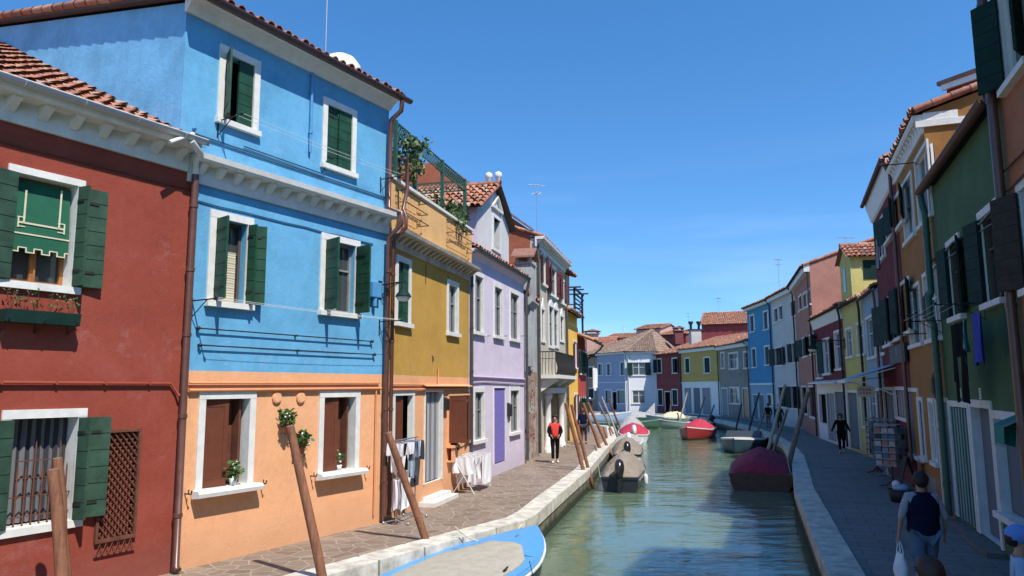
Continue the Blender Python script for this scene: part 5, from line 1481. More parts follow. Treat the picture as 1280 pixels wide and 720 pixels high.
LE = [(-12.5, -4.5), (-2.91, 11.87), (-1.62, 13.84), (.25, 16.55), (.55, 17.5), (1.28, 20.68), (2.5, 25.84), (4.1, 34), (5.83, 42.56), (7.25, 54.5), (6.9, 56.6), (5.0, 59.5), (-6, 64)]
RE = [(-.2, -4.5), (3.2, 6.9), (4.8, 11.71), (8.0, 21.56), (9.7, 26.2), (11.6, 31.5), (13.6, 38), (15.6, 47), (16.9, 55), (17.7, 63), (17.6, 70), (16.6, 76), (14.6, 82), (12.2, 84.5), (8.0, 82.5), (2.0, 84.5), (-20, 94)]
land('pavement', LE+[(-80, 64), (-80, -4.5)], LE, 'porphyry_paving')
# the back of the right outline must stay to the right of the quay
land('quay_pavement', RE+[(-20, 190), (120, 190), (120, -4.5)], RE, 'trachyte_paving')
kerb(LE, .46); kerb(RE, -.50, 'quay_kerb')
mb = MB(); mb.quad((-600, -60, -.7), (600, -60, -.7), (600, 900, -.7), (-600, 900, -.7)); structure(mb, 'canal_water', 'canal_water')
mb = MB(); mb.quad((-700, -80, -2.0), (700, -80, -2.0), (700, 1000, -2.0), (-700, 1000, -2.0)); structure(mb, 'canal_bed', 'dark_board')

# ================================================================ BOATS
paint('hull_black', (.02, .022, .025), .3, .2)
paint('hull_blue', (.085, .30, .58), .35, .06)
paint('hull_white', (.62, .62, .60), .35, .08)
paint('hull_red', (.28, .03, .03), .4, .15)
paint('hull_darkblue', (.03, .06, .09), .4, .2)
paint('hull_green', (.05, .12, .08), .4, .2)
paint('hull_wood', (.10, .04, .025), .45, .25)
paint('hull_greygreen', (.22, .28, .24), .45, .15)
paint('cover_tan', (.26, .215, .17), .85, .2, 3)
paint('cover_maroon', (.27, .022, .05), .8, .15, 4)
paint('cover_crimson', (.42, .03, .06), .8, .12, 4)
paint('cover_grey', (.36, .34, .33), .85, .12, 4)
paint('cover_cream', (.62, .55, .36), .85, .08, 4)
paint('deck_grey', (.36, .33, .27), .8, .14, 5)
paint('engine_black', (.015, .016, .018), .22, .1, spec=.7)
WZ = -.7
def fold(name, s=3.2):
    m = M(name); N, L = m.node_tree.nodes, m.node_tree.links; b = N['Principled BSDF']
    n = _noise(N, L, s, 4, .55, stretch=(1, .35, 1)); n.inputs['Distortion'].default_value = 1.6
    n2 = _noise(N, L, s*2.5, 5, .6, stretch=(.5, 1.3, 1))
    a = N.new('ShaderNodeMath'); a.operation = 'MULTIPLY_ADD'; a.inputs[1].default_value = .35; L.new(n2.outputs[0], a.inputs[0]); L.new(n.outputs[0], a.inputs[2])
    _bump(N, L, b, a.outputs[0], .9, .12)
for q in ('cover_tan', 'cover_maroon', 'cover_crimson', 'cover_grey', 'cover_cream'): fold(q)
def hw(t, W, tr=.82, sharp=.55):
    """half width at t (0 stern, 1 bow)"""
    if t < sharp: return W/2*(tr+(1-tr)*math.sin(t/sharp*PI/2))
    f = (t-sharp)/(1-sharp)
    return W/2*max(.012, (1-f**2.2))
def boat(label, x, y, head, L, W, hull, inside='deck_grey', F=.42, rise=.28, cover=None, cover_h=.35, c0=.0, c1=.95, engine=None, rim='hull_white', deck=None, deck_from=.6, cat='boat', seats=True, tr=.82, ridge=.0, group=None, floor=-.05, name='moored_boat', sharp=.55, windshield=False, cexp=1.8):
    """stern centre at (x, y), head = compass bearing of the bow (degrees from +Y to +X)"""
    t = thing(name, label, cat, (x, y, WZ), R(90-head), group)
    N = 16; K = 10
    sh = lambda u: F+rise*max(0, u-.35)**2/.42
    def sec(u, inset=0, zf=None):
        w = max(.01, hw(u, W, tr, sharp)-inset); zs = sh(u); kb = -.18+.22*max(0, u-.7)/.3
        pts = []
        for k in range(K+1):
            a = -1+2*k/K; s_ = abs(a)
            # flat-bottomed V with flared sides
            yy = math.copysign(w*(1-(1-s_)**2.2)**.9 if s_ > 0 else 0, a)*(1.0)
            zz = kb+(zs-kb)*s_**2.6
            if inset: zz = max(zz, (zf if zf is not None else floor)) 
            pts.append((u*L*(1-.0)+(.12*zz if u > .9 else 0)*0, yy, zz))
        pts[0] = (u*L, -w, zs); pts[-1] = (u*L, w, zs)
        return pts
    us = [i/N for i in range(N+1)]
    mb = MB(); vs = []
    for u in us: vs += sec(u)
    n = K+1
    # rake of the bow
    vs = [(p[0]+(max(0, p[0]/L-.75)*.9*(p[2]+.2)), p[1], p[2]) for p in vs]
    mb.add(vs, [(i*n+k, (i+1)*n+k, (i+1)*n+k+1, i*n+k+1) for i in range(N) for k in range(K)], 0, True)
    mb.add(vs[:n], [tuple(range(n))], 0)
    o = mb.build('hull', hull, t)
    mb = MB(); vs = []
    for u in us[:-1]+[.985]:
        vs += sec(u, .07)
    vs = [(max(.05, p[0]-.03)+(max(0, p[0]/L-.75)*.9*(p[2]+.2)), p[1], p[2]-.004) for p in vs]
    mb.add(vs, [(i*n+k, (i+1)*n+k, (i+1)*n+k+1, i*n+k+1) for i in range(N) for k in range(K)], 0, True)
    mb.add(vs[:n], [tuple(range(n))], 0)
    mb.build('interior', inside, t)
    rk = lambda u, z: max(0, u-.75)*.9*(z+.2)
    # gunwale
    mb = MB()
    for sg in (-1, 1):
        vs = []
        for u in us:
            w = hw(u, W, tr, sharp); z = sh(u); xx = u*L+rk(u, z)
            wi = max(0, w-.11)
            vs += [(xx, sg*(w+.022), z-.045), (xx, sg*(w+.022), z+.02), (xx-(0 if u < 1 else .12), sg*wi, z+.02), (xx-(0 if u < 1 else .12), sg*wi, z-.03)]
        mb.add(vs, [(i*4+k, (i+1)*4+k, (i+1)*4+(k+1) % 4, i*4+(k+1) % 4) for i in range(N) for k in range(4)], 0)
    w = hw(0, W, tr, sharp); mb.box(-.03, -w-.02, F-.06, .10, w+.02, F+.022)
    mb.build('gunwale', rim, t)
    if deck:
        mb = MB(); vs = []; M_ = 8
        uu = [deck_from+(1-deck_from)*i/M_ for i in range(M_+1)]
        for u in uu:
            w = hw(u, W, tr, sharp); z = sh(u)
            for k in range(7):
                a = -1+k/3; vs.append((u*L+rk(u, z), a*(w-.02), z+.024+.05*(1-a*a)*min(1, w)))
        mb.add(vs, [(i*7+k, (i+1)*7+k, (i+1)*7+k+1, i*7+k+1) for i in range(M_) for k in range(6)], 0, True)
        mb.build('foredeck', deck, t)
    if seats and not cover:
        for u in (.22, .5):
            w = hw(u, W, tr, sharp)-.09; mb = MB(); mb.box(u*L-.14, -w, F-.16, u*L+.14, w, F-.12); mb.build('thwart', inside, t)
    if cover:
        mb = MB(); vs = []; A = 22; Bn = 14
        for i in range(A+1):
            u = c0+(c1-c0)*i/A; w = hw(u, W, tr, sharp)+.035; z = sh(u)
            f = math.sin(PI*min(1, max(0, (i/A))**.8))**.55 if ridge == 0 else (ridge*(1-i/A)+(1-ridge)*math.sin(PI*i/A)**.6)
            for k in range(Bn+1):
                a = -1+2*k/Bn
                hgt = cover_h*f*(1-abs(a)**cexp)
                wr = (.03*math.sin(i*1.9+a*3)+.03*math.sin(k*2.3+i*.7)+.035*abs(math.sin(i*.8+k*1.15)))*(1-abs(a))
                zz = z+.03+hgt+wr
                if abs(a) > .99: zz = z-.10-.02*math.sin(i*1.7)
                vs.append((u*L+rk(u, z)-(.0), a*w, zz))
        nb_ = Bn+1
        mb.add(vs, [(i*nb_+k, (i+1)*nb_+k, (i+1)*nb_+k+1, i*nb_+k+1) for i in range(A) for k in range(Bn)], 0, True)
        # stern curtain of the cover
        base = vs[:nb_]
        low = [(p[0]-.03, p[1], F-.08) for p in base]
        mb.add(base+low, [(k, k+1, nb_+k+1, nb_+k) for k in range(Bn)], 0, True)
        mb.build('cover', cover, t)
    if engine:
        e = MB()
        # cowl: egg shaped, tilted
        prof = [(.0, .66), (.09, .645), (.16, .58), (.195, .45), (.20, .30), (.17, .15), (.13, .06), (.09, .0), (0, -.02)]
        e.lathe(prof, (0, 0, 0), 16, 0, 1.35, .85)
        e.v = [tuple(Matrix.Rotation(R(28), 3, 'Y') @ Vector(p)+Vector((-.28, 0, F+.02))) for p in e.v]
        cow = e.build('engine_cowl', engine, t)
        e = MB(); e.prism([(-.05, -.3), (.05, -.3), (.06, F+.05), (-.06, F+.05)], -.34, -.17); e.box(-.2, -.1, F-.28, .04, .1, F+.03); e.box(-.42, -.09, -.14, -.14, .09, -.11)
        e.tube([(-.1, .0, F+.25), (.45, .06, F+.32)], [.03, .018], 6)
        e.build('engine_leg', 'rubber', t)
    if windshield:
        mb = MB(); u = .55; w = hw(u, W, tr, sharp)-.15; z = sh(u)+.02
        mb.quad((u*L, -w, z), (u*L, w, z), (u*L-.25, w*.9, z+.4), (u*L-.25, -w*.9, z+.4)); mb.quad((u*L, w, z), (u*L-.8, w, z), (u*L-.7, w*.95, z+.35), (u*L-.25, w*.9, z+.4)); mb.quad((u*L, -w, z), (u*L-.8, -w, z), (u*L-.7, -w*.95, z+.35), (u*L-.25, -w*.9, z+.4))
        mb.build('windshield', 'window_glass', t)
    # cleats and a mooring rope
    mb = MB(); mb.box(L*.88-.08, -.012, sh(.88)+.03, L*.88+.08, .012, sh(.88)+.06); mb.box(L*.88-.02, -.01, sh(.88)+.0, L*.88+.02, .01, sh(.88)+.03); mb.build('cleat', 'chrome', t)
    return t
KD = lambda a, b_: math.degrees(math.atan2(b_[0]-a[0], b_[1]-a[1]))
hd1 = KD(LE[2], LE[3])
# blue boat in the foreground
def at_z(u, v, z): return ground(u, v, z)
bow = at_z(668, 660, 0.0)
HD = 25.0
dv = Vector((math.sin(R(HD)), math.cos(R(HD))))
Lb = 6.2
st = Vector((bow.x, bow.y))-dv*(Lb+.12)
bt = boat('bright blue open boat with white rub rail and flat beige cover beside the near quay', st.x, st.y, HD, Lb, 2.15, 'hull_darkblue', 'hull_blue', .50, .22, rim='hull_blue', deck='hull_blue', deck_from=.70, name='blue_boat', seats=False, sharp=.52)
mb = MB(); vs = []
for i in range(19):
    u = i/18; f = u*.77
    w = hw(f, 2.15, .82, .52)-.22
    if u > .82: w *= 1-(u-.82)*2.0
    z = .50+.22*max(0, f-.35)**2/.42
    for k in range(13):
        a = -1+k/6
        vs.append((f*Lb+.1, a*w, z+.055+.05*(1-a**4)+.012*math.sin(i*1.3+k*.9)*(1-abs(a))))
mb.add(vs, [(i*13+k, (i+1)*13+k, (i+1)*13+k+1, i*13+k+1) for i in range(18) for k in range(12)], 0, True)
edge = [vs[i*13] for i in range(19)]+[vs[18*13+k] for k in range(13)]+[vs[i*13+12] for i in range(18, -1, -1)]
mb.add(edge+[(p[0], p[1], p[2]-.07) for p in edge], [(k, k+1, len(edge)+k+1, len(edge)+k) for k in range(len(edge)-1)])
mb.build('flat_cover', 'deck_grey', bt)
mb = MB()
for sg in (-1, 1):
    mb.tube([(u/20*Lb+max(0, u/20-.75)*.9*(.75), sg*(hw(u/20, 2.15, .82, .52)+.03), .465+.22*max(0, u/20-.35)**2/.42) for u in range(21)], .032, 6)
    pass 
mb.build('rub_rail', ['hull_white', 'hull_blue'], bt)
for sx in (3.2, 4.9):
    mb = MB(); mb.tube([(sx, -.80 if sx < 4 else .5, .60), (sx+.15, -.80 if sx < 4 else .5, .63)], .018, 6); mb.build('cleat', 'iron', bt)
# blue side deck
mb = MB(); vs = []
for sg in (-1, 1):
    vs = []
    for i in range(15):
        f = .72*i/14; w = hw(f, 2.15, .82, .52); z = .50+.22*max(0, f-.35)**2/.42
        vs += [(f*Lb, sg*(w-.05), z+.028), (f*Lb, sg*max(0, w-.34), z+.034)]
    mb.add(vs, [(2*i, 2*i+2, 2*i+3, 2*i+1) for i in range(14)], 0)
mb.build('side_deck', 'hull_blue', bt)
# black tyre-like fender and stern gear near the frame edge
p = at_z(472, 714, -.1)

kd = KD((1.28, 20.68), (4.1, 34)); kd2 = KD((4.1, 34), (7.25, 54.5))
BT_BLACK = boat('black motorboat with rounded tan cover and a black outboard, nearest of the left row', 3.66, 26.0, kd, 5.6, 1.5, 'hull_black', F=.48, cover='cover_tan', cover_h=.62, c0=.03, c1=.85, cexp=1.5, engine='engine_black', rim='hull_black')
BT_TAN = boat('grey motorboat with tan cover and black outboard behind the nearest black motorboat', 5.3, 35.0, kd2, 5.0, 1.5, 'hull_white', F=.45, cover='cover_tan', cover_h=.6, c0=.03, c1=.9, engine='engine_black', rim='hull_black')
boat('small white open boat with a white outboard between tan and red covered boats', 6.55, 42.6, kd2, 4.6, 1.7, 'hull_white', F=.4, engine='hull_white', cover='cover_grey', cover_h=.18, c0=.35, c1=.95)
boat('motorboat with crimson red cover and white outboard on the left quay', 7.9, 49.0, kd2, 5.4, 2.1, 'hull_white', F=.5, cover='cover_crimson', cover_h=.55, c0=.05, c1=.9, engine='hull_white', rim='hull_white')
boat('white boat with pale grey canopy beyond the crimson covered boat', 8.9, 56.6, kd2, 5.2, 2.0, 'hull_white', F=.5, cover='cover_grey', cover_h=.75, c0=.1, c1=.9)
boat('dark green open boat lying crosswise at the mouth of the side canal', 7.6, 66.5, 100, 5.2, 1.6, 'hull_green', F=.5, inside='hull_green', rim='hull_greygreen')
t = boat('long green boat under a pale grey tarpaulin in front of the corner house', 10.6, 77.5, 92, 6.6, 1.8, 'hull_green', F=.6, cover='cover_grey', cover_h=.45, c0=.0, c1=.6, rim='hull_white')
mb = MB(); mb.add([(2.9, -.5, .75), (4.0, -.5, .75), (4.0, .5, .75), (2.9, .5, .75), (4.1, 0, 2.0)], [(0, 1, 4), (1, 2, 4), (2, 3, 4), (3, 0, 4)]); mb.build('canopy', 'cover_grey', t)
boat('pale teal boat with a windshield moored across the side canal', 7.3, 77.0, 95, 4.6, 1.9, 'cloth_palest_blue', F=.8, deck='hull_white', deck_from=.5, windshield=True, seats=True, rim='hull_white')
boat('grey green boat with a cream cushion cover lying across the canal at the bend', 18.3, 73.2, 278, 5.0, 1.9, 'hull_greygreen', F=.62, cover='cover_cream', cover_h=.5, c0=.3, c1=.72, rim='hull_white', deck='hull_white', deck_from=.72)
boat('slim white and green boat between the cream covered and the red boats', 17.4, 66.0, 268, 4.4, 1.6, 'hull_greygreen', F=.5, deck='hull_green', deck_from=.5, rim='hull_white', engine='engine_black')
boat('red motorboat with white deck rim and crimson cover near the bend', 14.2, 55.6, 206, 5.6, 2.1, 'hull_red', F=.62, cover='cover_crimson', cover_h=.6, c0=.12, c1=.62, deck='hull_white', deck_from=.6, rim='hull_white')
boat('low white flat boat between the red motorboat and the dark blue one', 15.6, 50.5, 200, 5.6, 1.8, 'hull_white', F=.55, deck='hull_white', deck_from=.55, rim='hull_white')
t = boat('dark blue hulled boat with broad white foredeck along the right quay', 14.6, 46.0, 206, 6.2, 2.3, 'hull_darkblue', F=.62, rise=.2, deck='hull_white', deck_from=.5, rim='hull_white', windshield=True)
BT_MAROON = boat('wooden boat under a tall maroon tarpaulin moored at the right quay', 8.55, 26.2, KD((8.55, 26.2), (10.35, 31.3)), 5.2, 2.25, 'hull_wood', 'hull_wood', F=.55, cover='cover_maroon', cover_h=.66, c0=.02, c1=.93, rim='hull_wood', rise=.2, sharp=.62, tr=.92, cexp=1.7)

# mooring ropes run from the bow or stern to the nearest pole
def rope(bt, a_local, b_world, sag=.35, r=.012):
    m = Matrix.Translation(bt.location) @ Matrix.Rotation(bt.rotation_euler[2], 4, 'Z'); b_ = m.inverted() @ Vector(b_world); a = Vector(a_local)
    mb = MB(); mb.tube([a.lerp(b_, i/12)-Vector((0, 0, sag*4*(i/12)*(1-i/12))) for i in range(13)], r, 5); mb.build('mooring_rope', 'cloth_cream', bt)
def fender(bt, x, y, z, mat='rubber'):
    mb = MB(); mb.lathe([(0, -.2), (.06, -.19), (.085, -.12), (.085, .12), (.06, .19), (0, .2)], (x, y, z), 10); mb.tube([(x, y, z+.18), (x, y*.94, z+.42)], .008, 4); mb.build('fender', mat, bt)
rope(bt, (Lb*.86, .45, .66), (-1.1, 14.5, .25), .15); rope(bt, (Lb*.9, .3, .68), (.3, 16.8, .02), .1)
fender(bt, 3.6, -1.15, .28); fender(bt, 1.6, -1.12, .28, 'hull_white')
rope(BT_BLACK, (.15, .66, .5), (2.95, 26.2, .35), .2); rope(BT_TAN, (.15, .66, .45), (4.55, 35.2, .3), .2)
rope(BT_MAROON, (.2, -1.0, .55), (9.85, 27.2, .5), .12); fender(BT_MAROON, 1.2, -1.15, .3, 'hull_white'); fender(BT_BLACK, 1.6, -.82, .25, 'hull_white')

# ================================================================ MOORING POLES
paint('pole_brown', (.27, .115, .06), .65, .25, 5, bump=.3)
paint('pole_grey', (.24, .195, .155), .8, .3, 5, bump=.4)
paint('pole_dark', (.045, .042, .045), .7, .3, 5)
paint('pole_pale', (.42, .38, .32), .75, .2, 5)
def grain(name):
    m = M(name); N, L = m.node_tree.nodes, m.node_tree.links; b = N['Principled BSDF']
    n = _noise(N, L, 9, 6, .7, stretch=(3, 3, .18)); old = b.inputs['Base Color'].links[0].from_socket
    r = _ramp(N, L, n.outputs[0], [(.35, (.5, .48, .46)), (.62, (1, 1, 1))])
    L.new(_mix(N, L, .75, old, r.outputs[0], 'MULTIPLY'), b.inputs['Base Color']); _bump(N, L, b, n.outputs[0], .8, .02)
    tc = N.new('ShaderNodeTexCoord'); sz = N.new('ShaderNodeSeparateXYZ'); L.new(tc.outputs['Object'], sz.inputs[0])
    mr = N.new('ShaderNodeMapRange'); L.new(sz.outputs[2], mr.inputs[0]); mr.inputs[1].default_value = 1.2; mr.inputs[2].default_value = 1.45; mr.inputs[3].default_value = 1; mr.inputs[4].default_value = 0
    cur = b.inputs['Base Color'].links[0].from_socket
    L.new(_mix(N, L, mr.outputs[0], cur, (.02, .025, .012)), b.inputs['Base Color'])
for q in ('pole_brown', 'pole_grey', 'pole_dark', 'pole_pale'): grain(q)
def pole(label, ub, vb, ut, vt, y, r, mat, yt=None, zb=None, cap=True):
    r *= .80 if y > 24 else .9
    a = at(ub, vb, y); b_ = at(ut, vt, yt or y)
    d = (b_-a).normalized()
    a = a-d*((a.z+1.8)/d.z)
    o = thing('mooring_pole', label, 'pole', a, 0, 'leaning wooden mooring poles along the canal')
    mb = MB(); v = b_-a; n = 8
    bd = random.uniform(-.5, .5)*r
    pts = [v*(i/n)+Vector((random.gauss(0, r*.10)+bd*math.sin(i/n*PI), random.gauss(0, r*.10), 0)) for i in range(n+1)]
    rs = [r*(1.12-.22*i/n+random.uniform(-.03, .03)) for i in range(n+1)]
    mb.tube(pts, rs, 12); mb.build('shaft', mat, o)
    mb = MB(); dd = v.normalized(); mb.tube([v-dd*.01, v+dd*.012], [rs[-1]*.93, rs[-1]*.8], 12); mb.build('cut_top', 'pole_grey', o)
    return o
pole('thick brown mooring pole in front of the barred window of the dark red house', 76, 740, 67, 587, 9.6, .088, 'pole_brown')
pole('second brown pole just behind the one at the barred red house window', 82, 740, 72, 573, 10.4, .078, 'pole_brown')
pole('long brown mooring pole leaning past the potted flowers on the peach wall', 403, 735, 362, 533, 11.6, .082, 'pole_brown')
pole('brown mooring pole leaning beside the clothes rack, foot behind the blue boat', 541, 700, 486, 541, 14.6, .085, 'pole_brown', 14.3)
pole('left one of two brown poles at the stern of the nearest black motorboat', 735, 611, 707, 504, 26.3, .085, 'pole_brown')
pole('right one of two brown poles at the stern of the nearest black motorboat', 742, 612, 714, 506, 26.9, .075, 'pole_brown')
pole('left tall brown pole beside the man in navy', 755, 573, 729, 504, 35.5, .10, 'pole_brown')
pole('right tall brown pole of the pair beside the man in navy', 764, 570, 735, 503, 37, .095, 'pole_brown')
pole('left thin pale pole of the pair by the crimson covered boat', 769, 549, 748, 503, 46, .07, 'pole_grey')
pole('right thin pale pole of the pair by the crimson covered boat', 774, 549, 752, 496, 47, .07, 'pole_pale')
pole('short brown stake left of the pale pole pair', 761, 553, 754, 534, 43, .07, 'pole_brown')
pole('short brown stake touching the pale pole pair', 766, 551, 761, 535, 44, .06, 'pole_brown')
pole('reddish pole leaning in front of the dark green crosswise boat', 775, 535, 761, 499, 57, .09, 'rust')
pole('stubby grey stake at the kerb behind the black motorboat', 748, 572, 744, 557, 34, .07, 'pole_grey')
pole('thick grey mooring pole beside the maroon tarpaulin boat on the right quay', 984, 592, 1010, 490, 28.3, .115, 'pole_grey')
pole('pale pole leaning over the kerb behind the maroon tarpaulin boat', 960, 560, 981, 481, 37, .10, 'pole_pale')
pole('short brown pole right of the pale pole on the right quay', 968, 560, 984, 512, 39, .10, 'pole_grey')
pole('thin pole beside the couple standing on the right quay', 944, 548, 956, 513, 46, .08, 'pole_grey')
pole('dark slim pole in front of the sky blue canal house', 935, 545, 949, 491, 50, .08, 'pole_dark')
pole('short dark pole left of the sky blue canal house', 920, 538, 927, 505, 56, .08, 'pole_dark')
pole('grey pole leaning before the grey stone house', 884, 530, 893, 506, 64, .09, 'pole_grey')
pole('brown pole leaning before the white shopfront', 872, 526, 881, 496, 69, .09, 'pole_grey')
pole('white pole rising from the cream covered boat at the bend', 850, 524, 859, 491, 72, .09, 'pole_pale')
pole('rust brown pole before the small maroon house door', 836, 522, 839, 500, 74, .07, 'rust')
# ================================================================ PEOPLE
def skin_mesh(name, pts, edges, mat, parent, root=0, sub=2, smooth=True):
    """pts: list of (x, y, z, rx, ry)"""
    me = bpy.data.meshes.new(name+'_rig')
    me.from_pydata([p[:3] for p in pts], edges, [])
    o = bpy.data.objects.new(name, me); C.objects.link(o)
    md = o.modifiers.new('s', 'SKIN'); md.use_smooth_shade = True
    for i, p in enumerate(pts):
        sv = me.skin_vertices[0].data[i]; sv.radius = (p[3], p[4] if len(p) > 4 else p[3]); sv.use_root = (i == root)
    md2 = o.modifiers.new('u', 'SUBSURF'); md2.levels = sub; md2.render_levels = sub
    dg = bpy.context.evaluated_depsgraph_get()
    nm = bpy.data.meshes.new_from_object(o.evaluated_get(dg))
    nm.name = name
    C.objects.unlink(o); bpy.data.objects.remove(o); bpy.data.meshes.remove(me)
    nm.materials.clear(); nm.materials.append(M(mat) if isinstance(mat, str) else mat)
    nm.polygons.foreach_set('use_smooth', [True]*len(nm.polygons))
    ob = bpy.data.objects.new(name, nm); C.objects.link(ob); ob.parent = parent
    return ob
def lerp3(a, b_, f): return tuple(a[i]+(b_[i]-a[i])*f for i in range(3))
def person(label, loc, face, h, top='cloth_black', legs='cloth_navy', hair='hair_dark', stride=.0, armL=None, armR=None, shoes='rubber', outer=None, sleeve_to=1.0, sleeve=None, hairlen=0, hat=None, tuck=0, fat=1.0, skirt=False, bare_legs=False, seat=None):
    """face: bearing the person faces (deg from +Y to +X). local +y = forward"""
    t = thing('person', label, 'person', loc, -R(face)); t.scale = (h/1.75,)*3
    s = stride
    hip = .93
    J = {}
    for sg, nm in ((-1, 'L'), (1, 'R')):
        f = s*sg
        J['hip'+nm] = (sg*.09, 0, hip-.03)
        kx = sg*.095; J['knee'+nm] = (kx, f*.20+.03, .49)
        J['ank'+nm] = (sg*.09, f*.36-(.06 if f < 0 else 0), .09+(.05 if f < -.3 else 0))
        J['toe'+nm] = (sg*.11, J['ank'+nm][1]+.15, .035)
        J['heel'+nm] = (sg*.09, J['ank'+nm][1]-.05, .04)
        J['sh'+nm] = (sg*.17*fat**.5, 0, 1.425)
        arm = armL if nm == 'L' else armR
        if arm: J['el'+nm], J['wr'+nm] = arm
        else:
            J['el'+nm] = (sg*.25*fat**.5, -f*.12-.02, 1.14); J['wr'+nm] = (sg*.26*fat**.5, -f*.22+.05, .89)
    # --- body: one continuous surface
    P = []; E = []
    def add(p, r, r2=None, to=None):
        P.append((p[0], p[1], p[2], r, r2 or r)); i = len(P)-1
        if to is not None: E.append((to, i))
        return i
    pel = add((0, 0, hip), .13*fat, .10*fat)
    wa = add((0, .0, 1.10), .115*fat, .085*fat, pel); ch = add((0, .0, 1.30), .14*fat, .095*fat, wa); nb = add((0, -.01, 1.44), .085, .065, ch)
    nk = add((0, .0, 1.51), .052, .052, nb); ja = add((0, .02, 1.565), .062, .07, nk); hd = add((0, .015, 1.64), .076, .092, ja); tp = add((0, .0, 1.705), .062, .072, hd)
    ns = add((0, .108, 1.625), .011, .014, hd)
    for nm in 'LR':
        h0 = add(J['hip'+nm], .088*fat, .09*fat, pel); m = add(lerp3(J['hip'+nm], J['knee'+nm], .5), .072*fat, .075*fat, h0); k = add(J['knee'+nm], .052, .055, m)
        c = add(lerp3(J['knee'+nm], J['ank'+nm], .35), .05, .055, k); a = add(J['ank'+nm], .034, .038, c); he = add(J['heel'+nm], .034, .034, a); to_ = add(J['toe'+nm], .035, .026, a)
        s0 = add(J['sh'+nm], .058, .058, nb if False else ch); e = add(J['el'+nm], .038, .038, s0); fm = add(lerp3(J['el'+nm], J['wr'+nm], .4), .036, .034, e); w = add(J['wr'+nm], .024, .02, fm)
        sg = -1 if nm == 'L' else 1
        d = Vector(J['wr'+nm])-Vector(J['el'+nm]); d.normalize()
        fwd = Vector((0, 1, 0)); side = d.cross(fwd)
        side = side.normalized() if side.length > .1 else Vector((1, 0, 0)); fwd = side.cross(d).normalized()
        palm = Vector(J['wr'+nm])+d*.055
        pm = add(palm, .03, .018, w)
        for q in range(4):
            off = fwd*(-.028+.019*q); ln = (.062, .074, .079, .068)[q]
            b0 = add(palm+off+d*.035, .0085, .0085, pm); b1 = add(palm+off*1.05+d*(.035+ln*.5)-side*sg*-.006, .0078, .0078, b0); add(palm+off*1.0+d*(.035+ln*.9)-side*sg*-.022, .0065, .0065, b1)
        th = add(palm+fwd*.036-d*.01, .010, .010, pm); add(palm+fwd*.054+d*.03, .008, .008, th)
    skin_mesh('body', P, E, 'skin', t)
    # face
    mb = MB()
    for sg in (-1, 1):
        mb.ball((sg*.032, .093, 1.648), .011, 0, 8)
        mb.box(sg*.032-.018, .095, 1.666, sg*.032+.018, .102, 1.672, 0)
    mb.box(-.024, .088, 1.583, .024, .096, 1.590, 0)
    mb.build('eyes_and_brows', 'hair_dark', t)
    mb = MB()
    for sg in (-1, 1): mb.ball((sg*.080, .0, 1.632), .026, 0, 8, (.4, .8, 1.2))
    mb.build('ears', 'skin', t)
    # --- clothes
    def cloth(nm_, joints, edges, mat, sub=2): return skin_mesh(nm_, joints, edges, mat, t, sub=sub)
    up = 1.13
    low = hip+.10 if sleeve else hip-.04
    Pt = [(0, 0, low, .168*fat, .135*fat), (0, 0, 1.10, .152*fat, .120*fat), (0, 0, 1.30, .178*fat, .130*fat), (0, -.008, 1.435, .11, .085)]
    Et = [(0, 1), (1, 2), (2, 3)]
    sl = sleeve_to
    if outer is None or True:
        for nm in 'LR':
            a = J['sh'+nm]; e = J['el'+nm]; w = J['wr'+nm]
            i = len(Pt)
            if sl <= .5:
                q = lerp3(a, e, sl*2); Pt += [(*a, .073, .073), (*q, .062, .062)]; Et += [(2, i), (i, i+1)]
            else:
                q = lerp3(e, w, (sl-.5)*2*.93); Pt += [(*a, .073, .073), (*e, .054, .054), (*q, .043, .043)]; Et += [(2, i), (i, i+1), (i+1, i+2)]
    cloth('top', Pt, Et, sleeve or top)
    if sleeve:
        Pv = [(0, 0, .86, .185*fat, .165*fat), (0, 0, .97, .195*fat, .165*fat), (0, 0, 1.10, .185*fat, .150*fat), (0, 0, 1.22, .20*fat, .158*fat), (0, 0, 1.36, .205*fat, .158*fat), (0, -.008, 1.45, .17, .12), (0, -.008, 1.50, .10, .09)]
        cloth('vest', Pv, [(0, 1), (1, 2), (2, 3), (3, 4), (4, 5), (5, 6)], top)
    if outer:
        Pv = [(-.135, -.01, hip-.02, .085, .14), (-.13, -.01, 1.10, .085, .135), (-.125, -.01, 1.30, .095, .14), (-.06, -.02, 1.43, .07, .085),
              (.135, -.01, hip-.02, .085, .14), (.13, -.01, 1.10, .085, .135), (.125, -.01, 1.30, .095, .14), (.06, -.02, 1.43, .07, .085)]
        Ev = [(0, 1), (1, 2), (2, 3), (4, 5), (5, 6), (6, 7), (3, 7)]
        for k, nm in ((2, 'L'), (6, 'R')):
            i = len(Pv); a = J['sh'+nm]; e = J['el'+nm]; w = J['wr'+nm]
            Pv += [(*a, .08, .08), (*e, .06, .06), (*lerp3(e, w, .92), .048, .048)]; Ev += [(k, i), (i, i+1), (i+1, i+2)]
        cloth('jacket', Pv, Ev, outer)
    Pl = [(0, 0, hip+.04, .142*fat, .112*fat)]; El = []
    for nm in 'LR':
        i = len(Pl); hh = J['hip'+nm]; kn = J['knee'+nm]; an = J['ank'+nm]
        Pl += [(*hh, .102*fat, .106*fat), (*lerp3(hh, kn, .5), .086*fat, .09*fat), (*kn, .068, .07), (*lerp3(kn, an, .45), .062, .066), (*lerp3(kn, an, .93), .052, .056)]
        El += [(0, i), (i, i+1), (i+1, i+2), (i+2, i+3), (i+3, i+4)]
    cloth('trousers', Pl, El, legs)
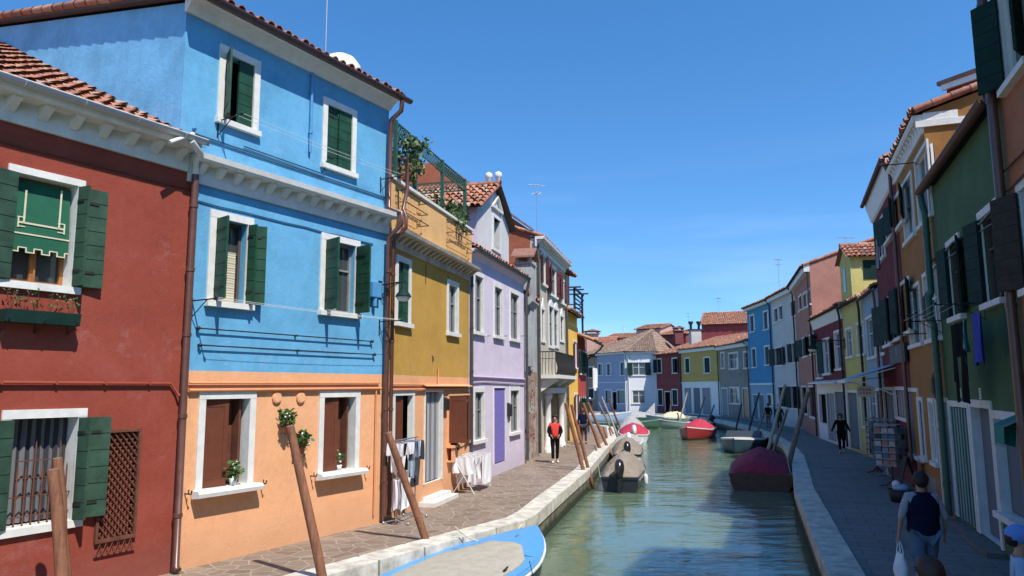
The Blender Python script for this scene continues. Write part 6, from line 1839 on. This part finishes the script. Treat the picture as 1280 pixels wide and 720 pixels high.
    for nm in 'LR':
        a, he, to_ = J['ank'+nm], J['heel'+nm], J['toe'+nm]
        cloth('shoe', [(*he, .045, .045), (*a, .045, .045), (*lerp3(he, to_, .6), .048, .04), (to_[0], to_[1]+.03, to_[2], .042, .032)], [(0, 1), (0, 2), (2, 3)], shoes)
    # hair
    if hat:
        mb = MB(); mb.ball((0, .0, 1.685), .124, 0, 14, (.98, 1.08, .86))
        mb.add([(-.09, .06, 1.66), (.09, .06, 1.66), (.07, .19, 1.645), (0, .21, 1.65), (-.07, .19, 1.645), (-.09, .06, 1.675), (.09, .06, 1.675), (.07, .19, 1.657), (0, .21, 1.662), (-.07, .19, 1.657)], [(0, 1, 2, 3, 4), (9, 8, 7, 6, 5), (0, 5, 6, 1), (1, 6, 7, 2), (2, 7, 8, 3), (3, 8, 9, 4), (4, 9, 5, 0)])
        mb.build('cap', hat, t)
    mb = MB()
    n, m = 14, 10; vs = []
    for i in range(m+1):
        th = PI*i/m*.98
        for k in range(n):
            ph = 2*PI*k/n
            x = math.sin(th)*math.cos(ph); y = math.sin(th)*math.sin(ph); z = math.cos(th)
            # cut away the face: shrink where forward and low
            face_ = max(0, y)*max(0, .62-z)
            rr = .116+.005*math.sin(ph*5+i)-(.03*min(1, face_*3))
            vs.append((x*rr*.93, y*rr*1.08-.012-.02*max(0, -z)-(.075*min(1, face_*2.4)), 1.665+z*rr*(1.0 if z > 0 else .98+hairlen)))
    mb.add(vs, [(i*n+k, (i+1)*n+k, (i+1)*n+(k+1) % n, i*n+(k+1) % n) for i in range(m) for k in range(n)], 0, True)
    mb.build('hair', hair, t)
    return t
g = ground(694, 578.5)
person('man in red shirt, open black jacket and white shoes walking on the left quay', (g.x, g.y, .005), 178, 1.78, top='cloth_red_shirt' if False else 'cover_bright_red', legs='cloth_black', outer='cloth_black', shoes='cloth_white', stride=.25, armL=((-.26, .05, 1.15), (-.15, .16, 1.02)), armR=((.26, .05, 1.15), (.16, .15, 1.02)))
g = ground(730, 555)
person('man in dark navy clothes seen from behind next to the brown poles', (g.x, g.y, .005), 10, 1.80, top='cloth_navy', legs='cloth_darkgrey', hair='hair_ginger', stride=.15, fat=1.2)
person('distant person in white sun hat beyond the side canal', (8.6, 83.3, .04), 180, 1.68, top='cloth_navy', legs='cloth_navy', hat='cloth_white')
g = ground(1053, 566)
person('woman with long hair in black coat walking on the right quay', (g.x, g.y, .005), 200, 1.66, top='cloth_black', legs='cloth_black', stride=.5, hairlen=.9, shoes='skin', fat=1.15, armL=((-.30, -.05, 1.15), (-.40, .02, .93)), armR=((.30, -.05, 1.15), (.42, .0, .93)))
g = ground(961, 534)
person('person in black top standing by the thin pole on the right quay', (g.x, g.y, .005), 220, 1.65, top='cloth_black', legs='cloth_khaki', hair='hair_dark', hairlen=.5, fat=1.1)
g = ground(975, 538)
person('person in dark green coat standing on the right quay', (g.x, g.y, .005), 190, 1.68, top='cloth_dkgreen', legs='cloth_dkgreen', hair='hair_dark', fat=1.25, hairlen=.3)
# woman with bag
WX = at(1141, 484, 10.4)
t = W_ = person('woman in navy vest, grey sleeves and jeans seen from behind carrying a white bag', (WX.x, WX.y, .005), 8, 1.66, top='cloth_navy', sleeve='cloth_sleeve', sleeve_to=.62, legs='cloth_jeans', stride=.22, fat=1.22, armL=((-.29, -.01, 1.15), (-.315, .06, .90)), armR=((.29, -.02, 1.15), (.30, .07, .91)), shoes='rubber')
sc_ = 1.66/1.75; ang_ = -R(8)
hp = Vector((-.318, .07, .80))*sc_
hp = Vector((WX.x, WX.y, 0))+Matrix.Rotation(ang_, 3, 'Z') @ hp
t = thing('shopping_bag', 'white shopping bag hanging from the left hand of the woman in the navy vest', 'bag', (hp.x, hp.y, hp.z), ang_)
mb = MB(); prof = []
N_, K_ = 9, 14; vs = []
for i in range(N_+1):
    f = i/N_; z = -.16-.36*f; wx = (.10+.035*math.sin(f*2.4)); wy = .02+.07*math.sin(min(1, f*1.2)*PI*.62)
    for k in range(K_):
        a = 2*PI*k/K_; vs.append((math.cos(a)*wy*(1+.08*math.sin(3*a+i)), math.sin(a)*wx*(1+.06*math.sin(4*a+i*1.3)), z+.01*math.sin(a*3)))
mb.add(vs, [(i*K_+k, (i+1)*K_+k, (i+1)*K_+(k+1) % K_, i*K_+(k+1) % K_) for i in range(N_) for k in range(K_)], 0, True); mb.add(vs[-K_:], [tuple(range(K_))])
mb.build('bag_body', 'cloth_white', t)
for sy in (-1, 1):
    mb = MB(); mb.tube([(sy*.018, -.075, -.17), (sy*.014, -.035, -.06), (0, 0, .0), (sy*.014, .035, -.06), (sy*.018, .075, -.17)], .008, 5); mb.build('handle', 'cloth_white', t)
q = at(1159, 700, 5.6)
person('person with short brown hair whose head alone shows at the bottom edge', (q.x, q.y, .005), 350, q.z, top='cloth_navy', legs='cloth_jeans', hair='hair_brown')
q = at(1272, 661, 7.2)
person('child in light blue cap and pale shirt at the lower right corner', (q.x, q.y, .005), 120, q.z+.0, top='cloth_palest_blue', legs='cloth_jeans', hat='cloth_capblue', sleeve_to=.4)

# ================================================================ CLOTHES, RACKS, SHOP STUFF
def garment(name, label, M_, pts_top, drop, kind, mat, group, seed=0, cat=None):
    """pts_top: (x0, x1) along the line, hanging in local xz; M_: matrix of the hanger point"""
    random.seed(seed)
    x0, x1 = pts_top; w = x1-x0
    mb = MB(); nx, nz = 16, 14
    ph = random.uniform(0, 6)
    vs = []; 
    for j in range(nz+1):
        f = j/nz
        for i in range(nx+1):
            a = i/nx
            yy = .025*math.sin(a*9+ph)*(.4+f)+.012*math.sin(a*21+f*4+ph)
            hem = drop+.03*math.sin(a*7+ph)
            vs.append((x0+a*w+(.02*math.sin(f*4+ph)), yy, -hem*f))
    def ok(a, f):
        if kind == 'sheet': return True
        if kind == 'shirt': return f > .32 or True if .22 < a < .78 else f < .42
        if kind == 'trousers': return f < .3 or not (.47 < a < .53)
        if kind == 'suit': return (f < .45 and (.2 < a < .8)) or (f < .7 and (a < .2 or a > .8)) or (f >= .45 and (.22 < a < .46 or .54 < a < .78))
        return True
    fs = [(j*(nx+1)+i, j*(nx+1)+i+1, (j+1)*(nx+1)+i+1, (j+1)*(nx+1)+i) for j in range(nz) for i in range(nx) if ok((i+.5)/nx, (j+.5)/nz)]
    mb.add(vs, fs, 0, True)
    mb.add([(p[0], p[1]+.008, p[2]) for p in vs], [tuple(reversed(f)) for f in fs], 0, True)
    o = mb.build(name, mat); o.matrix_world = M_
    tag(o, label, cat or name.replace('_', ' '), group)
    return o
# clothes rack in front of the joint of blue and ochre house
g0 = ground(497, 655, 0); cR = Vector((g0.x, g0.y, 0))
rackM = Matrix.Translation(cR) @ Matrix.Rotation(R(90-15), 4, 'Z')
t = thing('clothes_rack', 'metal clothes rack full of garments before the ochre house window', 'clothes rack', cR, R(75))
RH = 1.75; RL = .95
mb = MB()
for x in (-.1, RL): mb.tube([(x, 0, .05), (x, 0, RH)], .014, 6); mb.tube([(x, -.28, .04), (x, 0, .1), (x, .28, .04)], .012, 6)
for x in (-.1, RL):
    for y in (-.28, .28): mb.ball((x, y, .03), .03, 0, 8)
mb.tube([(-.1, 0, .1), (RL, 0, .1)], .012, 6)
mb.build('frame', 'aluminium', t)
mb = MB(); mb.tube([(-.25, 0, RH), (RL+.15, 0, RH)], .014, 6); mb.build('rail', 'aluminium', t)
mb = MB(); mb.tube([(-.2, -.02, .95), (.25, -.02, .95)], .012, 6); mb.build('low_rail', 'aluminium', t)
cols = ['cloth_white', 'cloth_white', 'cloth_navy', 'cloth_pink', 'cloth_white', 'cloth_black', 'cloth_white', 'cloth_grey', 'cloth_white', 'cloth_palest_blue', 'cloth_grey', 'cloth_palest_blue', 'cloth_white', 'cloth_darkgrey']
names = ['white', 'white', 'navy', 'pink', 'white', 'black', 'white', 'grey', 'white', 'pale blue', 'grey', 'pale blue', 'white', 'dark grey']
for i, c in enumerate(cols):
    x = -.2+i*(RL+.25)/len(cols)
    long_ = .62 if i < 7 else random.uniform(.75, 1.0)
    if i == 13: long_ = 1.02
    Mh = rackM @ Matrix.Translation((x, -.18, RH-.06)) @ Matrix.Rotation(R(90+random.uniform(-14, 14)-22), 4, 'Z')
    Mh = rackM @ Matrix.Translation((x, 0, RH-.06)) @ Matrix.Rotation(R(75+random.uniform(-15, 15)), 4, 'Z') @ Matrix.Translation((-.21, 0, 0))
    lab = '%s shirt hanging %s on the metal clothes rack' % (names[i], ['first from the left', 'second from the left', 'third from the left', 'fourth from the left', 'fifth from the left', 'sixth from the left', 'seventh, at the middle', 'eighth, just right of the middle', 'ninth from the left', 'tenth from the left', 'fourth from the right', 'third from the right', 'second from the right', 'last at the right end'][i])
    garment('shirt', lab, Mh, (0, .42), long_, 'shirt', c, 'garments on the clothes rack', 20+i)
for i in range(5):
    Mh = rackM @ Matrix.Translation((-.18+i*.10, -.03, .94)) @ Matrix.Rotation(R(60+i*12), 4, 'Z') @ Matrix.Translation((-.13, 0, 0))
    garment('trousers', 'white trousers %s on the low bar of the metal clothes rack' % ['leftmost', 'second from the left', 'in the middle', 'second from the right', 'rightmost'][i], Mh, (0, .26), .62, 'trousers', 'cloth_white', 'white trousers on the low bar', 50+i)
# drying rack with white linen
cD = OCHRE.w(4.45, -.38, 0)
dM = Matrix.Translation(cD) @ Matrix.Rotation(OCHRE.ang, 4, 'Z')
t = thing('drying_rack', 'folding white drying rack hung with white linen by the ochre house', 'drying rack', cD, OCHRE.ang)
mb = MB()
for x in (0, 1.6):
    mb.tube([(x, -.3, .02), (x, .3, .95)], .012, 5); mb.tube([(x, .3, .02), (x, -.3, .95)], .012, 5)
for k in range(9): mb.tube([(k*.2, -.32, .97), (k*.2, .32, .97)], .007, 5)
mb.tube([(-.0, -.32, .97), (1.6, -.32, .97)], .01, 5); mb.tube([(0, .32, .97), (1.6, .32, .97)], .01, 5)
mb.build('frame', 'white_frame', t)
for i, (x, y0_, y1_, dr, lb) in enumerate(((-.01, -.30, .30, .45, 'wide white cloth on the nearest rod of the drying rack'), (.2, -.28, .30, .72, 'longer white cloth on the second rod of the drying rack'), (.6, -.30, .2, .6, 'white cloth on the middle rod of the drying rack'), (1.0, -.31, .3, .66, 'white cloth on the far half of the drying rack'))):
    garment('linen_cloth', lb, dM @ Matrix.Translation((x, 0, .985)) @ Matrix.Rotation(R(90), 4, 'Z'), (y0_, y1_), dr, 'sheet', 'cloth_white', 'white linen on the drying rack', 70+i)
garment('linen_cloth', 'long white sheet along the canal side of the drying rack', dM @ Matrix.Translation((0, -.335, .985)), (.55, 1.6), .80, 'sheet', 'cloth_white', 'white linen on the drying rack', 77)
# laundry hanging high on the green house
H = GRN
xA, zA = H.loc(1186, 408, -.4); xB, zB = H.loc(1206, 404, -.4)
def facM(H, x, y, z, a=0): return H.mw @ Matrix.Translation((x, y, z)) @ Matrix.Rotation(a, 4, 'Z')
clothesline(GRN, .25, 3.9, GRN.loc(1176, 393, -.3)[1], .75, 'clothesline of thin cords under the shuttered windows of the dark green house', 3, sag=.02)
garment('wetsuit', 'black overall hanging by its sleeves under the dark green house window', facM(H, xA, -.4, zA), (0, xB-xA), 1.4, 'suit', 'cloth_black', None, 90, 'overall')
xC, zC = H.loc(1213, 398, -.4)
garment('blue_cloth', 'bright blue cloth hanging right of the black overall on the green house', facM(H, xC, -.4, zC+.05), (0, .6), .8, 'sheet', 'cloth_blue', None, 91, 'cloth')
garment('striped_cloth', 'small white striped cloth between the black overall and the blue cloth', facM(H, xC-.12, -.48, zC-.02), (0, .14), .5, 'sheet', 'striped_curtain', None, 92, 'cloth')
# laundry by the rose red house
for i, dx in enumerate((0, .75, 1.5)):
    garment('bed_sheet', ['white sheet nearest the yellow orange house, first on the high line', 'white sheet in the middle of the high line beyond the balcony', 'white sheet at the far end of the high line before the rose red house'][i], facM(ROSE, -.3+dx, -.9, 4.0), (0, .68), 1.15+.15*(i % 2), 'sheet', 'cloth_white', 'sheets drying beyond the balcony', 95+i)
clothesline(ROSE, -.5, 2.2, 3.98, .9, 'clothesline holding white sheets before the rose red house', 1, sag=.0)
# scarf-like cloths between top windows of tall plum and ochre
garment('grey_towel', 'grey towel drying at the top corner of the tall plum house', facM(RB7, RB7.L-1.1, -.5, RB7.loc(1118, 262, -.5)[1]), (0, .5), .9, 'sheet', 'cloth_grey', None, 99, 'towel')
# postcard racks
def card_rack(label, loc, rz, h=1.75, red=True, seed=1, wide=.34):
    random.seed(seed)
    t = thing('postcard_rack', label, 'postcard rack', loc, rz, 'revolving card racks by the souvenir shop')
    mb = MB(); mb.tube([(0, 0, .05), (0, 0, h)], .025, 8)
    for k in range(4): a = k*PI/2+.3; mb.tube([(0, 0, .22), (.16*math.cos(a), .16*math.sin(a), .07), (.36*math.cos(a), .36*math.sin(a), .04)], .018, 6)
    mb.build('stand', 'stand_red' if red else 'aluminium', t)
    mb = MB()
    for r in range(6):
        z = .62+r*(h-.75)/6
        for k in range(4):
            a = k*PI/2; m = Matrix.Rotation(a, 4, 'Z')
            mb.box(-wide*.7, -wide*.75-.05, z, wide*.7, -wide*.75-.045, z+.04, 0, m); mb.box(-wide*.7, -wide*.75-.05, z, wide*.7, -wide*.75, z+.006, 0, m)
    for k in range(4):
        m = Matrix.Rotation(k*PI/2, 4, 'Z')
        for x in (-wide*.7, 0, wide*.7): mb.tube([m @ Vector((x, -wide*.75, .6)), m @ Vector((x, -wide*.75, h-.08))], .006, 4)
    mb.box(-wide*.75, -wide*.75, h-.08, wide*.75, wide*.75, h-.05); 
    mb.build('wire_pockets', 'grey_lead', t)
    for k in range(4):
        mb = MB()
        m = Matrix.Rotation(k*PI/2, 4, 'Z')
        for r in range(6):
            z = .63+r*(h-.75)/6
            for c in range(3):
                x = -wide*.66+c*wide*.46
                mb.box(x, -wide*.75-.038, z, x+wide*.4, -wide*.75-.03, z+.145, random.choice((0, 0, 1, 1, 2, 3, 4)), m)
        mb.build('postcards', ['paper_dim', 'cloth_jeans', 'card_pink', 'cloth_grey', 'cloth_darkgrey'], t)
    return t
paint('stand_red', (.16, .02, .018), .5, .15)
RD = RB7.ang
for (u, v, lb, rd, h, sd, wd) in ((1117, 610, 'nearest revolving postcard rack on a red foot by the souvenir shop', True, 1.82, 3, .42), (1110, 596, 'middle revolving postcard rack with pale cards by the souvenir shop', False, 1.85, 4, .40), (1097, 592, 'furthest card rack hung with small brown trinkets by the souvenir shop', True, 1.85, 5, .26)):
    g = ground(u, v); card_rack(lb, (g.x, g.y, .005), RD+.35*sd, h, rd, sd, wd)
g = ground(1137, 622)
t = thing('display_board', 'dark folding display board leaning by the brown ochre house corner', 'board', (g.x+.25, g.y+.4, .005), RD)
mb = MB(); mb.extrude([(-.3, -.32, 0), (.3, -.32, 0), (.3, -.08, 1.0), (-.3, -.08, 1.0)], (0, .03, 0)); mb.build('panel', 'grey_brown_shutter', t)
mb = MB(); mb.extrude([(-.3, .2, 0), (.3, .2, 0), (.3, -.03, 1.0), (-.3, -.03, 1.0)], (0, .03, 0)); mb.build('rear_panel', 'grey_brown_shutter', t)
# toy-like goods basket and black bag at its foot
g = ground(1132, 628)
t = thing('goods_basket', 'low dark basket with folded pale goods between the card racks and the display board', 'basket', (g.x-.05, g.y+.1, .005), RD)
mb = MB(); mb.lathe([(0, .0), (.24, 0), (.30, .3), (.28, .3), (.22, .03), (0, .03)], seg=14); mb.build('basket', 'cable_black', t)
mb = MB(); mb.ball((0, 0, .33), .2, 0, 10, (1, 1, .5)); mb.ball((.06, -.1, .42), .1, 1, 8); mb.build('goods', ['cloth_palest_blue', 'cloth_white'], t)
# teal parasol-like awning at the right window of the green house
x0, z0, x1, z1 = GRN.rect((1254, 640), (1277, 528))
t = thing('window_awning', 'teal window awning with pale trim on the lower right window of the green house', 'awning', GRN.w(5.3, -.02, 2.42), GRN.ang); t.scale = (.6, .5, 1)
w_ = .9
mb = MB(); n = 12; vs = []
for i in range(n+1):
    x = w_*i/n; s_ = .03*(i % 2); vs += [(x, 0, .0), (x, -.62, -.16), (x, -.64, -.42-s_)]
mb.add(vs, [(3*i+k, 3*i+3+k, 3*i+4+k, 3*i+1+k) for i in range(n) for k in (0, 1)]); mb.add([(0, 0, 0), (0, -.62, -.16), (0, -.64, -.42), (0, -.1, -.5)], [(0, 1, 2, 3)])
mb.build('canvas', 'cloth_teal', t)
mb = MB(); mb.tube([(0, -.65, -.455), (w_, -.65, -.455)], .012, 5); mb.tube([(-.02, 0, -.02), (-.02, -.63, -.17)], .018, 5); mb.tube([(w_, 0, -.02), (w_, -.63, -.17)], .018, 5); mb.build('frame', 'cloth_grey', t)
# small figures on the quay: bollard-like iron rings on the kerb
for i, (x, y) in enumerate(((1.05, 22.3), (2.95, 30.5))):
    pass

# ================================================================ LIGHT, SKY, CAMERA
SUN_EL, az = R(55), math.atan2(.56, -.83)
sv = Vector((math.sin(az)*math.cos(SUN_EL), math.cos(az)*math.cos(SUN_EL), math.sin(SUN_EL)))
sl_ = bpy.data.lights.new('sun', 'SUN'); sl_.energy = 4.0; sl_.angle = R(.53); sl_.color = (1.0, .945, .86)
so = bpy.data.objects.new('sun', sl_); C.objects.link(so); so.location = (10, -20, 40)
so.rotation_euler = (-sv).to_track_quat('-Z', 'Y').to_euler()
wd = bpy.data.worlds.new('World'); SC.world = wd; wd.use_nodes = True
nt = wd.node_tree; bg = nt.nodes['Background']
sky = nt.nodes.new('ShaderNodeTexSky'); sky.sky_type = 'NISHITA'; sky.sun_disc = False
sky.sun_elevation = SUN_EL; sky.sun_rotation = az
sky.air_density = .9; sky.dust_density = 0.05; sky.ozone_density = 1.7; sky.altitude = 0
hs = nt.nodes.new('ShaderNodeHueSaturation'); hs.inputs['Saturation'].default_value = 1.3
tcs = nt.nodes.new('ShaderNodeTexCoord'); ads = nt.nodes.new('ShaderNodeVectorMath'); ads.operation = 'ADD'; ads.inputs[1].default_value = (0, 0, .11)
nrm = nt.nodes.new('ShaderNodeVectorMath'); nrm.operation = 'NORMALIZE'
nt.links.new(tcs.outputs['Generated'], ads.inputs[0]); nt.links.new(ads.outputs[0], nrm.inputs[0]); nt.links.new(nrm.outputs[0], sky.inputs[0])
nt.links.new(sky.outputs[0], hs.inputs['Color']); 
tcw = nt.nodes.new('ShaderNodeTexCoord'); mpw = nt.nodes.new('ShaderNodeMapping'); mpw.inputs['Scale'].default_value = (1.2, 1.2, 9)
nt.links.new(tcw.outputs['Generated'], mpw.inputs[0])
nw = nt.nodes.new('ShaderNodeTexNoise'); nw.inputs['Scale'].default_value = 2.3; nw.inputs['Detail'].default_value = 6; nt.links.new(mpw.outputs[0], nw.inputs['Vector'])
rw = nt.nodes.new('ShaderNodeValToRGB'); rw.color_ramp.elements[0].position = .45; rw.color_ramp.elements[1].position = .8; nt.links.new(nw.outputs[0], rw.inputs[0])
sw_ = nt.nodes.new('ShaderNodeSeparateXYZ'); nt.links.new(tcw.outputs['Generated'], sw_.inputs[0])
mw_ = nt.nodes.new('ShaderNodeMapRange'); nt.links.new(sw_.outputs[2], mw_.inputs[0]); mw_.inputs[1].default_value = .32; mw_.inputs[2].default_value = .06; mw_.inputs[3].default_value = 0; mw_.inputs[4].default_value = .25
mm_ = nt.nodes.new('ShaderNodeMath'); mm_.operation = 'MULTIPLY'; nt.links.new(rw.outputs[0], mm_.inputs[0]); nt.links.new(mw_.outputs[0], mm_.inputs[1])
mx_ = nt.nodes.new('ShaderNodeMix'); mx_.data_type = 'RGBA'; nt.links.new(mm_.outputs[0], mx_.inputs[0]); nt.links.new(hs.outputs[0], mx_.inputs[6]); mx_.inputs[7].default_value = (4.6, 5.4, 6.4, 1)
nt.links.new(mx_.outputs[2], bg.inputs[0])
bg.inputs[1].default_value = .15
cam = bpy.data.cameras.new('camera'); co = bpy.data.objects.new('camera', cam); C.objects.link(co)
cam.sensor_width = 36; cam.lens = 36*FPX/1280; cam.clip_end = 2500; cam.clip_start = .05
co.location = (0, 0, CAMH)
co.matrix_world = Matrix.Translation((0, 0, CAMH)) @ Matrix.Rotation(R(90)+PITCH, 4, 'X') @ Matrix.Rotation(ROLL, 4, 'Z')
SC.camera = co
SC.view_settings.view_transform = 'Standard'; SC.view_settings.look = 'None'; SC.view_settings.exposure = .65; SC.view_settings.gamma = 1
SC.cycles.max_bounces = 6; SC.cycles.glossy_bounces = 3; SC.cycles.transmission_bounces = 2; SC.cycles.caustics_reflective = False; SC.cycles.caustics_refractive = False
